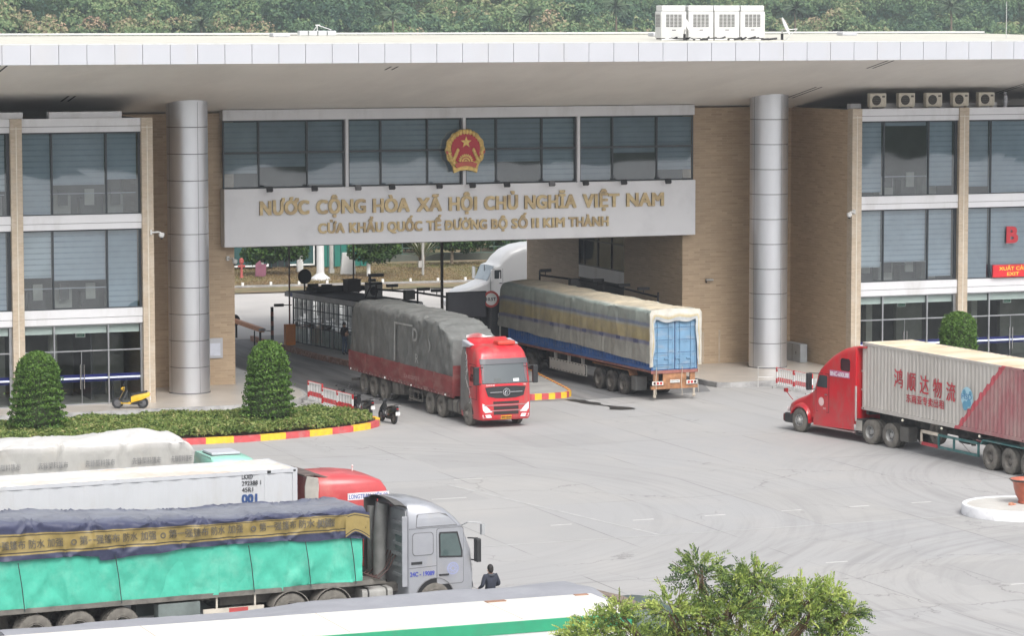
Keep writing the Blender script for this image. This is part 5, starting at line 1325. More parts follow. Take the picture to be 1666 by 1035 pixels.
    mb = MB(); mb.box(.0, .03, -.62, .62, .78, 1.12, mi=0)
    for q in range(7): mb.box(.03, .045, -.6 + .2 * q - .015, -.6 + .2 * q + .015, .79, 1.11, mi=1)
    part('grille', mb, [PLBK, CHROME], o, bevel=.01)
    return o, cv
stR = [(0, .6, 1.02, .80, .18), (-.10, .55, 1.22, .92, .22), (-.5, .55, 1.40, .98, .25), (-1.2, .6, 1.64, 1.0, .26), (-1.9, .75, 1.95, 1.04, .22), (-2.02, .75, 2.05, 1.10, .2), (-2.42, .75, 2.92, 1.14, .22), (-2.8, .75, 3.26, 1.16, .28), (-3.3, .75, 3.60, 1.17, .3), (-4.0, .75, 3.92, 1.18, .3), (-4.6, .75, 4.07, 1.19, .28), (-5.0, .75, 4.10, 1.2, .26)]
r3 = thing('articulated_lorry', 'red bonneted lorry pulling a beige and red shipping container', 'lorry', (7.87, -29.12, 0), R(93.8))
HDG = R(7.5)            # the tractor is turned a little against the trailer
pv = (-2.0, 0)          # fifth wheel
def T3(x, y):           # tractor coordinates: x=0 at bumper ... into lorry coordinates
    c_, s_ = math.cos(HDG), math.sin(HDG)
    dx, dy = x + 7.3, y
    return (pv[0] + c_ * dx - s_ * dy, pv[1] + s_ * dx + c_ * dy, HDG)
c0x, c0y, _ = T3(0, 0)
RED3 = M('bonnet_red_paint', (.56, .012, .022), .28, var=.05, scale=1.2, coat=.4, dirt=((.30, .12, .10), .40, 1.7, (1, 1, .5)))
c3, cv3 = bonnet_cab(r3, stR, RED3, (c0x, c0y, 0), HDG, None, True, sleeper=(-4.62, -3.95, 2.98, 3.52))
for sd in (-1, 1): mb = MB(); cv3.side(mb, [(-4.98, .5), (-2.05, .42), (-2.0, .95), (-4.98, 1.05)], sd, .05, 0); mb.box(-4.95, -2.05, sd * 1.0, sd * 1.24, .38, .44, mi=1); part('side_skirt', mb, [RED3, M('step_grey', (.30, .22, .21), .5)], c3)
mb = MB(); letter(mb, 'BNC-600L88', (-3.28, 1.215, 2.72), (-1, 0, 0), (0, 0, 1), .19, 1.25, .02, mi=0); mb.box(-4.58, -3.22, 1.19, 1.208, 2.68, 2.95, mi=1); part('side_lettering', mb, [M('white_lettering2', (.80, .78, .80), .5), M('lilac_strip', (.48, .17, .30), .5)], c3)
mb = MB(); mb.lathe([(.001, 1.185), (.19, 1.18)], (-2.62, 0, 1.5), 'y', 20); letter(mb, 'NO', (-2.75, 1.18, 1.18), (-1, 0, 0), (0, 0, 1), .09, .2, .01); part('door_emblem', mb, M('emblem_pinkwhite', (.72, .50, .48), .5), c3)
mb = MB()   # hollow red fairing extensions behind the sleeper and dark rear wall
mb.box(-5.25, -4.98, -1.21, -1.17, .9, 3.9, mi=0); mb.box(-5.06, -4.98, 1.17, 1.21, .9, 2.4, mi=1)
mb.box(-5.02, -4.98, -1.1, 1.1, 1.0, 3.85, mi=0)
for z in (1.4, 2.2, 3.0): mb.box(-5.06, -5.02, -.9, .9, z, z + .08, mi=1)
mb.prism([(-4.98, 4.08), (-5.5, 4.12), (-5.5, 4.07), (-4.98, 4.02)], 'y', -1.1, 1.1, mi=0)
part('sleeper_fairing', mb, [RED3, M('pale_trim', (.55, .48, .46), .5)], c3)
for sd in (-1, 1):
    mb = MB(); mb.tube([(-.35, sd * .98, 1.35), (-.2, sd * 1.25, 1.75)], .02, 6); mb.box(-.28, -.14, sd * 1.18, sd * 1.32, 1.70, 1.86); part('bonnet_mirror', mb, M('red_mirror', (.30, .02, .02), .4), c3)
mb = MB()
for y in (-.45, .38): mb.box(-8.0, -.6, y, y + .07, .72, 1.0)
for x in (-6.3, -7.6): mb.box(x, x + .1, -.4, .4, .75, .98)
mb.box(-5.45, -5.0, .6, 1.15, .45, 1.0); mb.box(-5.45, -5.0, -1.15, -.6, .45, 1.0); mb.box(-5.5, -5.0, .7, 1.2, .3, .36)
o = part('chassis', mb, CHAS, r3); o.location = (c0x, c0y, 0); o.rotation_euler = (0, 0, HDG)
mb = MB(); mb.box(-5.42, -5.02, 1.152, 1.17, .5, .95); o = part('battery_box', mb, M('steel_checker', (.42, .40, .36), .5, metal=.3, var=.2), r3, bevel=.01); o.location = (c0x, c0y, 0); o.rotation_euler = (0, 0, HDG)
for sd in (-1, 1):
    for x in (-6.72, -8.05):
        pass
mb = MB()
for sd in (-1, 1):
    mb.box(-8.55, -8.0, sd * .72, sd * 1.2, .36, .98)
o = part('mud_flap', mb, M('grey_flap', (.11, .105, .095), .8, var=.2), r3); o.location = (c0x, c0y, 0); o.rotation_euler = (0, 0, HDG)
std_wheels(r3, [-1.08], [-6.0, -7.35], [], 1.05, T=T3, rims=RIMG, tyre=RUBD)
for sd in (-1, 1):
    for x in (-9.75, -11.1, -12.45): wheel(r3, x, sd * 1.08, sd, True, RIMD, RUBD)
def hsdmat():
    m, n, l, b = newmat('container_beige_red')
    tc = n.new('ShaderNodeTexCoord'); sp = n.new('ShaderNodeSeparateXYZ'); l.new(tc.outputs['Object'], sp.inputs[0])
    X, Z = sp.outputs[0], sp.outputs[2]
    # red field begins on a jagged slanted line
    edge = math_(n, l, 'ADD', -10.5, math_(n, l, 'MULTIPLY', math_(n, l, 'SUBTRACT', 4.3, Z), 1.15))
    wob = math_(n, l, 'MULTIPLY', math_(n, l, 'SUBTRACT', math_(n, l, 'FRACT', math_(n, l, 'MULTIPLY', Z, 2.6)), .5), .16)
    f = math_(n, l, 'LESS_THAN', X, math_(n, l, 'ADD', edge, wob))
    f2 = math_(n, l, 'LESS_THAN', X, math_(n, l, 'SUBTRACT', edge, .35))
    be = mixc(n, l, noisef(n, l, 1.4, 7, .65, stretch=(2, 1, .35)), (.47, .44, .40), (.56, .53, .49))
    rd = mixc(n, l, noisef(n, l, 1.1, 7, .7, stretch=(1.2, 1, .6)), (.36, .13, .14), (.41, .27, .25))
    rd = mixc(n, l, f2, (.50, .085, .105), rd)
    c = mixc(n, l, f, be, rd)
    g = noisef(n, l, 2.2, 8, .75, stretch=(3, 1, .25), lo=.56, hi=.8)
    c = mixc(n, l, math_(n, l, 'MULTIPLY', g, .55), c, (.30, .22, .17))
    l.new(c, b.inputs['Base Color']); b.inputs['Roughness'].default_value = .65; return m
RUSTROOF = M('rusted_cream_roof', (.72, .60, .45), .7, var=.10, scale=.9, dirt=((.42, .22, .10), .55, .55, (1.2, .35, 1)))
HS = hsdmat()
ct3 = container(r3, -12.19, 0, 1.22, 1.40, 4.30, [HS, HS], roofmat=RUSTROOF)
mb = MB(); REDL = M('red_han_lettering', (.52, .045, .06), .7, var=.2, scale=2)
for i, ch in enumerate('鸿顺达物流'): letter(mb, ch, (-2.55 - 1.0 * i, 1.228, 2.70 - .04 * i), (-1, 0, 0), (0, 0, 1), .62, .66, .012)
letter(mb, '东南亚专卖出租', (-3.5, 1.228, 2.12), (-1, 0, 0), (0, 0, 1), .28, 2.9, .02); part('red_lettering', mb, REDL, ct3)
mb = MB(); mb.lathe([(.001, 1.235), (.44, 1.232)], (-8.1, 0, 2.75), 'y', 32, mi=0); 
for (x, z, r_) in ((-8.25, 2.55, .16), (-7.98, 2.42, .2), (-7.9, 2.95, .12), (-8.35, 2.95, .1)): mb.lathe([(.001, 1.245), (r_, 1.243)], (x, 0, z), 'y', 12, mi=1)
letter(mb, 'HSD', (-7.72, 1.25, 2.68), (-1, 0, 0), (0, 0, 1), .24, .74, .01, mi=2)
part('globe_badge', mb, [M('globe_sky', (.42, .66, .76), .6), M('globe_blue', (.13, .36, .52), .6), M('globe_ink', (.10, .28, .50), .6)], ct3)
GRN = M('trailer_green', (.045, .16, .16), .6, var=.2, scale=2, dirt=((.20, .20, .18), .4, 2))
mb = MB()
for y in (-.5, .43): mb.box(-12.1, -.3, y, y + .08, .95, 1.36)
for x in (-.4, -3, -6, -9, -12): mb.box(x - .1, x + .1, -1.2, 1.2, 1.22, 1.38)
part('trailer_frame', mb, CHAS, r3)
for sd in (-1, 1):
    mb = MB(); y0, y1 = sd * 1.12, sd * 1.18
    for z in (.42, .92): mb.box(-8.9, -5.9, y0, y1, z, z + .10, mi=0); mb.box(-5.9, -4.55, y0, y1, z, z + .13, mi=1 if z > .5 else 2)
    for x in (-8.9, -7.1, -5.95): mb.box(x, x + .09, y0, y1, .42, 1.02, mi=0)
    mb.box(-4.65, -4.55, y0, y1, .42, 1.05, mi=1); mb.add([(-8.4, y1, .5), (-8.34, y1, .5), (-7.5, y1, .92), (-7.56, y1, .92)], [(0, 1, 2, 3)], mi=3)
    part('side_guard', mb, [GRN, M('guard_cream', (.60, .53, .44), .6, var=.15), M('guard_red', (.42, .05, .06), .6), CHAS], r3)
    mb = MB(); mb.prism([(-9.1, .95), (-9.3, 1.13), (-13.1, 1.13), (-13.1, 1.18), (-9.25, 1.18), (-9.02, .97)], 'y', sd * .8, sd * 1.22); part('mudguard', mb, GRN, r3)
    mb = MB(); mb.box(-5.5, -5.35, sd * .8, sd * .95, .35, 1.3); mb.lathe([(.01, sd * .55), (.5, sd * .55), (.52, sd * .62), (.5, sd * .8), (.3, sd * .8), (.25, sd * .7)], (-5.15, 0, .98), 'y', 22); part('spare_wheel', mb, RUBD, r3, smooth=40)
mb = MB(); mb.tube([(-8.4, -.6, .75), (-7.2, -.6, .75)], .2, 12); mb.tube([(-6.9, .3, .8), (-6.3, .3, .8)], .16, 10); part('air_tank', mb, CHAS, r3, smooth=40)
mb = MB()
for x in (-3.2, -6.2, -9.0): mb.ball((x, 1.2, 1.28), .06, 8, 5)
part('side_marker_lamp', mb, M('marker_cream', (.75, .72, .60), .3), r3)
mb = MB(); [axle(mb, x) for x in (-9.75, -11.1, -12.45)]; part('axle', mb, CHAS, r3)

# ================================================================== white bonneted tractor beyond the gate
stW = [(0, .6, 1.05, .80, .2), (-.10, .55, 1.30, .92, .25), (-.5, .55, 1.55, .98, .28), (-1.2, .6, 1.72, 1.0, .28), (-1.9, .75, 1.98, 1.04, .24), (-2.02, .75, 2.05, 1.10, .2), (-2.42, .75, 2.92, 1.14, .22), (-2.75, .75, 3.02, 1.16, .26), (-3.0, .75, 3.45, 1.12, .45), (-3.5, .75, 3.86, 1.14, .5), (-4.2, .75, 4.13, 1.16, .5), (-5.0, .75, 4.24, 1.18, .45), (-6.2, .75, 4.25, 1.18, .4)]
w4 = thing('white_tractor_unit', 'white high roofed bonneted lorry tractor on the road beyond the gate', 'lorry', (11.75, 35.2, 0), R(183))
WPT = M('lorry_white_paint', (.76, .76, .76), .3, var=.02, coat=.3)
c4, cv4 = bonnet_cab(w4, stW, WPT, (0, 0, 0), 0, None, False, sleeper=(-5.6, -4.7, 2.35, 2.92), doorx=(-2.12, -2.95))
frame_rails(w4, -.6, -9.5, CHAS)
std_wheels(w4, [-1.08], [-7.6, -8.95], [], 1.05, rims=RIMG)

# ================================================================== foreground row, all heading right
# -- green cab with white lettered tarp
f5 = thing('tarped_lorry', 'pale green cabbed lorry under a white tarpaulin lettered in grey, furthest of the parked row', 'lorry', (-25.22, -45.95, 0), R(1.0))
GCAB = M('cab_mint_paint', (.25, .52, .42), .4, var=.05, coat=.3, dirt=((.40, .52, .46), .25, 1.5))
cb5 = CabOver([(.4, -.05, -2.1, 1.18, .2), (1.0, 0, -2.1, 1.22, .2), (1.9, -.05, -2.1, 1.22, .2), (2.75, -.22, -2.1, 1.18, .22), (3.02, -.4, -2.1, 1.12, .28), (3.18, -.62, -2.1, 1.04, .34), (3.26, -.9, -2.1, .95, .4)])
mb = MB(); cb5.body(mb, [.4, .7, 1, 1.5, 1.9, 2.3, 2.75, 2.9, 3.02, 3.1, 3.18, 3.22, 3.26]); c5 = part('cab', mb, GCAB, f5, smooth=50)
mb = MB(); cb5.front(mb, -1.02, 1.02, 1.95, 2.7, .008); part('windscreen', mb, WINSH, c5, smooth=True)
for sd in (-1, 1):
    mb = MB(); cb5.side(mb, rrect(-1.2, -.3, 1.2, 2.7, .1), sd, .008, 1); cb5.side(mb, rrect(-1.18, -.32, 1.22, 2.68, .1), sd, .012, 0); d_ = part('door', mb, [GCAB, DARK], c5)
    mb = MB(); cb5.side(mb, rrect(-1.1, -.45, 1.9, 2.6, .1), sd, .016); part('side_window', mb, M('side_glass_dark', (.03, .035, .04), .08), d_)
    mb = MB(); cb5.side(mb, rrect(-2.0, -1.4, 1.3, 2.72, .08), sd, .010); part('rear_side_panel', mb, M('green_black', (.03, .05, .045), .4), c5); mirror_arm(c5, -.1, 1.28, 2.3, sd)
mb = MB(); mb.box(-1.95, -.95, -.55, .55, 3.28, 3.36, mi=0); mb.box(-1.97, -.93, -.57, .57, 3.24, 3.28, mi=1); part('roof_hatch', mb, [ALU, PLBK], c5, bevel=.03)
frame_rails(f5, -.5, -12, CHAS); std_wheels(f5, [-1.3], [-4.2, -5.5], [-9.4, -10.7, -12], rims=RIMD)
mb = MB(); mb.box(-14.5, -2.75, -1.25, 1.25, 1.1, 1.3); part('trailer_deck', mb, CHASD, f5)
P = tarp_profile(1.26, 1.35, 3.96, .09, .09)
bulges = lambda x, y: .22 * math.exp(-((x + 4.6) / 1.1) ** 2) * math.cos(y * 1.2) + .07 * math.exp(-((x + 8.3) / 1.6) ** 2) + .06 * noise.noise((x, y, 5)) - (.25 if x > -3.2 else 0) * (x + 3.2) / .4
tn5 = tension([(x, 2.5) for x in (-13.5, -11.2, -9.6, -7.4, -5.2, -3.4)] + [(x, 0.3) for x in (-12, -10, -8, -6, -4)], .06, .8, 2); f55 = folds(7.7, .02, .03, .6); T5_ = arc(P)[-1]
mb = tarp_mesh(-14.6, -2.8, P, lambda x, s, y, z: f55(x, s, y, z) + tn5(x, min(s, T5_ - s)), 200, None, (.35, .12, .05), bulges, lambda x: .03 * noise.noise((x, 2, 2)))
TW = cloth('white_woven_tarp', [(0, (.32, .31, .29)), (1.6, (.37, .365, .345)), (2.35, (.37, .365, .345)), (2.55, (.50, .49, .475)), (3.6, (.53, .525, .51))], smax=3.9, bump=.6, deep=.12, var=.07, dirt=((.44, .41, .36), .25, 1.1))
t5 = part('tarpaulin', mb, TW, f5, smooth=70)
mb = MB(); INK = M('grey_print', (.20, .20, .20), .8, var=.3, scale=5)
for x in (-9.75, -8.15, -6.55, -4.95, -3.6): letter(mb, '先锋塑料篷布', (x, -1.335, 3.26), (1, 0, 0), (0, 0, 1), .17, 1.0 if x < -4 else .72, .008)
part('printed_lettering', mb, INK, t5)
# -- red cab with white container 001
f6 = thing('container_lorry', 'red cabbed lorry carrying a white container numbered 001', 'lorry', (-24.12, -55.59, 0), R(4.2))
cb6 = CabOver([(.4, -.05, -2.72, 1.2, .2), (1.0, 0, -2.72, 1.24, .2), (1.95, -.05, -2.72, 1.24, .2), (2.95, -.20, -2.72, 1.22, .22), (3.4, -.32, -2.72, 1.2, .25), (3.64, -.48, -2.72, 1.15, .3), (3.78, -.8, -2.72, 1.06, .36), (3.86, -1.3, -2.72, .96, .4)])
CR6 = M('faded_red_paint', (.48, .055, .06), .4, var=.08, coat=.3, dirt=((.52, .16, .14), .35, 1.2))
mb = MB(); cb6.body(mb, [.4, .7, 1, 1.5, 1.95, 2.4, 2.95, 3.2, 3.4, 3.52, 3.58, 3.64, 3.72, 3.78, 3.83, 3.86]); c6 = part('cab', mb, CR6, f6, smooth=50)
mb = MB(); cb6.front(mb, -1.04, 1.04, 2.0, 2.8, .008); part('windscreen', mb, WINSH, c6, smooth=True)
mb = MB(); mb.box(-1.75, -.35, -1.218, -1.205, 3.10, 3.32, mi=1); letter(mb, 'LONGTRAN', (-1.7, -1.222, 3.14), (1, 0, 0), (0, 0, 1), .14, .72, .02, mi=0); letter(mb, 'VIỆT 88', (-.9, -1.222, 3.14), (1, 0, 0), (0, 0, 1), .13, .5, .02, mi=0); part('side_lettering', mb, [M('blue_print', (.10, .16, .42), .5), M('print_white', (.70, .66, .68), .5)], c6)
mb = MB(); mb.prism([(-2.3, 3.84), (-2.75, 3.98), (-3.1, 3.95), (-3.1, 3.89), (-2.75, 3.90), (-2.4, 3.8)], 'y', -1.0, 1.0, mi=0)
for sd in (-1, 1): mb.prism([(-2.68, 3.6), (-2.7, 3.86), (-3.08, 3.93), (-3.15, 3.6), (-3.15, 1.6), (-2.74, 1.5)], 'y', sd * 1.1, sd * 1.16, mi=1)
part('roof_deflector', mb, [M('brown_weathered', (.11, .085, .075), .7, var=.3), M('pale_dirty_fairing', (.36, .34, .31), .7, var=.15)], c6, bevel=.02)
mb = MB()
for k in range(4): mb.box(-2.0 + .16 * k, -1.92 + .16 * k, -1.03, -1.01, 3.74 - .03 * k, 3.78 - .03 * k)
mb.tube([(-1.0, .2, 3.75), (-1.0, .2, 3.95)], .02, 5); mb.ball((-1.0, .2, 3.97), .04, 6, 4); mb.tube([(-.6, -.5, 3.45), (-.6, -.5, 3.68)], .02, 5); part('roof_marker', mb, M('pale_marker', (.70, .60, .58), .5), c6)
for sd in (-1, 1):
    mb = MB(); cb6.side(mb, rrect(-1.35, -.4, 1.25, 2.8, .1), sd, .008, 1); cb6.side(mb, rrect(-1.33, -.42, 1.27, 2.78, .1), sd, .012, 0); d_ = part('door', mb, [CR6, DARK], c6)
    mb = MB(); cb6.side(mb, rrect(-1.25, -.5, 2.0, 2.7, .1), sd, .016); part('side_window', mb, M('side_glass_dark', (.03, .035, .04), .08), d_); mirror_arm(c6, -.1, 1.28, 2.35, sd)
frame_rails(f6, -.5, -7, CHAS); std_wheels(f6, [-1.4], [-4.6, -5.95], [-12.4, -13.7, -15], rims=RIMD)
WHC = M('reefer_white', (.50, .51, .535), .35, var=.02, scale=1.2, dirt=((.43, .42, .40), .3, .8, (1, 1, .3)))
WRF = M('reefer_roof_rusty', (.66, .635, .60), .5, var=.05, scale=1, dirt=((.55, .30, .14), .42, .5, (.5, 1.4, 1)))
mb = MB(); mb.box(-15.6, -3.25, -.5, .5, 1.0, 1.42); part('trailer_frame', mb, CHAS, f6)
c6b = container(f6, -17.3, -3.43, 1.22, 1.42, 4.22, [WHC, WHC], pitch=.62, dep=.022, roofmat=WRF)
mb = MB(); BK = M('stencil_black', (.05, .05, .055), .6)
mb.box(-4.52, -4.42, -1.223, -1.215, 1.6, 4.1, mi=1)
for i, s_ in enumerate(('LKXD', '292388 1', '45R1')): letter(mb, s_, (-5.25, -1.226, 3.99 - .20 * i), (1, 0, 0), (0, 0, 1), .14, (.35, .62, .36)[i], .02, mi=0)
letter(mb, '001', (-5.25, -1.226, 3.25), (1, 0, 0), (0, 0, 1), .27, .48, .05, mi=2); part('stencil_lettering', mb, [BK, WHC, M('stencil_navy', (.03, .07, .20), .6)], c6b)
mb = MB()
for x, w_ in ((-4.62, .12),): mb.box(x + .2, x + .32, -1.226, -1.2, 4.12, 4.20, mi=0)
part('lifting_pocket', mb, DARK, c6b)
# -- silver cab with dark blue / gold / teal sheets
f7 = thing('tarped_lorry', 'silver cabbed lorry loaded under navy, gold and turquoise sheets', 'lorry', (-22.98, -59.3, 0), R(4.5))
SIL = M('cab_silver_paint', (.33, .34, .37), .32, metal=.3, var=.04, coat=.3, dirt=((.36, .345, .33), .25, 1.2))
cb7 = CabOver([(.42, -.06, -2.25, 1.2, .2), (.6, 0, -2.25, 1.24, .22), (1.2, .0, -2.25, 1.25, .2), (1.95, -.08, -2.25, 1.25, .2), (2.72, -.38, -2.25, 1.24, .24), (2.96, -.58, -2.25, 1.21, .3), (3.22, -.88, -2.25, 1.15, .36), (3.40, -1.2, -2.25, 1.06, .4), (3.48, -1.5, -2.22, .96, .42)])
mb = MB(); cb7.body(mb, [.42, .5, .6, .9, 1.2, 1.6, 1.95, 2.2, 2.5, 2.72, 2.84, 2.96, 3.1, 3.22, 3.32, 3.40, 3.48]); c7 = part('cab', mb, SIL, f7, smooth=50)
mb = MB(); cb7.front(mb, -1.06, 1.06, 2.0, 2.78, .008); part('windscreen', mb, WINSH, c7, smooth=True)
mb = MB(); cb7.front(mb, -.9, .9, 1.2, 1.85, .012); part('grille', mb, PLBK, c7)
mb = MB()
for q in range(4): mb.add([(cb7.fx(-1.16, 1.28 + .15 * q) + .0, -1.235, 1.28 + .15 * q), (cb7.fx(-1.1, 1.28 + .15 * q) + .03, -1.12, 1.28 + .15 * q), (cb7.fx(-1.1, 1.36 + .15 * q) + .03, -1.12, 1.38 + .15 * q), (cb7.fx(-1.16, 1.36 + .15 * q), -1.235, 1.38 + .15 * q)], [(0, 1, 2, 3)])
part('corner_vent', mb, PLBK, c7)
LSI = M('panel_seam_grey', (.12, .12, .125), .6)
for sd in (-1, 1):
    mb = MB(); cb7.side(mb, rrect(-1.32, -.42, .95, 2.68, .08), sd, .010, 1); cb7.side(mb, rrect(-1.305, -.435, .965, 2.665, .08), sd, .014, 0); d_ = part('door', mb, [SIL, LSI], c7)
    mb = MB(); cb7.side(mb, [(-1.24, 1.78), (-.46, 1.74), (-.46, 1.95), (-.62, 2.54), (-1.22, 2.56), (-1.25, 2.48)], sd, .018, 1); cb7.side(mb, [(-1.19, 1.83), (-.51, 1.79), (-.51, 1.95), (-.66, 2.49), (-1.17, 2.51), (-1.20, 2.45)], sd, .022, 0); part('side_window', mb, [M('side_glass_green', (.07, .10, .10), .06, spec=.8), PLBK], d_)
    mb = MB(); mb.box(-1.24, -.92, sd * 1.26, sd * 1.285, 1.22, 1.27); part('handle', mb, PLBK, d_)
    mb = MB(); cb7.side(mb, rrect(-2.12, -1.42, 1.88, 2.58, .1), sd, .008, 1); cb7.side(mb, rrect(-2.10, -1.44, 1.90, 2.56, .1), sd, .012, 0); cb7.side(mb, [(-2.24, 1.5), (-1.33, 1.53), (-1.33, 1.545), (-2.24, 1.515)], sd, .007, 1); cb7.side(mb, [(-2.24, 2.70), (-.5, 2.71), (-.5, 2.72), (-2.24, 2.715)], sd, .012, 1); cb7.flank(mb, [(2.74, -2.0, -.62), (3.1, -1.95, -.98), (3.14, -1.9, -1.2)], sd, .010, 1); cb7.flank(mb, [(2.76, -1.98, -.65), (3.09, -1.93, -.99), (3.125, -1.88, -1.2)], sd, .014, 0); part('side_panel', mb, [SIL, LSI], c7)
    mirror_arm(c7, -.02, 1.30, 1.95, sd, h=.72)
    mb = MB(); mb.add([(.02, sd * .7, .72), (-.02, sd * 1.1, .74), (-.1, sd * 1.22, .95), (.0, sd * .8, .98)], [(0, 1, 2, 3)]); part('headlight', mb, LENS, c7)
    fender(c7, -1.38, sd, .64, 5, 175, M('arch_grey', (.16, .16, .165), .7), .8, 1.275); arch(cb7, c7, -1.38, sd)
    mb = MB(); mb.box(-2.44, -2.26, sd * 1.17, sd * 1.22, .95, 3.1); part('side_fairing', mb, SIL, c7, bevel=.02)
mb = MB(); letter(mb, '24C - 19089', (-2.2, -1.268, 1.26), (1, 0, 0), (0, 0, 1), .14, .80, .03); part('side_number', mb, M('blue_number', (.06, .08, .36), .5), c7)
mb = MB(); mb.lathe([(.155, -1.264), (.19, -1.262)], (-.78, 0, 1.42), 'y', 24); mb.lathe([(.06, -1.264), (.09, -1.262)], (-.78, 0, 1.42), 'y', 16)
for k in range(10): a = 2 * math.pi * k / 10; mb.box(-.78 + .12 * math.cos(a) - .015, -.78 + .12 * math.cos(a) + .015, -1.266, -1.262, 1.42 + .12 * math.sin(a) - .02, 1.42 + .12 * math.sin(a) + .02)
part('door_seal', mb, M('pale_blue_seal', (.30, .33, .52), .5), c7)
mb = MB(); mb.box(-2.16, -1.8, -1.268, -1.255, 1.62, 1.70); part('name_strip', mb, PLBK, c7)
# rear wall of the cab: ribs, exhaust stack, hoses, tall dark deflector edge
mb = MB(); mb.box(-2.30, -2.26, -1.13, 1.13, .95, 3.25, mi=0)
for q in range(6): mb.box(-2.36, -2.30, -1.05, -.3, 1.2 + .32 * q, 1.30 + .32 * q, mi=0)
mb.box(-2.345, -2.30, -1.05, -.5, 2.05, 2.5, mi=1); part('cab_rear_wall', mb, [M('rear_wall_grey', (.26, .265, .275), .6, var=.15, scale=2), M('rear_glass', (.10, .14, .14), .1)], c7)
mb = MB(); mb.tube([(-2.62, .1, .9), (-2.62, .1, 2.2), (-2.55, .12, 3.0), (-2.5, .1, 3.35)], .2, 12, mi=0); mb.tube([(-2.65, .65, .9), (-2.65, .65, 3.2)], .12, 10, mi=0); part('intake_stack', mb, M('stack_grey', (.17, .17, .165), .6, var=.2), c7, smooth=40)
mb = MB(); mb.grid(lambda a, b: (-2.22 - .42 * a, -1.12 + 2.24 * b, 3.50 + .10 * math.sin(a * 1.6) - .14 * (2 * b - 1) ** 2), 8, 8); mb.grid(lambda a, b: (-2.22 - .42 * a, -1.12 + 2.24 * b, 3.46 + .10 * math.sin(a * 1.6) - .14 * (2 * b - 1) ** 2), 8, 8)
for sd in (1,): mb.grid(lambda a, b: (-2.68 + .45 * b, sd * 1.15, 1.2 + 2.2 * a), 5, 2)
part('roof_deflector', mb, M('deflector_dark', (.085, .08, .075), .6, var=.2), c7, smooth=60)
mb = MB(); rh = random.Random(2)
for k in range(6): y = -.5 + .22 * k; mb.tube([(-2.3, y, 1.9), (-2.55, y + .1, 1.3 + rh.uniform(-.1, .1)), (-2.9, y, 1.15), (-3.2, y, 1.25)], .022, 6)
part('air_hose', mb, M('hose_black_red', (.07, .035, .03), .6), c7)
mb = MB(); mb.box(-.05, .05, -.02, .0, 0, .0001); mb.at(-.45, -1.15, 2.70); mb.tube([(0, 0, 0), (.1, -.25, .12), (.5, -.4, .1)], .02, 6); mb.box(.46, .56, -.5, -.36, -.26, .06); mb.at(); part('front_mirror', mb, M('mirror_grey', (.33, .34, .35), .4), c7)
frame_rails(f7, -.5, -8.0, CHASD); std_wheels(f7, [-1.38], [-4.7, -6.05], [-11.3, -12.6, -13.9], rims=RIMD, tyre=RUBD)
for sd in (-1, 1):
    for x in (-4.7, -6.05): fender(f7, x, sd, .6, 15, 165, M('mud_fender', (.19, .175, .155), .85, var=.25), .75, 1.25)
    tank(f7, -3.75, -2.75, sd, M('tank_dusty', (.27, .265, .25), .6, var=.2))
    mb = MB(); mb.box(-10.2, -8.9, sd * .8, sd * 1.22, .35, 1.05); part('tool_box', mb, M('toolbox_greygreen', (.13, .155, .15), .7, var=.2), f7, bevel=.02)
    mb = MB(); mb.box(-8.8, -6.9, sd * 1.14, sd * 1.2, .62, .78, mi=0); mb.box(-8.0, -7.4, sd * 1.2005, sd * 1.204, .63, .77, mi=1)
    for x in (-8.4, -7.2): mb.box(x, x + .05, sd * 1.14, sd * 1.19, .78, 1.2, mi=0)
    part('side_guard', mb, [M('guard_pale', (.46, .42, .36), .7, var=.15), M('guard_red2', (.38, .06, .06), .6)], f7)
mb = MB(); mb.box(-16.5, -3.4, -1.25, 1.25, 1.12, 1.26); mb.box(-4.6, -2.7, -.6, .6, 1.0, 1.06)
part('trailer_deck', mb, CHASD, f7)
P = tarp_profile(1.24, 1.18, 2.95, .10, .0)
TT = cloth('turquoise_sheet', col=(.065, .40, .29), dirt=((.20, .50, .39), .4, 1.0), bump=.9, var=.14, fine=5, deep=.17)
f22 = folds(2.2, .07, .11, -1.3)
TL_ = arc(P)[-1]
tn22 = tension([(x, 0.0) for x in (-16, -14.3, -12.9, -11.4, -9.3, -7.3, -6.3, -5.5, -4.05)] + [(x, 1.3) for x in (-15.2, -13.4, -10.4, -8.3, -6.1, -4.6)], .075, .75, 1)
mb = tarp_mesh(-16.6, -3.75, P, lambda x, s, y, z: (f22(x, s, y, z) * .7 + tn22(x, min(s, TL_ - s))) * max(0, min(1, (2.75 - z) / .9)), 260, None, None, None, lambda x: -.06 + .10 * noise.noise((x * .6, 1, 4)) + .10 * abs(math.sin((x + .3) * 1.05)) + (.05 if x > -6 else 0))
tt = part('turquoise_tarpaulin', mb, TT, f7, smooth=70)
NAV = [(0, (.04, .045, .085)), (.20, (.04, .045, .085)), (.215, (.27, .205, .075)), (.25, (.27, .205, .075)), (.26, (.02, .02, .025)), (.285, (.02, .02, .025)), (.29, (.25, .19, .07)), (.77, (.27, .205, .075)), (.775, (.02, .02, .025)), (.80, (.02, .02, .025)), (.805, (.25, .19, .07)), (.85, (.27, .205, .075)), (.86, (.04, .045, .085)), (1.1, (.045, .05, .095)), (1.3, (.11, .12, .165)), (1.6, (.17, .18, .215)), (2.6, (.20, .21, .24))]
TN = cloth('navy_gold_sheet', NAV, smax=2.8, bump=.9, var=.15, interp='LINEAR', wavy=.02, rough=.5, fine=5, deep=.17)
P = tarp_profile(1.30, 2.62, 3.86, .22, .03, ns=16)
dN = folds(9.1, .075, .09, 1.7)
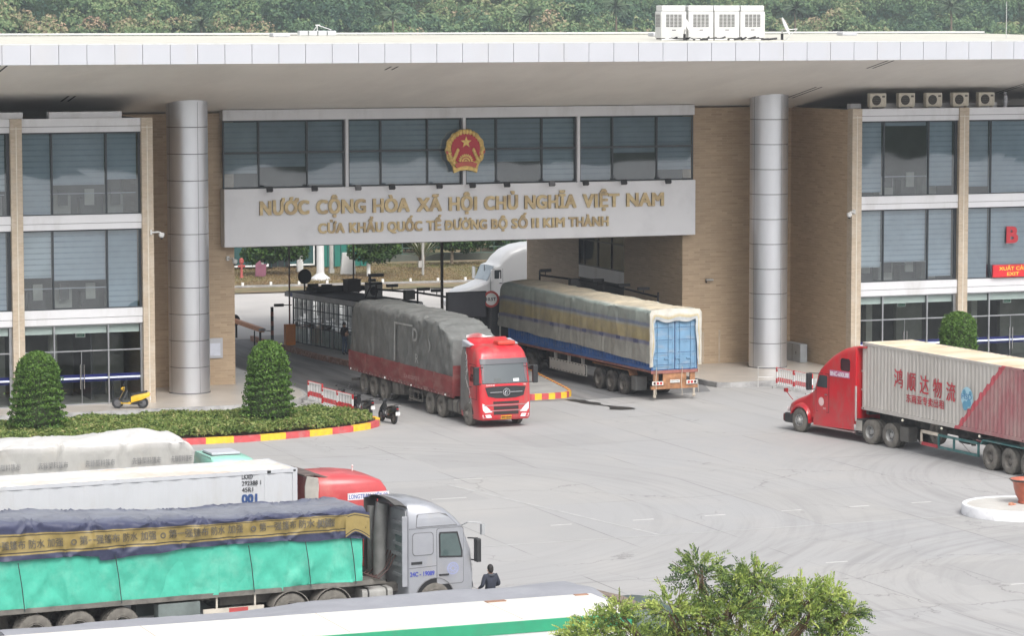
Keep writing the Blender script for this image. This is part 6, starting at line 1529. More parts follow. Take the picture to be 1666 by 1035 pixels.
def hemn(x): return .20 * math.sin(x * .75 + 1) * .4 + .08 * noise.noise((x * .8, 1, 3)) + (.12 if x < -12 else 0)
TN_ = arc(P)[-1]
tnN = tension([(x, 1.25) for x in (-15.9, -14.1, -12.2, -10.3, -8.9, -7.2, -5.6, -4.3)] + [(x, 0.0) for x in (-15.2, -13.0, -11.3, -9.5, -7.9, -6.2, -4.6, -3.8)], .085, .65, 4)
mb = tarp_mesh(-16.7, -3.65, P, lambda x, s, y, z: dN(x, s, y, z) * .8 + tnN(x, min(s, TN_ - s)) + .085, 260, None, (.55, .25, .06), lambda x, y: .06 * noise.noise((x * .8, y, 3)) - .05 - .44 * max(0, min(1, (x + 15.5) / 7)), hemn, cap=(True, True))
tn = part('navy_tarpaulin', mb, TN, f7, smooth=70)
# the flap pulled down over the front corner
mb = MB(); mb.grid(lambda a, b: (-4.35 + .78 * a, -1.36 - .04 * math.sin(a * 3) - .03 * b, 3.45 - .75 * b - .28 * abs(a - .35) * (1 if b > .5 else .6) + .1 * b * math.sin(a * 3.1)), 8, 8, uvfn=lambda a, b: (a, .95 - .78 * b)); part('front_flap', mb, TN, tn, smooth=70)
mb = MB(); INK2 = M('gold_band_ink', (.10, .09, .07), .8, var=.3, scale=6)
def warpn(p):      # printed on the sheet: follow its folds
    return Vector((p.x, -1.30 - (dN(p.x, p.z - 2.62, 0, 0) * .8 + tnN(p.x, p.z - 2.62) + .085) - .03, p.z))
for x in (-15.4, -12.6, -9.9, -7.1):
    mb = MB(); letter(mb, '第一强篷布 防水', (x, -1.345, 3.03), (1, 0, 0), (0, 0, 1), .20, 1.75, .012, warp=warpn)
    letter(mb, '加强', (x + 1.85, -1.345, 3.03), (1, 0, 0), (0, 0, 1), .20, .45, .012, warp=warpn)
    mb.lathe([(.05, -1.38), (.09, -1.378)], (x - .18, 0, 3.1), 'y', 14); part('band_lettering', mb, INK2, tn)
mb = MB(); letter(mb, '水加强', (-5.3, -1.345, 3.0), (1, 0, 0), (0, 0, 1), .20, .62, .012, warp=warpn)
part('band_lettering', mb, INK2, tn)
for x in (-14.3, -11.4, -7.3, -5.5, -4.05): mb = MB(); mb.tube([(x - .15, -1.40, 2.62), (x - .05, -1.385, 2.0), (x + .05, -1.33, 1.2)], .016, 5); part('lashing_rope', mb, M('dark_rope', (.03, .05, .05), .9), tt)
# -- low grey sheeted lorry between, and the white / green box in front
f8 = thing('tarped_lorry', 'lorry under a flat grey sheet just behind the white and green box lorry', 'lorry', (-23.75, -77.9, 0), R(1.5))
P = tarp_profile(1.25, 1.3, 3.86, .22, .06)
mb = tarp_mesh(-17.5, -2.55, P, folds(5.5, .02, .05, .5), 90, None, (.45, .18, .04), lambda x, y: .06 * noise.noise((x * .4, y, 1)) - (.16 if x < -9 else 0) * min(1, (-9 - x) / 3))
t8 = part('tarpaulin', mb, cloth('slate_sheet', col=(.27, .275, .30), bump=.3, var=.06, dirt=((.32, .325, .345), .3, .8)), f8, smooth=70)
mb = MB(); mb.box(-17.4, -2.6, -1.24, 1.24, 1.1, 1.3); part('trailer_deck', mb, CHASD, f8)
mb = MB(); cb2.body(mb, [.4, .7, 1, 1.5, 1.95, 2.4, 2.85, 3.0, 3.2, 3.3, 3.4]); c8 = part('cab', mb, M('cab_dark_green', (.05, .08, .07), .4), f8, smooth=50)
mb = MB(); cb2.front(mb, -1.02, 1.02, 2.0, 2.78, .008); part('windscreen', mb, WINSH, c8, smooth=True)
for sd in (-1, 1): mb = MB(); cb2.side(mb, rrect(-1.2, -.45, 1.95, 2.65, .1), sd, .012); part('side_window', mb, M('side_glass_dark', (.03, .035, .04), .08), c8); mirror_arm(c8, -.1, 1.28, 2.3, sd); arch(cb2, c8, -1.35, sd)
mb = MB(); mb.prism([(-1.2, 3.36), (-2.2, 3.66), (-2.3, 3.66), (-2.3, 3.3)], 'y', -1.0, .95, mi=0); part('roof_deflector', mb, [M('deflector_tan', (.20, .155, .12), .7, var=.25)], c8, bevel=.03)
std_wheels(f8, [-1.35], [-4.6, -5.95], [-12.4, -13.7, -15], rims=RIMD); frame_rails(f8, -.5, -15.5, CHAS)
f9 = thing('box_lorry', 'nearest lorry with a white roofed box body edged in green', 'lorry', (-24.85, -81.75, 0), R(.4))
WB = M('box_white_paint', (.62, .62, .61), .4, var=.02, scale=.8, dirt=((.66, .63, .58), .25, .7))
GS = M('box_green_paint', (.03, .30, .16), .45, var=.08, scale=1.4, dirt=((.06, .22, .14), .35, 1.5))
mb = MB(); mb.box(-20, -2.62, -1.24, 1.24, 1.3, 3.88, mi=0); mb.box(-20.01, -2.61, -1.26, 1.26, 3.88, 4.17, mi=1)
o9 = part('box_body', mb, [WB, GS], f9, bevel=.01)
mb = MB(); mb.box(-20, -2.62, -1.245, 1.245, 4.171, 4.21, mi=0)
for x in (-5.4, -9.6, -13.8): mb.box(x, x + .012, -1.24, 1.24, 4.21, 4.213, mi=1)
for x, y, a, b in ((-5.4, 1.0, .5, .16), (-3.1, 1.05, .34, .14)): mb.box(x, x + a, y, y + b, 4.21, 4.23, mi=2)
part('roof', mb, [M('box_roof_white', (.68, .655, .61), .5, var=.04, scale=.6, dirt=((.62, .52, .42), .22, .5)), M('roof_seam_rust', (.40, .27, .18), .8), M('rust_patch', (.30, .17, .11), .8, var=.3)], o9)
cb9 = CabOver([(.4, -.05, -2.1, 1.18, .2), (1.0, 0, -2.1, 1.22, .2), (1.9, -.05, -2.1, 1.22, .2), (2.75, -.25, -2.1, 1.18, .22), (3.0, -.5, -2.1, 1.08, .3)])
mb = MB(); cb9.body(mb, [.4, .7, 1, 1.5, 1.9, 2.3, 2.75, 2.9, 3.0]); c9 = part('cab', mb, M('cab_grey_white', (.5, .5, .5), .4), f9, smooth=50)
mb = MB(); cb9.front(mb, -1.0, 1.0, 1.95, 2.68, .008); part('windscreen', mb, WINSH, c9, smooth=True)
mb = MB(); cb9.front(mb, -.85, .85, 1.1, 1.75, .01); part('grille', mb, PLBK, c9)
for sd in (-1, 1): mb = MB(); cb9.side(mb, rrect(-1.1, -.4, 1.9, 2.6, .1), sd, .012); part('side_window', mb, M('side_glass_dark', (.03, .035, .04), .08), c9); mirror_arm(c9, -.1, 1.28, 2.3, sd); arch(cb9, c9, -1.35, sd)
frame_rails(f9, -.5, -19, CHAS); std_wheels(f9, [-1.35], [-4.6, -5.95], [-14.4, -15.7], rims=RIMD)
# ================================================================== STREET THINGS
# ---- plastic fence barriers, red and white
BW = M('barrier_white', (.78, .78, .77), .5, var=.05); BR = M('barrier_red', (.55, .03, .035), .5, var=.08)
def barrier(x0, y0, x1, y1, z, lab, grp, group_n=9):
    d = Vector((x1 - x0, y1 - y0, 0)); L = d.length; rz = math.atan2(d.y, d.x)
    t = thing('crowd_barrier', lab, 'barrier', (x0, y0, z), rz, grp)
    mb = MB(); n = max(5, int(L / .17))
    for k in range(1, n):
        x = L * k / n; mb.box(x - .028, x + .028, -.015, .015, .12, .96)
    mb.box(0, L, -.02, .02, .12, .17); mb.box(0, L, -.02, .02, .90, .95); part('pickets', mb, BW, t)
    mb = MB()
    for k in range(1, n): x = L * k / n; mb.box(x - .031, x + .031, -.019, .019, .30, .52); mb.box(x - .031, x + .031, -.019, .019, .965, .99)
    for x in (0, L): mb.box(x - .05, x + .05, -.024, .024, .78, 1.0); mb.box(x - .05, x + .05, -.024, .024, .22, .46)
    part('red_bands', mb, BR, t)
    mb = MB()
    for x in (0, L): mb.box(x - .045, x + .045, -.021, .021, .05, 1.0)
    part('post', mb, BW, t)
    mb = MB()
    for x in (.1, L - .1): mb.box(x - .05, x + .05, -.3, .3, 0, .06)
    part('foot', mb, M('foot_grey', (.35, .35, .34), .7), t)
bp = [(-11.2, -7.35), (-11.05, -9.0), (-10.88, -10.7), (-10.7, -12.4)]
bl = ['red and white picket barrier furthest back in the row by the planting bed', 'middle red and white picket barrier of the row by the planting bed', 'red and white picket barrier nearest the parked motorbikes']
for i in range(3): barrier(*bp[i], *bp[i + 1], .14 if i == 0 else .0, bl[i], 'picket barriers by the planting bed')
barrier(12.35, -9.25, 12.45, -10.9, 0, 'red and white picket barrier just in front of the right column', 'picket barriers by the right column'); barrier(12.46, -10.95, 12.6, -12.6, 0, 'red and white picket barrier half hidden by the red lorry cab', 'picket barriers by the right column')
mb = MB(); mb.tube([(0, 0, 0), (0, 0, 1.0), (.9, -.3, 1.0), (.9, -.3, 0)], .018, 6); mb.tube([(0, 0, .5), (.9, -.3, .5)], .018, 6); solo('wire_gate_frame', mb, CW, 'thin white tube frame standing left of the right barrier', 'frame', (11.55, -8.8, .0))

# ---- motorbikes and scooter
def bike(loc, rz, lab, paint, seatm, grp=None, delivery=False):
    t = thing('motor_scooter', lab, 'scooter' if delivery else 'motorbike', loc, rz, grp)
    for x, nm in ((.62, 'front'), (-.62, 'rear')):
        mb = MB(); mb.lathe([(.17, .05), (.22, .055), (.27, .045), (.285, 0), (.27, -.045), (.22, -.055), (.17, -.05)], (x, 0, .285), 'y', 22, mi=0)
        mb.lathe([(.17, .03), (.05, .05), (.01, .05)], (x, 0, .285), 'y', 14, mi=1); mb.lathe([(.17, -.03), (.05, -.05), (.01, -.05)], (x, 0, .285), 'y', 14, mi=1); part('wheel', mb, [PLBK, M('alloy_grey', (.16, .16, .17), .4, metal=.4)], t, smooth=40)
    mb = MB()       # front shield, leg board, tail body
    mb.loft([[(.62 - .28 * k / 5 - .06, s_ * (.09 + .10 * math.sin(math.pi * min(1, (k + 1) / 5))), .42 + .11 * k) for s_ in (-1, 1)] + [(.52 - .28 * k / 5, .0, .44 + .11 * k)] for k in range(6)])
    mb.loft([[(.45, -.14, .26), (.45, .14, .26), (.45, .14, .34), (.45, -.14, .34)], [(-.05, -.15, .24), (-.05, .15, .24), (-.05, .15, .32), (-.05, -.15, .32)]])
    sec = [(-.05, .12, .30, .60), (-.25, .16, .36, .70), (-.5, .17, .42, .76), (-.75, .13, .52, .80), (-.98, .06, .62, .82)]
    mb.loft([[(x, -w_, zb), (x, w_, zb), (x, w_ * 1.05, (zb + zt) / 2), (x, w_ * .7, zt), (x, -w_ * .7, zt), (x, -w_ * 1.05, (zb + zt) / 2)] for x, w_, zb, zt in sec]); part('body', mb, paint, t, smooth=40)
    mb = MB(); sec = [(-.02, .10, .66), (-.2, .15, .74), (-.5, .16, .79), (-.85, .12, .86)]
    mb.loft([[(x, -w_, z - .05), (x, w_, z - .05), (x, w_ * .9, z + .02), (x, 0, z + .045), (x, -w_ * .9, z + .02)] for x, w_, z in sec]); part('seat', mb, seatm, t, smooth=50)
    mb = MB(); mb.tube([(.62, .0, .285), (.34, 0, 1.0)], .035, 8); mb.tube([(.18, -.34, 1.03), (.34, -.12, 1.0), (.34, .12, 1.0), (.18, .34, 1.03)], .022, 6); part('handlebar', mb, PLBK, t)
    mb = MB(); mb.lathe([(.02, .09), (.085, .03), (.10, -.08), (.03, -.1)], (.36, 0, .98), 'x', 14); part('headlamp_housing', mb, paint if delivery else PLBK, t, smooth=50)
    for s_ in (-1, 1):
        mb = MB(); mb.tube([(.28, s_ * .22, 1.02), (.30, s_ * .34, 1.2)], .01, 5); mb.ball((.30, s_ * .36, 1.22), (.02, .07, .05), 8, 5); part('mirror', mb, PLBK, t, smooth=40)
    mb = MB(); mb.lathe([(.05, 0), (.055, .3), (.05, .34)], (-.55, -.19, .36), 'x', 10); mb.box(-.35, .0, -.1, .1, .2, .4); mb.tube([(-.1, 0, .3), (-.62, .06, .285)], .03, 6); part('engine', mb, M('engine_grey', (.06, .06, .062), .5, metal=.4), t)
    mb = MB(); mb.box(-1.02, -.98, -.10, .10, .42, .58); part('number_plate', mb, M('plate_bike_white', (.74, .74, .72), .5), t)
    mb = MB(); mb.box(-1.0, -.97, -.05, .05, .70, .74); part('tail_lamp', mb, LENSR, t)
    if not delivery:
        mb = MB(); mb.tube([(-.7, -.12, .82), (-1.02, -.11, .86), (-1.02, .11, .86), (-.7, .12, .82)], .016, 6); part('grab_rail', mb, M('rail_grey', (.3, .3, .31), .3, metal=.6), t)
    return t
BKP = M('bike_black_paint', (.016, .017, .02), .22, var=.1, coat=.5); SEAT = M('seat_vinyl', (.02, .02, .021), .55)
bike((-10.02, -15.35, 0), R(97), 'black motorbike nearest the camera beside the tip of the planting bed', BKP, SEAT, 'black motorbikes parked by the bed')
bike((-10.35, -12.75, 0), R(100), 'black motorbike half hidden behind the end of the planting bed', BKP, SEAT, 'black motorbikes parked by the bed')
bike((-10.45, -10.75, 0), R(100), 'black motorbike behind the middle picket barrier', BKP, SEAT, 'black motorbikes parked by the bed')
YBK = M('scooter_yellow', (.74, .46, .03), .3, coat=.4)
ys = bike((-19.95, -7.9, .25 - .25), R(160), 'yellow scooter with a black seat parked on the pavement by the left wing', YBK, SEAT, None, True)
ys.location = (-19.95, -7.85, .25); ys.scale = (.93, .93, .93)
mb = MB(); mb.box(.08, .40, -.17, .17, .32, .36); mb.loft([[(.40 - .05 * k, -.16, .34 + .11 * k), (.40 - .05 * k, .16, .34 + .11 * k), (.36 - .05 * k, .16, .34 + .11 * k), (.36 - .05 * k, -.16, .34 + .11 * k)] for k in range(6)]); part('leg_shield', mb, M('scooter_grey', (.09, .095, .10), .5), ys)

# ---- barrier posts, booth
OR = M('barrier_orange', (.62, .21, .03), .45, var=.06)
t = thing('gate_barrier_post', 'orange barrier cabinet with a raised red and white pole on the island', 'barrier', (-4.35, 17.4, .26))
mb = MB(); mb.box(-.28, .28, -.2, .2, 0, 1.15); part('cabinet', mb, OR, t, bevel=.02)
mb = MB(); q = 1.0
for k in range(14): mb.box(-.04, .04, -.03, .03, 1.0 + .36 * k, 1.36 + .36 * k, mi=0 if k in (1, 2, 3, 6, 7) else 1)
part('raised_pole', mb, [M('pole_redbrown', (.24, .09, .06), .6), M('pole_greybrown', (.20, .18, .16), .6)], t)
t = thing('striped_post', 'thin dark banded post with camera arm left of the orange barrier cabinet', 'post', (-5.2, 17.9, 0.01))
mb = MB()
for k in range(9): mb.box(-.07, .07, -.06, .06, .26 * k, .26 * k + .26, mi=k % 2)
part('pole', mb, [M('post_dark', (.03, .025, .025), .6), M('post_redbrown', (.22, .07, .05), .6)], t)
mb = MB(); mb.tube([(0, 0, 1.0), (-.45, 0, 1.05)], .03, 6); mb.box(-.75, -.4, -.06, .06, 1.02, 1.16); part('camera', mb, M('grey_camera', (.34, .34, .35), .5), t)
mb = MB(); mb.box(-.45, -.25, -.06, .06, -.0, .34); part('card_reader', mb, PLBK, t)
t = thing('barrier_arm', 'orange boom lying across the left lane with a round black end', 'barrier', (-5.15, 25.6, .95), R(-92))
mb = MB(); mb.prism(rrect(-.13, .13, -.12, .12, .03), 'x', .15, 6.4); part('boom', mb, M('boom_orange', (.60, .26, .12), .6, var=.1), t)
mb = MB(); mb.lathe([(.01, -.12), (.36, -.12), (.36, .14), (.01, .14)], (0, 0, 0), 'x', 24); part('end_disc', mb, BLK, t)
mb = MB(); mb.box(.6, .7, -.05, .05, -.95, -.1); mb.box(5.9, 6.0, -.05, .05, -.95, -.1); part('rest', mb, PLBK, t)
mb = MB(); mb.tube([(0, 0, 0), (0, 0, .98)], .035, 8); mb.lathe([(.2, 0), (.18, .04), (.03, .06)], (0, 0, 0), 'z', 14, cap=True); solo('stanchion', mb, BLK, 'dark stanchion standing on the lane under the boom', 'post', (-5.98, 18.7, .004))
BOOTH_RZ = math.atan2(-.985, .19)
bt = thing('control_booth', 'glazed control booth with dark frames and a grey flat roof on the island', 'booth', (-3.75, 18.6, .26), BOOTH_RZ)
BF = M('booth_frame', (.055, .07, .078), .45); L = 9.2; W = 2.4
mb = MB()   # local x along the lane side, y to the left = towards +X side
def wallframe(mb, p0, p1, n_):
    d = (Vector(p1) - Vector(p0)); Ln = d.length; a = math.atan2(d.y, d.x); mb.at(p0[0], p0[1], 0, a)
    for k in range(n_ + 1):
        x = Ln * k / n_; w_ = .04 if k % 3 == 0 else .016; mb.box(x - w_, x + w_, -.02, .02, 0, 2.55)
    for z, h in ((0, .07), (.95, .05), (1.22, .05), (1.92, .05), (2.48, .07)): mb.box(0, Ln, -.018, .018, z, z + h)
    mb.at()
wallframe(mb, (0, 0), (L, 0), 18); wallframe(mb, (0, 0), (0, W), 6); wallframe(mb, (L, 0), (L, W), 6); wallframe(mb, (0, W), (L, W), 4); part('frame', mb, BF, bt)
mb = MB()
for a_, b_ in (((0, 0), (L, 0)), ((0, 0), (0, W)), ((L, 0), (L, W)), ((0, W), (L, W))): mb.add([(a_[0], a_[1], .05), (b_[0], b_[1], .05), (b_[0], b_[1], 2.5), (a_[0], a_[1], 2.5)], [(0, 1, 2, 3)])
part('glazing', mb, glassmat('booth_glass', (.95, .97, .965), .12), bt)
mb = MB(); mb.box(-.55, L + .4, -.25, W + .25, 2.56, 2.82, mi=0); mb.box(-.5, L + .35, -.2, W + .2, 2.82, 2.85, mi=1); mb.lathe([(.01, -.26), (.13, -.258)], (.25, 0, 2.69), 'y', 20, mi=2)
part('roof', mb, [M('booth_fascia', (.6, .61, .64), .45), M('booth_roof_felt', (.022, .024, .026), .9, var=.3), M('round_sign_blue', (.16, .20, .42), .5)], bt)
mb = MB(); mb.box(.1, L - .1, .1, W - .1, .0, .02, mi=1)
for x in (.9, 2.6, 4.4, 6.5): mb.box(x, x + .45, .5, .95, .05, .95, mi=0); mb.box(x + .8, x + 1.2, .9, 1.3, .05, .7, mi=0)
mb.box(1.0, 1.55, .1, .5, .97, 1.2, mi=2); mb.box(3.0, 3.4, .1, .5, .97, 1.2, mi=2)
part('desks', mb, [M('booth_white_unit', (.62, .62, .60), .6), M('booth_floor', (.6, .6, .58), .7), M('booth_black', (.03, .03, .035), .5)], bt)
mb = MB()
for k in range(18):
    if k % 6 != 4: mb.box(L * k / 18 + .03, L * (k + 1) / 18 - .03, .07, .085, 1.30 + .2 * (k % 3), 2.46, mi=0)  # pale panels added behind the upper panes imitate their bright reflection
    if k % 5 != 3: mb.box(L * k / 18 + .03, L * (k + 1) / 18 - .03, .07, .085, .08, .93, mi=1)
part('film_and_pane_glare', mb, [M('painted_pane_glare', (.68, .69, .69), .7), M('film_pale_green', (.48, .58, .56), .7)], bt)
for x in (.3, 2.2, 3.9): mb = MB(); mb.box(x, x + .32, -.06, -.04, 1.0, 1.2); part('service_hatch', mb, BLK, bt)
t = thing('convex_mirror', 'round black backed traffic mirror on a short pole above the booth roof', 'mirror', (-3.15, 18.3, 3.08), R(8))
mb = MB(); mb.lathe([(.01, -.04), (.25, -.03), (.40, .02), (.42, .05), (.01, .06)], (0, 0, .86), 'y', 28); part('disc', mb, BLK, t, smooth=50)
mb = MB(); mb.tube([(0, .08, 0), (0, .08, .7)], .05, 8); part('pole', mb, BLK, t)
def roofbox(x, y, z, dx, dy, dz, name, lab, cat, m=BLK):
    mb = MB(); mb.box(-dx / 2, dx / 2, -dy / 2, dy / 2, .06, dz); mb.box(-dx / 2 - .04, dx / 2 + .04, -dy / 2 - .04, dy / 2 + .04, dz - .05, dz)
    for s_ in (-1, 1): mb.box(s_ * dx * .4 - .04, s_ * dx * .4 + .04, -dy * .4, dy * .4, 0, .06)
    return solo(name, mb, m, lab, cat, (x, y, z), BOOTH_RZ + R(90), bevel=.02)
roofbox(-1.0, 16.6, 3.11, .8, .6, .75, 'rooftop_cabinet', 'dark box on the booth roof at the foot of the tall thin mast', 'cabinet', M('cabinet_brown_grey', (.06, .045, .045), .6))
roofbox(-1.55, 17.6, 3.11, 3.2, 1.2, .28, 'roof_tray', 'low dark tray on the booth roof behind the mast', 'tray', M('tray_dark', (.03, .034, .034), .8))
t = thing('air_conditioner', 'grey air conditioner box on the booth roof near the grey tarpaulin', 'air conditioner', (-.9, 13.2, 3.11), BOOTH_RZ + R(90))
mb = MB(); mb.box(-.45, .45, -.2, .2, .04, .7); part('cabinet', mb, M('ac_grey', (.30, .31, .31), .6), t, bevel=.02)
mb = MB(); mb.lathe([(.01, -.215), (.25, -.21)], (-.1, 0, .36), 'y', 20); mb.box(-.42, .42, -.22, .22, .70, .82); part('fan_grille', mb, BLK, t)
t = thing('booth_camera', 'pair of dark cameras on brackets at the near left corner of the booth roof', 'camera', (-2.75, 18.0, 3.11))
mb = MB(); mb.tube([(0, 0, 0), (0, 0, .3)], .04, 6); mb.box(-.35, .25, -.09, .09, .26, .44); mb.tube([(.7, 0, 0), (.7, 0, .22)], .05, 6); mb.box(.45, 1.05, -.1, .1, .2, .38); part('housing', mb, BLK, t, bevel=.02)
t = thing('booth_camera', 'dark camera on a bracket at the far left end of the booth wall', 'camera', (-4.3, 18.8, 2.35))
mb = MB(); mb.tube([(.5, -.1, 0), (0, 0, 0)], .03, 6); mb.box(-.5, .05, -.07, .07, -.08, .08); part('housing', mb, BLK, t, bevel=.015)
for x, y, z0, z1, lab in ((-.9, 16.6, 3.8, 9.2, 'thin brown mast rising from the booth roof'), (2.6, 12, 0.26, 7.5, 'thin dark pole standing right of the booth, behind the black board')):
    mb = MB(); mb.tube([(0, 0, 0), (0, 0, z1 - z0)], .045 if x < 0 else .085, 8); mb.lathe([(.12, 0), (.12, .05), (.05, .07)], (0, 0, 0), 'z', 10); solo('mast', mb, M('mast_brown', (.13, .115, .10), .6), lab, 'mast', (x, y, z0), smooth=40)
def camrail(pts, lab, cams):
    t = thing('camera_rail', lab, 'rail', pts[0]); o = Vector(pts[0]); rel = [Vector(p) - o for p in pts]
    mb = MB(); mb.tube(rel, .055, 8)
    for p in rel: mb.tube([(p.x, p.y, -o.z + .26), (p.x, p.y, p.z + .25)], .05, 6)
    part('rail', mb, BLK, t)
    for u, kind in cams:
        p = rel[0].lerp(rel[-1], u); mb = MB()
        if kind == 'cam': mb.tube([(p.x, p.y, p.z), (p.x, p.y, p.z + .25)], .03, 6); mb.box(p.x - .32, p.x + .32, p.y - .09, p.y + .09, p.z + .22, p.z + .38)
        else: mb.box(p.x - .28, p.x + .28, p.y - .18, p.y + .18, p.z - .34, p.z + .16)
        part('camera_housing' if kind == 'cam' else 'junction_box', mb, BLK if kind == 'cam' else M('grey_box2', (.075, .075, .075), .7), t, bevel=.015)
camrail([(-1.0, 12.5, 3.6), (.3, 9.5, 3.62), (1.1, 6.6, 3.55)], 'dark pipe rail with cameras running from the booth to the black board', [(.22, 'cam'), (.45, 'box'), (.65, 'cam'), (.82, 'cam')])
t = thing('tall_camera_mast', 'dark bent camera mast at the near end of the booth roof', 'camera', (-1.2, 12.9, 3.1))
mb = MB(); mb.tube([(-.3, 0, 0), (0, 0, .6), (0, 0, 1.3)], .06, 6); mb.box(-.1, .75, -.09, .09, 1.15, 1.32); mb.box(-.08, .3, -.1, .1, .9, 1.05); part('housing', mb, BLK, t)
camrail([(7.3, 9.5, 4.35), (9.2, 5.2, 4.15), (10.6, 1.2, 3.7)], 'dark pipe rail with equipment along the right wall inside the passage', [(.05, 'cam'), (.3, 'box'), (.5, 'cam'), (.72, 'cam'), (.88, 'cam')])
t = thing('display_board', 'blank dark message board on posts at the end of the booth island', 'display', (1.75, 6.0, .26), R(3))
mb = MB(); mb.box(-1.12, 1.12, -.10, .10, 2.25, 3.63, mi=0); mb.box(-1.06, 1.06, -.108, -.10, 2.31, 3.57, mi=1); part('panel', mb, [BLK, M('led_face', (.062, .062, .072), .5, var=.1)], t)
mb = MB()
for x in (-.8, .8): mb.tube([(x, .02, 0), (x, .02, 2.3)], .06, 8)
part('post', mb, BLK, t)
t = thing('weight_limit_sign', 'round white traffic sign with a red ring and black digits beside the black board', 'sign', (3.12, 5.95, .26), R(-8))
mb = MB(); mb.lathe([(.01, -.03), (.42, -.03)], (0, 0, 3.2), 'y', 30, mi=0); mb.lathe([(.32, -.037), (.44, -.035), (.44, .02), (.01, .02)], (0, 0, 3.2), 'y', 30, mi=1); letter(mb, '10.5T', (-.25, -.04, 3.12), (1, 0, 0), (0, 0, 1), .17, .5, .03, mi=2); part('disc', mb, [BW, M('sign_ring_red', (.50, .07, .06), .5), PLBK], t)
mb = MB(); mb.tube([(0, .05, 0), (0, .05, 3.3)], .04, 8); part('post', mb, M('post_dark2', (.06, .06, .06), .6), t)
t = thing('floodlight', 'pale floodlight on a stub right below the round sign', 'floodlight', (3.5, 5.6, .26))
mb = MB(); mb.tube([(0, 0, 0), (0, 0, 2.3)], .04, 6); mb.tube([(-.1, 0, 2.35), (.35, -.1, 2.35)], .13, 10, r1=.18); part('lamp_head', mb, M('lamp_pale', (.50, .48, .44), .4), t, smooth=40)

# ---- flower pot on the roundabout
t = thing('plant_pot', 'large terracotta pot standing on the small round white kerbed island', 'pot', (2.95, -49.25, .345))
mb = MB(); mb.lathe([(.30, 0), (.33, .05), (.30, .10), (.30, .14), (.40, .30), (.47, .55), (.50, .75), (.58, .84), (.64, .88), (.60, .90), (.52, .86), (.48, .78), (.01, .74)], (0, 0, 0), 'z', 36, mi=0); part('pot', mb, M('terracotta_glaze', (.40, .105, .06), .4, var=.15, scale=3, dirt=((.25, .12, .09), .3, 2)), t, smooth=40)
mb = MB(); mb.lathe([(.605, .905), (.645, .885), (.585, .83), (.575, .83)], (0, 0, 0), 'z', 36); mb.lathe([(.01, .76), (.5, .77)], (0, 0, 0), 'z', 24); part('rim', mb, M('pot_dark_rim', (.045, .05, .045), .6), t)
mb = MB(); mb.box(-.1, .1, -.05, .05, 0, .1); mb.box(.08, .2, -.1, .04, 0, .06); solo('broken_brick', mb, M('brick_orange', (.50, .24, .16), .8), 'broken orange brick lying left of the terracotta pot', 'brick', (2.15, -49.5, .345), R(30), bevel=.01)

# ---- people
def person(loc, rz, lab, pose, cloth_, hair=(.012, .01, .01)):
    """one skinned body; pose maps joints; materials chosen by body region"""
    J, E, Rr = pose
    me = bpy.data.meshes.new('person'); me.from_pydata([J[k] for k in J], [(list(J).index(a), list(J).index(b)) for a, b in E], [])
    o = bpy.data.objects.new('person', me); C.objects.link(o)
    sk = o.modifiers.new('skin', 'SKIN'); sk.use_smooth_shade = True; sb = o.modifiers.new('sub', 'SUBSURF'); sb.levels = 2; sb.render_levels = 2
    names = list(J)
    for i, k in enumerate(names):
        me.skin_vertices[0].data[i].radius = Rr[k] if isinstance(Rr[k], tuple) else (Rr[k], Rr[k]); me.skin_vertices[0].data[i].use_root = (k == 'pelvis')
    dg = bpy.context.evaluated_depsgraph_get(); ev = bpy.data.meshes.new_from_object(o.evaluated_get(dg)); bpy.data.objects.remove(o)
    mats = [M('skin_tone', (.42, .25, .17), .6), cloth_[0], cloth_[1], M('shoe_dark', (.02, .02, .02), .6)]
    ev.materials.clear()
    for m_ in mats: ev.materials.append(m_)
    P_ = {k: Vector(v) for k, v in J.items()}; segs = [(a, b) for a, b in E]
    def reg(c):
        best = min(segs, key=lambda e: dseg(c, P_[e[0]], P_[e[1]])); nm = best[1]
        if nm.startswith(('hand', 'finger', 'thumb', 'head', 'crown', 'nose')): return 0
        if nm.startswith(('foot', 'toe')): return 3
        if nm.startswith(('hip', 'knee', 'ankle')): return 2
        return 1
    def dseg(c, a, b):
        d = b - a; t_ = max(0, min(1, (c - a).dot(d) / max(d.length_squared, 1e-9))); return (c - (a + d * t_)).length
    for p in ev.polygons: p.material_index = reg(p.center); p.use_smooth = True
    t = bpy.data.objects.new('person', ev); C.objects.link(t); t.location = loc; t.rotation_euler = (0, 0, rz); t['label'] = lab; t['category'] = 'person'
    hc = P_['crown']; mb = MB(); mb.ball((hc.x - .012, hc.y, hc.z - .045), (.108, .092, .115), 14, 9); mb.ball((hc.x - .05, hc.y, hc.z - .10), (.07, .085, .10), 12, 8); part('hair', mb, M('black_hair', hair, .6), t, smooth=60)
    nk = P_['neck']; mb = MB(); mb.lathe([(.075, 0), (.12, .02), (.125, .06), (.10, .085), (.08, .06)], (nk.x - .02, nk.y, nk.z - .05), 'z', 16); part('collar', mb, M('collar_grey', (.06, .065, .08), .8), t, smooth=50)
    mb = MB()
    for s_ in (-1, 1): mb.ball((hc.x + .088, s_ * .034, hc.z - .10), (.012, .014, .010), 6, 4)
    mb.ball((hc.x + .094, 0, hc.z - .185), (.010, .028, .007), 6, 4); part('face_features', mb, M('eye_mouth_dark', (.08, .03, .028), .5), t)
    mb = MB()
    for s_ in (-1, 1): mb.ball((hc.x - .005, s_ * .086, hc.z - .12), (.022, .012, .034), 6, 5)
    part('ear', mb, mats[0], t)
    return t
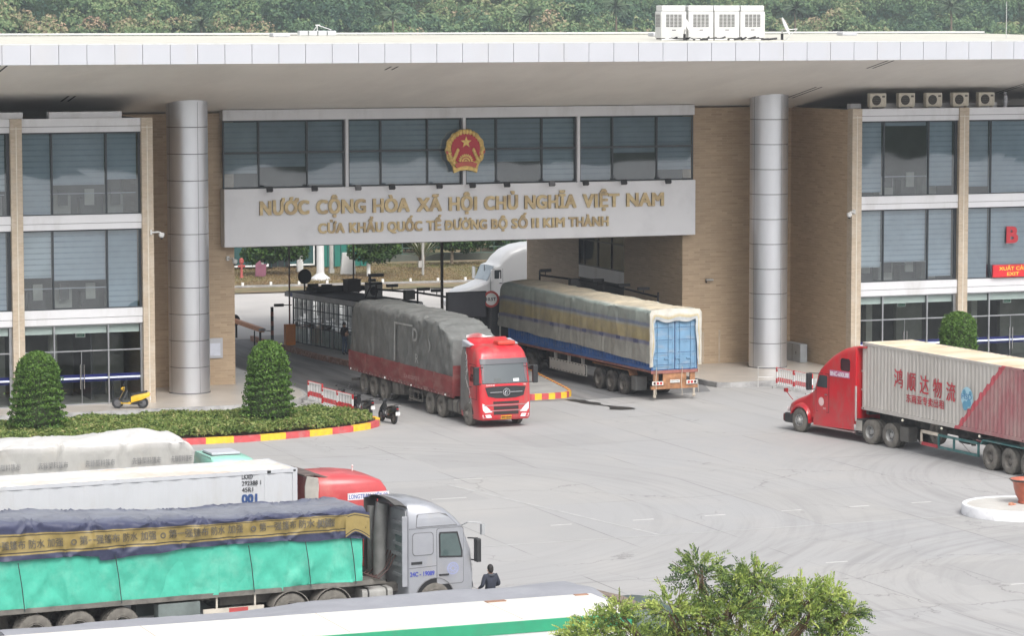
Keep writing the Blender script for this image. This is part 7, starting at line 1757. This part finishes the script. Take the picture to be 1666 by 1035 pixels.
def standing(handL=(.10, .30, .82), handR=(.10, -.30, .82), elbL=(-.04, .29, 1.10), elbR=(-.04, -.29, 1.10)):
    J = {'pelvis': (0, 0, .95), 'waist': (0, 0, 1.08), 'chest': (0, 0, 1.28), 'neck': (-.01, 0, 1.45), 'head_base': (.01, 0, 1.52), 'head': (.02, 0, 1.60), 'crown': (.01, 0, 1.69), 'nose': (.105, 0, 1.585)}
    E = [('pelvis', 'waist'), ('waist', 'chest'), ('chest', 'neck'), ('neck', 'head_base'), ('head_base', 'head'), ('head', 'crown'), ('head', 'nose')]
    Rr = {'pelvis': (.155, .12), 'waist': (.175, .14), 'chest': (.195, .145), 'neck': .062, 'head_base': .065, 'head': (.085, .095), 'crown': (.06, .07), 'nose': .012}
    for s_, n_, h_, e_ in ((1, 'L', handL, elbL), (-1, 'R', handR, elbR)):
        h = Vector(h_); e = Vector(e_); d = (h - e).normalized()
        J |= {'shoulder' + n_: (0, s_ * .19, 1.40), 'elbow' + n_: e_, 'wrist' + n_: h_, 'hand' + n_: tuple(h + d * .07)}
        Rr |= {'shoulder' + n_: .085, 'elbow' + n_: .062, 'wrist' + n_: .042, 'hand' + n_: (.04, .022)}
        E += [('chest', 'shoulder' + n_), ('shoulder' + n_, 'elbow' + n_), ('elbow' + n_, 'wrist' + n_), ('wrist' + n_, 'hand' + n_)]
        sd_ = d.cross(Vector((0, 0, 1)) if abs(d.z) < .9 else Vector((1, 0, 0))).normalized()
        for k, l_ in enumerate((.075, .085, .08, .06)):
            b_ = h + d * .085 + sd_ * (.03 - .02 * k); J['finger_a%d' % k + n_] = tuple(b_); J['finger_b%d' % k + n_] = tuple(b_ + d * l_ * .6 + Vector((0, 0, -.012))); J['finger_c%d' % k + n_] = tuple(b_ + d * l_ + Vector((0, 0, -.03)))
            for q, r_ in zip('abc', (.010, .009, .008)): Rr['finger_%s%d' % (q, k) + n_] = r_
            E += [('hand' + n_, 'finger_a%d' % k + n_), ('finger_a%d' % k + n_, 'finger_b%d' % k + n_), ('finger_b%d' % k + n_, 'finger_c%d' % k + n_)]
        b_ = h + d * .03 + sd_ * .045; J['thumb_a' + n_] = tuple(b_); J['thumb_b' + n_] = tuple(b_ + d * .05 + sd_ * .02); Rr['thumb_a' + n_] = .011; Rr['thumb_b' + n_] = .009
        E += [('wrist' + n_, 'thumb_a' + n_), ('thumb_a' + n_, 'thumb_b' + n_)]
        J |= {'hip' + n_: (0, s_ * .10, .88), 'knee' + n_: (.02, s_ * .11, .49), 'ankle' + n_: (-.02, s_ * .12, .09), 'foot' + n_: (.04, s_ * .125, .05), 'toe' + n_: (.16, s_ * .14, .035)}
        Rr |= {'hip' + n_: .088, 'knee' + n_: .062, 'ankle' + n_: .046, 'foot' + n_: (.05, .045), 'toe' + n_: (.04, .03)}
        E += [('pelvis', 'hip' + n_), ('hip' + n_, 'knee' + n_), ('knee' + n_, 'ankle' + n_), ('ankle' + n_, 'foot' + n_), ('foot' + n_, 'toe' + n_)]
    return J, E, Rr
NAVYJ = M('navy_jacket', (.022, .026, .042), .8, var=.2, scale=8); DKT = M('dark_trousers', (.02, .022, .03), .85)
person((-23.05, -62.2, 0), R(95), 'person in a dark navy jacket, back turned, standing ahead of the silver cab', standing(handL=(.20, .27, 1.02), handR=(.24, -.20, 1.06), elbL=(-.05, .285, 1.13), elbR=(-.03, -.285, 1.13)), (NAVYJ, DKT))
person((-3.25, 11.2, .28), R(-60), 'person in black top and blue trousers standing against the glazed booth', standing(handL=(.16, .12, 1.1), handR=(.16, -.12, 1.1), elbL=(.0, .27, 1.12), elbR=(.0, -.27, 1.12)), (M('black_vest', (.012, .012, .015), .8), M('blue_trousers', (.05, .075, .12), .85)))
# ================================================================== PLANTS
rng = np.random.default_rng(12)
TRK = M('bark', (.16, .125, .09), .9, var=.3, scale=6)
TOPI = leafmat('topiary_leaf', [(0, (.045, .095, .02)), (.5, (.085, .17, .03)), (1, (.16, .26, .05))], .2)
def topiary(loc, H, R0, Rtop, lab, tiers=True, n=9000, z0=.35, grp=None):
    t = thing('clipped_shrub', lab, 'shrub', loc, 0, grp)
    z = rng.uniform(0, 1, n) ** .85; a = rng.uniform(0, 2 * math.pi, n)
    def rad(z):
        r_ = R0 + (Rtop - R0) * z
        dome = np.clip((z - .70) / .30, 0, 1); r_ = r_ * np.sqrt(np.clip(1 - dome ** 2.2, 0, 1))
        bot = np.clip((.06 - z) / .06, 0, 1); return r_ * (1 - .35 * bot)
    r_ = rad(z)
    tier = np.zeros(n)
    if tiers:
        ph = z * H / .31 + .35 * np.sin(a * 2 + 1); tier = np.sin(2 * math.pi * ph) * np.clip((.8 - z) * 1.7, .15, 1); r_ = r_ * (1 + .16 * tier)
    lump = np.array([noise.noise((math.cos(q) * 2.2, math.sin(q) * 2.2, w_ * 4 + loc[0])) for q, w_ in zip(a, z)])
    r_ = r_ * (1 + .07 * lump) + rng.normal(0, .035, n) - rng.exponential(.03, n) + (rng.uniform(0, 1, n) < .05) * rng.exponential(.07, n)
    p = np.stack([r_ * np.cos(a), r_ * np.sin(a), z0 + z * H], 1)
    nrm = np.stack([np.cos(a), np.sin(a), .2 + 1.2 * np.clip(z - .6, 0, 1)], 1); nrm /= np.linalg.norm(nrm, axis=1)[:, None]
    tint = .42 + .28 * rng.normal(size=n) * .6 + .18 * lump + .20 * tier + .2 * (z - .5)  # shade of the tier gaps is put into the leaf tint
    mb = MB(); mb.lathe([(.02, z0 + .05)] + [(float(rad(np.array(q))) * .86, z0 + q * H) for q in np.linspace(.04, .97, 14)] + [(.02, z0 + .97 * H)], (0, 0, 0), 'z', 20)
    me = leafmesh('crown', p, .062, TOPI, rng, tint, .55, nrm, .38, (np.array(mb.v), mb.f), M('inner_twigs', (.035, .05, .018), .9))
    part('crown', me, None, t); part('trunk', trunkmb([(0, 0, 0), (.02, 0, z0 + .5)], .11, .09), TRK, t); return t
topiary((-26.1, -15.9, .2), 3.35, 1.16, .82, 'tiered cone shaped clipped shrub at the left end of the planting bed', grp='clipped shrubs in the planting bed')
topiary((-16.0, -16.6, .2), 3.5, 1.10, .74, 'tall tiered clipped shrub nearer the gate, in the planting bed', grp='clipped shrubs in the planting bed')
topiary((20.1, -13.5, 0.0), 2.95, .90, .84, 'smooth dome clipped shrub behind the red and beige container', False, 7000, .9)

# low hedge filling the bed
def inside(px, py, poly):
    c_ = np.zeros(len(px), bool); j = len(poly) - 1
    for i in range(len(poly)):
        xi, yi = poly[i]; xj, yj = poly[j]
        c_ ^= ((yi > py) != (yj > py)) & (px < (xj - xi) * (py - yi) / (yj - yi + 1e-12) + xi); j = i
    return c_
hp = [(-36, -18.2), (-24, -19.0), (-19.9, -19.2), (-17.9, -19.2), (-16.4, -18.95), (-14.3, -18.35), (-12.8, -17.7), (-11.75, -17.05), (-11.1, -16.3), (-10.85, -15.6), (-11.0, -14.9), (-11.35, -14.0), (-11.9, -13.2), (-12.6, -12.6), (-36, -12.4)]
N = 115000
px = rng.uniform(-36, -10.5, N); py = rng.uniform(-19.4, -12.3, N); k = inside(px, py, hp); px, py = px[k], py[k]
hgt = np.array([.40 + .15 * noise.noise((x * .9, y * .9, 1)) + .12 * noise.noise((x * 2.6, y * 2.6, 4)) for x, y in zip(px, py)])
def edged(px, py):
    pts = np.array(hp); d = np.full(len(px), 9.)
    for i in range(len(pts)):
        a, b = pts[i], pts[(i + 1) % len(pts)]; ab = b - a; t_ = np.clip(((px - a[0]) * ab[0] + (py - a[1]) * ab[1]) / (ab @ ab), 0, 1)
        d = np.minimum(d, np.hypot(px - a[0] - t_ * ab[0], py - a[1] - t_ * ab[1]))
    return d
ed = edged(px, py); hgt *= np.clip(.45 + ed / .5, 0, 1)
pz = .2 + hgt * (1 - np.abs(rng.normal(0, .16, len(px)))).clip(.1, 1.1) + rng.exponential(.02, len(px))
cl = np.array([noise.noise((x * 1.4, y * 1.4, 9)) + .6 * noise.noise((x * 5, y * 5, 2)) for x, y in zip(px, py)])
HEDGE = leafmat('hedge_leaf', [(0, (.045, .085, .024)), (.35, (.12, .185, .045)), (.65, (.24, .29, .085)), (.87, (.38, .36, .16)), (1, (.42, .29, .16))], .2)
me = leafmesh('hedge_plants', np.stack([px, py, pz], 1), .075, HEDGE, rng, .48 + .34 * cl + .15 * rng.normal(size=len(px)), .5, np.array([0, 0, 1.]), .35)
o = part('hedge_plants', me, None, None); o['kind'] = 'stuff'; o['label'] = 'low yellow green hedge plants filling the kerbed planting bed'; o['category'] = 'hedge'
o.name = 'ground_cover_hedge'

# ---- feathery tree in front, bottom of frame
FT = leafmat('feathery_leaf', [(0, (.05, .085, .045)), (.3, (.13, .20, .07)), (.65, (.31, .41, .10)), (1, (.52, .59, .17))], .35)
def feather_tree(loc, lab):
    t = thing('leafy_tree', lab, 'tree', loc)
    blobs = [(-.25, .1, 12.0, .62), (-.85, -.1, 11.35, .6), (.1, -.3, 11.3, .7), (.75, .0, 11.75, .62), (1.15, .2, 11.2, .65), (-1.5, .0, 10.75, .6), (-.7, .2, 10.6, .8), (.4, -.2, 10.6, .9), (1.7, .1, 10.9, .6), (2.0, -.2, 10.35, .6), (1.2, .2, 10.2, .9), (2.35, .1, 10.75, .32), (-1.9, .1, 10.2, .55), (0, .3, 9.8, 1.0), (-1.1, 0, 9.8, .8), (2.1, 0, 9.7, .7), (-2.5, .2, 10.3, .4), (-2.1, 0, 9.7, .6), (-2.2, .1, 11.0, .45), (-2.55, -.1, 10.95, .34), (-1.8, 0, 11.3, .42), (2.45, 0, 11.05, .36), (2.15, .1, 11.35, .36), (.4, .1, 11.7, .5), (1.75, .2, 11.35, .5), (-.3, 0, 11.0, .8), (.3, .5, 9.0, 1.0), (1.4, -.3, 9.1, .9), (-.9, .2, 9.0, .8)]
    blobs = [(a * 1.12, b, c - 4.42, d) for a, b, c, d in blobs]
    P_, T_, U_, tw = [], [], [], MB()
    for bi, (bx_, by_, bz, br) in enumerate(blobs):
        nf = int(150 * br + 30)
        for _ in range(nf):
            d = rng.normal(size=3); d[2] = d[2] * .7 + .35; d /= np.linalg.norm(d); r_ = br * rng.uniform(.35, 1.0)
            base = np.array([bx_, by_, bz]) + d * r_ * .72
            dirv = d * .8 + np.array([0, 0, .25]) + rng.normal(size=3) * .35; dirv /= np.linalg.norm(dirv)
            side = np.cross(dirv, rng.normal(size=3)); side /= np.linalg.norm(side); Lf = rng.uniform(.26, .42); base_t = rng.normal(.46, .24) + .22 * d[2] + .45 * noise.noise((bx_ * 2, bz * 2, bi))
            nl = 8
            for q in range(nl):
                u_ = (q + .6) / nl; c_ = base + dirv * Lf * u_ + np.array([0, 0, -.10 * u_ * u_])
                for s_ in (-1, 1):
                    P_.append((c_, side * s_ * .75 + dirv * .6, .078 * (1 - .35 * abs(u_ - .5)), base_t + rng.normal(0, .08)))
            if rng.random() < .12: tw.tube([tuple(np.array([bx_ * .6, by_, bz - .7])), tuple(base - d * .1), tuple(base + dirv * Lf * .9)], .012, 4, r1=.004)
    V = []; Tn = []
    for c_, ax, ln, tt in P_:
        ax = ax / np.linalg.norm(ax); n_ = np.cross(ax, rng.normal(size=3)); n_ /= np.linalg.norm(n_) + 1e-9; wd = ln * .22
        V += [c_, c_ + ax * ln * .5 + n_ * wd, c_ + ax * ln, c_ + ax * ln * .5 - n_ * wd]; Tn.append(tt)
    n_ = len(Tn); V = np.array(V); me = bpy.data.meshes.new('crown'); me.from_pydata([tuple(v) for v in V], [], [(4 * i, 4 * i + 1, 4 * i + 2, 4 * i + 3) for i in range(n_)]); me.materials.append(FT)
    at = me.attributes.new('tint', 'FLOAT', 'POINT'); at.data.foreach_set('value', np.repeat(np.clip(Tn, 0, 1), 4).astype(np.float32))
    part('crown', me, None, t)
    br_ = MB(); br_.tube([(.2, 0, 0), (.1, .05, 2), (.0, 0, 4.6)], .15, 10, r1=.08)
    for (bx_, by_, bz, br) in blobs: br_.tube([(.05, 0, 3.2 + .15 * bz), (bx_ * .5, by_ * .6, bz - 1.0), (bx_ * .85, by_, bz - .2), (bx_, by_, bz + br * .3)], .05, 6, r1=.008)
    part('trunk', br_, TRK, t, smooth=60); part('twig', tw, M('twig_brown', (.14, .09, .05), .9), t)
feather_tree((-31.85, -97.0, 0), 'pale green feathery leaved tree standing in front of everything else')

# ---- trees, agave and other things beyond the road
TL = leafmat('street_tree_leaf', [(0, (.025, .06, .018)), (.5, (.06, .125, .03)), (1, (.15, .23, .055))], .2)
def street_tree(loc, H, blobs, lab, n=1500, leaf=.12, mat=TL, trunk=True, white=True, grp=None):
    t = thing('street_tree', lab, 'tree', loc, 0, grp); P_, T_, Nn = [], [], []
    for (x, y, z, r_) in blobs:
        m_ = int(n * r_ * r_); d = rng.normal(size=(m_, 3)); d /= np.linalg.norm(d, axis=1)[:, None]; rr_ = r_ * (rng.uniform(0, 1, m_) ** .35)
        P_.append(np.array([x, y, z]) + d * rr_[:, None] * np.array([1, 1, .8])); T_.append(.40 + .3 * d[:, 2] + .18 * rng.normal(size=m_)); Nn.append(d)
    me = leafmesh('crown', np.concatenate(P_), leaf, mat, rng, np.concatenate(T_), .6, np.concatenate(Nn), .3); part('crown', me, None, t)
    tm = trunkmb([(0, 0, 0), (.04, 0, H * .5), (0, .05, H)], .13, .07); part('trunk', tm, TRK, t)
    if white:
        wmb = MB(); wmb.lathe([(.15, 0), (.14, .95), (.10, .955)], (.0, 0, 0), 'z', 10); part('whitewash_band', wmb, BW, t)
    return t
street_tree((8.9, 66.2, .15), 2.4, [(-.6, 0, 1.5, .95), (.7, .1, 1.6, 1.0), (1.9, 0, 1.7, 1.0), (2.8, 0, 1.6, .8), (.8, 0, 2.8, 1.4), (2.2, .2, 2.9, 1.3), (-.5, 0, 2.6, 1)], 'broad low tree with a whitewashed trunk beyond the gate, left', 700)
street_tree((15.6, 62.5, .15), 2.4, [(0, 0, 1.5, .8), (-.8, 0, 1.8, .85), (.9, 0, 1.6, .9), (1.7, 0, 1.9, .8), (.2, 0, 2.8, 1.4), (1.5, 0, 2.9, 1.0)], 'bushy tree with a whitewashed trunk in front of the green shed', 750)
street_tree((24.6, 70, .3), 2.6, [(0, 0, 1.7, 1.0), (1.2, 0, 1.5, 1.0), (-.8, .2, 2.2, 1.0), (2.2, 0, 1.9, 1.1), (.8, 0, 3.0, 1.5)], 'dark tree above the roof of the white tractor unit', 700, white=False)
AG = leafmat('agave_leaf', [(0, (.06, .075, .03)), (.6, (.17, .18, .08)), (1, (.45, .44, .36))], .1)
t = thing('agave_plant', 'spiky agave plant with long radiating leaves on the verge', 'plant', (21.2, 67.0, .3)); mb = MB()
for k in range(70):
    a = rng.uniform(0, 2 * math.pi); el = R(rng.uniform(8, 80)); L_ = rng.uniform(1.3, 2.1); d = Vector((math.cos(a) * math.cos(el), math.sin(a) * math.cos(el), math.sin(el))); s_ = Vector((-math.sin(a), math.cos(a), 0)); b0 = Vector((0, 0, .7)) + d * .15
    mb.add([b0 - s_ * .05, b0 + d * L_ * .5 - s_ * .07, b0 + d * L_ + Vector((0, 0, -.12)), b0 + d * L_ * .5 + s_ * .07, b0 + s_ * .05], [(0, 1, 2, 3, 4)])
me = mb.mesh('leaves', AG); at = me.attributes.new('tint', 'FLOAT', 'POINT'); at.data.foreach_set('value', np.repeat(rng.uniform(0, 1, 70), 5).astype(np.float32)); part('leaves', me, None, t)
mb = MB(); mb.tube([(0, 0, 0), (0, 0, .9)], .22, 8, r1=.26); part('stem', mb, TRK, t)
LAMPW = M('lamp_post_white', (.62, .62, .62), .5, var=.04)
mb = MB(); mb.lathe([(.75, 0), (.62, .18), (.30, .42), (.27, .6), (.24, 5), (.2, 9)], (0, 0, 0), 'z', 20); solo('lamp_post', mb, LAMPW, 'thick pale lamp post with a flared foot beyond the road', 'lamp post', (11.75, 61.6, .1), smooth=40)
mb = MB(); mb.tube([(0, 0, 0), (0, 0, 8)], .10, 8); mb.box(-.35, -.1, -.1, .1, .55, 1.0); solo('utility_pole', mb, M('pole_grey', (.36, .35, .33), .7), 'thin grey pole with a small box standing by the agave', 'pole', (19.4, 61.8, .2))
mb = MB(); mb.tube([(0, 0, 0), (0, 0, 8)], .16, 8); mb.box(-.17, .17, -.17, .17, 0, .3); solo('utility_pole', mb, M('pole_grey2', (.42, .42, .40), .7), 'pale slim pole beside the green shed', 'pole', (14.0, 66, .2))
mb = MB(); mb.prism([(-.55, 0), (.55, 0), (.45, 1.55), (-.4, 1.55)], 'y', -.12, .12); solo('white_board', mb, BW, 'white board standing on the verge under the bushy tree', 'board', (14.9, 65.0, .15))
mb = MB(); mb.box(-.22, .22, -.1, .1, 0, 1.1); mb.box(-.25, .25, -.11, .11, 1.1, 1.14); solo('white_board', mb, BW, 'narrow white board right beside the green shed door frame', 'board', (12.45, 68.5, .15))
mb = MB(); mb.prism([(-.42, 0), (-.27, .1), (-.2, .0), (.03, .05), (.1, 0), (.36, .1), (.38, .9), (.06, .85), (-.06, 1.15), (-.38, .9)], 'y', -.04, .04); solo('pink_sheet', mb, M('pink_cloth', (.22, .085, .125), .8, var=.15), 'faded pink sheet hung under the left tree beyond the road', 'sheet', (8.35, 64.6, .2))
mb = MB(); mb.lathe([(.14, 0), (.12, .1), (.09, .15), (.09, 1.0), (.16, 1.05), (.16, 1.3), (.05, 1.4)], (0, 0, 0), 'z', 12); mb.box(-.25, .25, -.07, .07, .75, .9); solo('fire_hydrant', mb, M('hydrant_red', (.38, .08, .07), .6), 'red hydrant post on the verge left of the pink sheet', 'hydrant', (7.0, 64.8, .15), smooth=40)
sh = thing('green_shed', 'dark green corrugated shed with white trimmed doors beyond the road', 'shed', (0, 72.5, .2))
GRS = M('shed_dark_green', (.022, .075, .075), .6, var=.1); GRS2 = M('shed_teal', (.015, .16, .125), .6, var=.1)
mb = MB(); mb.box(-14, 15.2, 0, 7, 0, 5.0, mi=0); mb.box(15.2, 18.6, -1.0, 7, 0, 5.2, mi=1); part('wall', mb, [M('shed_dark_opening', (.02, .024, .026), .9), GRS2], sh)
mb = MB(); q = -14
while q < 18.6: mb.box(q, q + .05, -.05 if q < 15.2 else -1.05, 0 if q < 15.2 else -1.0, 0, 4.8); q += .5
part('wall_rib', mb, GRS, sh)
for x0, x1 in ((8.6, 11.2), (12.9, 14.7)):
    mb = MB(); mb.box(x0, x1, -.12, -.06, .2, 4.8); d_ = part('door', mb, GRS, sh)
    mb = MB(); mb.box(x0 - .1, x0, -.16, -.05, .1, 4.9); mb.box(x1, x1 + .1, -.16, -.05, .1, 4.9); mb.box(x0, x1, -.16, -.05, .1, .22); part('door_frame', mb, BW, d_)
mb = MB(); mb.box(-14, 18.8, -1.3, 7.2, 5.2, 5.4); part('roof', mb, M('shed_roof', (.22, .25, .25), .6), sh)
mb = MB(); mb.box(16.6, 17.2, -1.12, -1.02, 1.9, 2.7); part('wall_plate', mb, M('tan_plate', (.40, .36, .27), .7), sh)
fn = thing('railing_fence', 'long dark green railing fence in front of pale roofs beyond the verge', 'fence', (18.8, 73.2, .35), R(-6))
mb = MB()
for z in (.55, .95, 1.75): mb.tube([(0, 0, z), (40, 0, z)], .04, 6)
part('rail', mb, M('fence_green', (.05, .10, .075), .6), fn)
mb = MB()
for k in range(41): mb.tube([(k, 0, 0), (k, 0, 1.85)], .035, 6)
part('post', mb, M('fence_green', (.05, .10, .075), .6), fn)
mb = MB(); mb.box(0, 40, -.15, .15, 0, .5); part('plinth', mb, M('plinth_dark', (.10, .11, .09), .9), fn)
mb = MB(); mb.box(19, 60, 92, 104, 0, 1.7); ob = solo('pale_building', mb, M('pale_far_wall', (.42, .44, .43), .8, var=.1), 'pale low building seen through the railing far beyond the road', 'building')
mb = MB(); mb.box(18.6, 60.4, 91.6, 104.4, 1.7, 1.95); part('roof', mb, M('far_roof', (.50, .51, .50), .7), ob)
mb = MB()
for k in range(14): x = -1.0 + 1.95 * k; mb.box(x, x + .16, 57.75 - .086 * (x - 3) - .02, 57.75 - .086 * (x - 3) + .1, .2, .42)
struct('kerb_marker', mb, BW)
# grass tufts of the verge
n_ = 60000; gx = rng.uniform(-4, 46, n_); gy = rng.uniform(0, 1, n_) ** 1.2 * 16 + 58.6 - .086 * (gx - 3); gt = np.array([noise.noise((x * .22, y * .22, 6)) for x, y in zip(gx, gy)]) + np.clip((gx - 18) * .05, -.2, .5)
GR = leafmat('verge_grass_blade', [(0, (.22, .15, .08)), (.45, (.25, .19, .09)), (.7, (.16, .17, .06)), (1, (.09, .14, .04))], .15)
me = leafmesh('verge_grass', np.stack([gx, gy, .1 + rng.uniform(0, .14, n_)], 1), .075, GR, rng, .35 + .55 * gt + .12 * rng.normal(size=n_), .22, np.array([0, -.6, .4]), .3)
o = part('verge_grass', me, None, None); o['kind'] = 'stuff'; o['label'] = 'dry brown and green grass on the verge beyond the road'; o['category'] = 'grass'
# thicket behind the fence
tb_ = np.array([(x, y, 0) for x, y in zip(rng.uniform(16, 62, 60), rng.uniform(78, 90, 60))]); P_, T_ = [], []
for x, y, _ in tb_:
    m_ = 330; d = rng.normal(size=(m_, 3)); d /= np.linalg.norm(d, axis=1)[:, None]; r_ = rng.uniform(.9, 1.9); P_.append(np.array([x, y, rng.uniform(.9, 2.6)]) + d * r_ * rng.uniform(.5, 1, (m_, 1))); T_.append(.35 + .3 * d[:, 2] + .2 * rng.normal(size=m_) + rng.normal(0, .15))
me = leafmesh('thicket', np.concatenate(P_), .22, TL, rng, np.concatenate(T_), .55); o = part('thicket', me, None, None); o['kind'] = 'stuff'; o['label'] = 'green thicket behind the railing fence'; o['category'] = 'bushes'

# ---- wooded hillside: one mass of crowns, with the palms one can tell apart as things
HL = leafmat('hill_leaf', [(0, (.045, .10, .075)), (.28, (.10, .175, .095)), (.5, (.17, .26, .12)), (.68, (.26, .31, .15)), (.84, (.35, .29, .18)), (1, (.42, .28, .20))], .2, .9)
hx, hy = [], []
P_, T_, U_, S_ = [], [], [], []
for _ in range(2200):
    y = rng.uniform(372, 470); xc = -57 + (y + 151) * math.tan(YAW); x = xc + rng.uniform(-1, 1) * (y + 151) * .28
    z = hillz(x, y); kind = noise.noise((x * .035, y * .03, 3)); r_ = rng.uniform(1.1, 2.6) * (1.5 if rng.random() < .3 else 1); hgt_ = rng.uniform(.7, 1.25)
    dry = kind * 1.1 + (.28 if x < xc - 45 else 0) + rng.normal(0, .24); m_ = int(120 * r_)
    d = rng.normal(size=(m_, 3)); d /= np.linalg.norm(d, axis=1)[:, None]; d[:, 2] = np.abs(d[:, 2]) * 1.1 - .15
    lob = np.array([noise.noise((q[0] * 2.2 + x, q[1] * 2.2 + y, q[2] * 2.2)) for q in d])
    P_.append(np.array([x, y, z + r_ * .5]) + d * (r_ * (1 + .45 * lob))[:, None] * np.array([1, 1, hgt_])); T_.append(.24 + .44 * dry + .26 * d[:, 2] + .24 * lob + .08 * rng.normal(size=m_)); U_.append(d); S_.append(np.full(m_, .20 * r_ ** .4))  # shading put into the tint: tops and lobes lighter, undersides darker
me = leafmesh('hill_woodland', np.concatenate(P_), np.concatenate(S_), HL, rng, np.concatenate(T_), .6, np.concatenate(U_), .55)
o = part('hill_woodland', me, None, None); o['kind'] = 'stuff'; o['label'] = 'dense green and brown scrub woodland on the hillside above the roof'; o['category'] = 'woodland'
ux = rng.uniform(0, 1, 90000); uy = rng.uniform(375, 470, 90000); uxx = -57 + (uy + 151) * math.tan(YAW) + (ux * 2 - 1) * (uy + 151) * .2
uz = np.array([hillz(x, y) for x, y in zip(uxx, uy)]) + rng.exponential(.35, 90000); ut = np.array([noise.noise((x * .05, y * .05, 7)) for x, y in zip(uxx, uy)])
me = leafmesh('hill_undergrowth', np.stack([uxx, uy, uz], 1), .24, HL, rng, .16 + .4 * ut + .12 * rng.normal(size=90000), .55, np.array([0, -.5, .8]), .3)
o = part('hill_undergrowth', me, None, None); o['kind'] = 'stuff'; o['label'] = 'scrubby undergrowth between the hillside trees'; o['category'] = 'undergrowth'
PL = leafmat('palm_leaf', [(0, (.03, .055, .035)), (.6, (.075, .12, .065)), (1, (.15, .19, .10))], .1)
def hillpoint(pxx, y):   # a point on the hillside seen above the roof
    a = YAW + math.atan((pxx - 833) / FPX); return -57.1 + (y + 151.09) * math.tan(a)
def palm(pxx, y, zc, rr_, lab):
    x = hillpoint(pxx, y); t = thing('palm_tree', lab, 'palm', (x, y, hillz(x, y)), 0, 'palms on the hillside'); zc -= hillz(x, y); mb = MB(); tn = []
    for k in range(46):
        a = rng.uniform(0, 2 * math.pi); el = R(rng.uniform(-35, 75)); L_ = rr_ * rng.uniform(.75, 1.1); prev = Vector((0, 0, zc)); s_ = Vector((-math.sin(a), math.cos(a), 0)); tt = rng.uniform(.1, .9) * (.5 + .5 * math.sin(el)) + .15
        for q in range(4):
            e2 = el - .45 * q * .55; nx_ = prev + Vector((math.cos(a) * math.cos(e2), math.sin(a) * math.cos(e2), math.sin(e2))) * L_ / 4; w0 = .20 * rr_ / 2.4 * (1 - q / 4.4); w1 = .20 * rr_ / 2.4 * (1 - (q + 1) / 4.4)
            mb.add([prev - s_ * w0 - Vector((0, 0, .16)), prev, nx_, nx_ - s_ * w1 - Vector((0, 0, .16))], [(0, 1, 2, 3)]); mb.add([prev + s_ * w0 - Vector((0, 0, .16)), prev, nx_, nx_ + s_ * w1 - Vector((0, 0, .16))], [(0, 1, 2, 3)]); tn += [tt] * 8; prev = nx_
    me = mb.mesh('crown', PL); at = me.attributes.new('tint', 'FLOAT', 'POINT'); at.data.foreach_set('value', np.array(tn, np.float32)); part('crown', me, None, t)
    mb = MB(); mb.tube([(0, 0, 0), (.1, 0, zc * .6), (0, 0, zc)], .22, 8, r1=.17); part('trunk', mb, TRK, t)
for pxx, y, py_, rr_, lab in ((862, 384, 26, 2.9, 'dark palm on the hillside left of the tall full palm'), (1002, 380, 10, 3.1, 'tall full palm on the hillside just left of the chillers'), (1292, 384, 14, 2.7, 'shaded palm on the hillside right of the chillers'), (1545, 382, 10, 2.8, 'palm on the hillside above the row of air conditioners'), (640, 384, 24, 2.3, 'bushy low palm on the hillside above the middle of the roof'), (330, 384, 38, 2.4, 'small dark palm on the hillside above the left column')):
    dd = (y + 151) / math.cos(YAW) ; palm(pxx, y, 17.9 - (py_ - 37) * dd / FPX, rr_, lab)
# ---- thin air towards the hills
mb = MB(); mb.box(-420, 520, -320, 760, -12, 150)
hz, zn, zl, zb_ = newmat('haze_air'); zn.remove(zb_)
pv_ = zn.new('ShaderNodeVolumePrincipled'); pv_.inputs['Color'].default_value = (.86, .92, 1.0, 1); pv_.inputs['Density'].default_value = .0003; pv_.inputs['Anisotropy'].default_value = .2
zl.new(pv_.outputs[0], zn['Material Output'].inputs['Volume'])
o = part('haze', mb, hz, None); o['kind'] = 'stuff'; o['label'] = 'thin bluish air softening the far hillside'; o['category'] = 'haze'
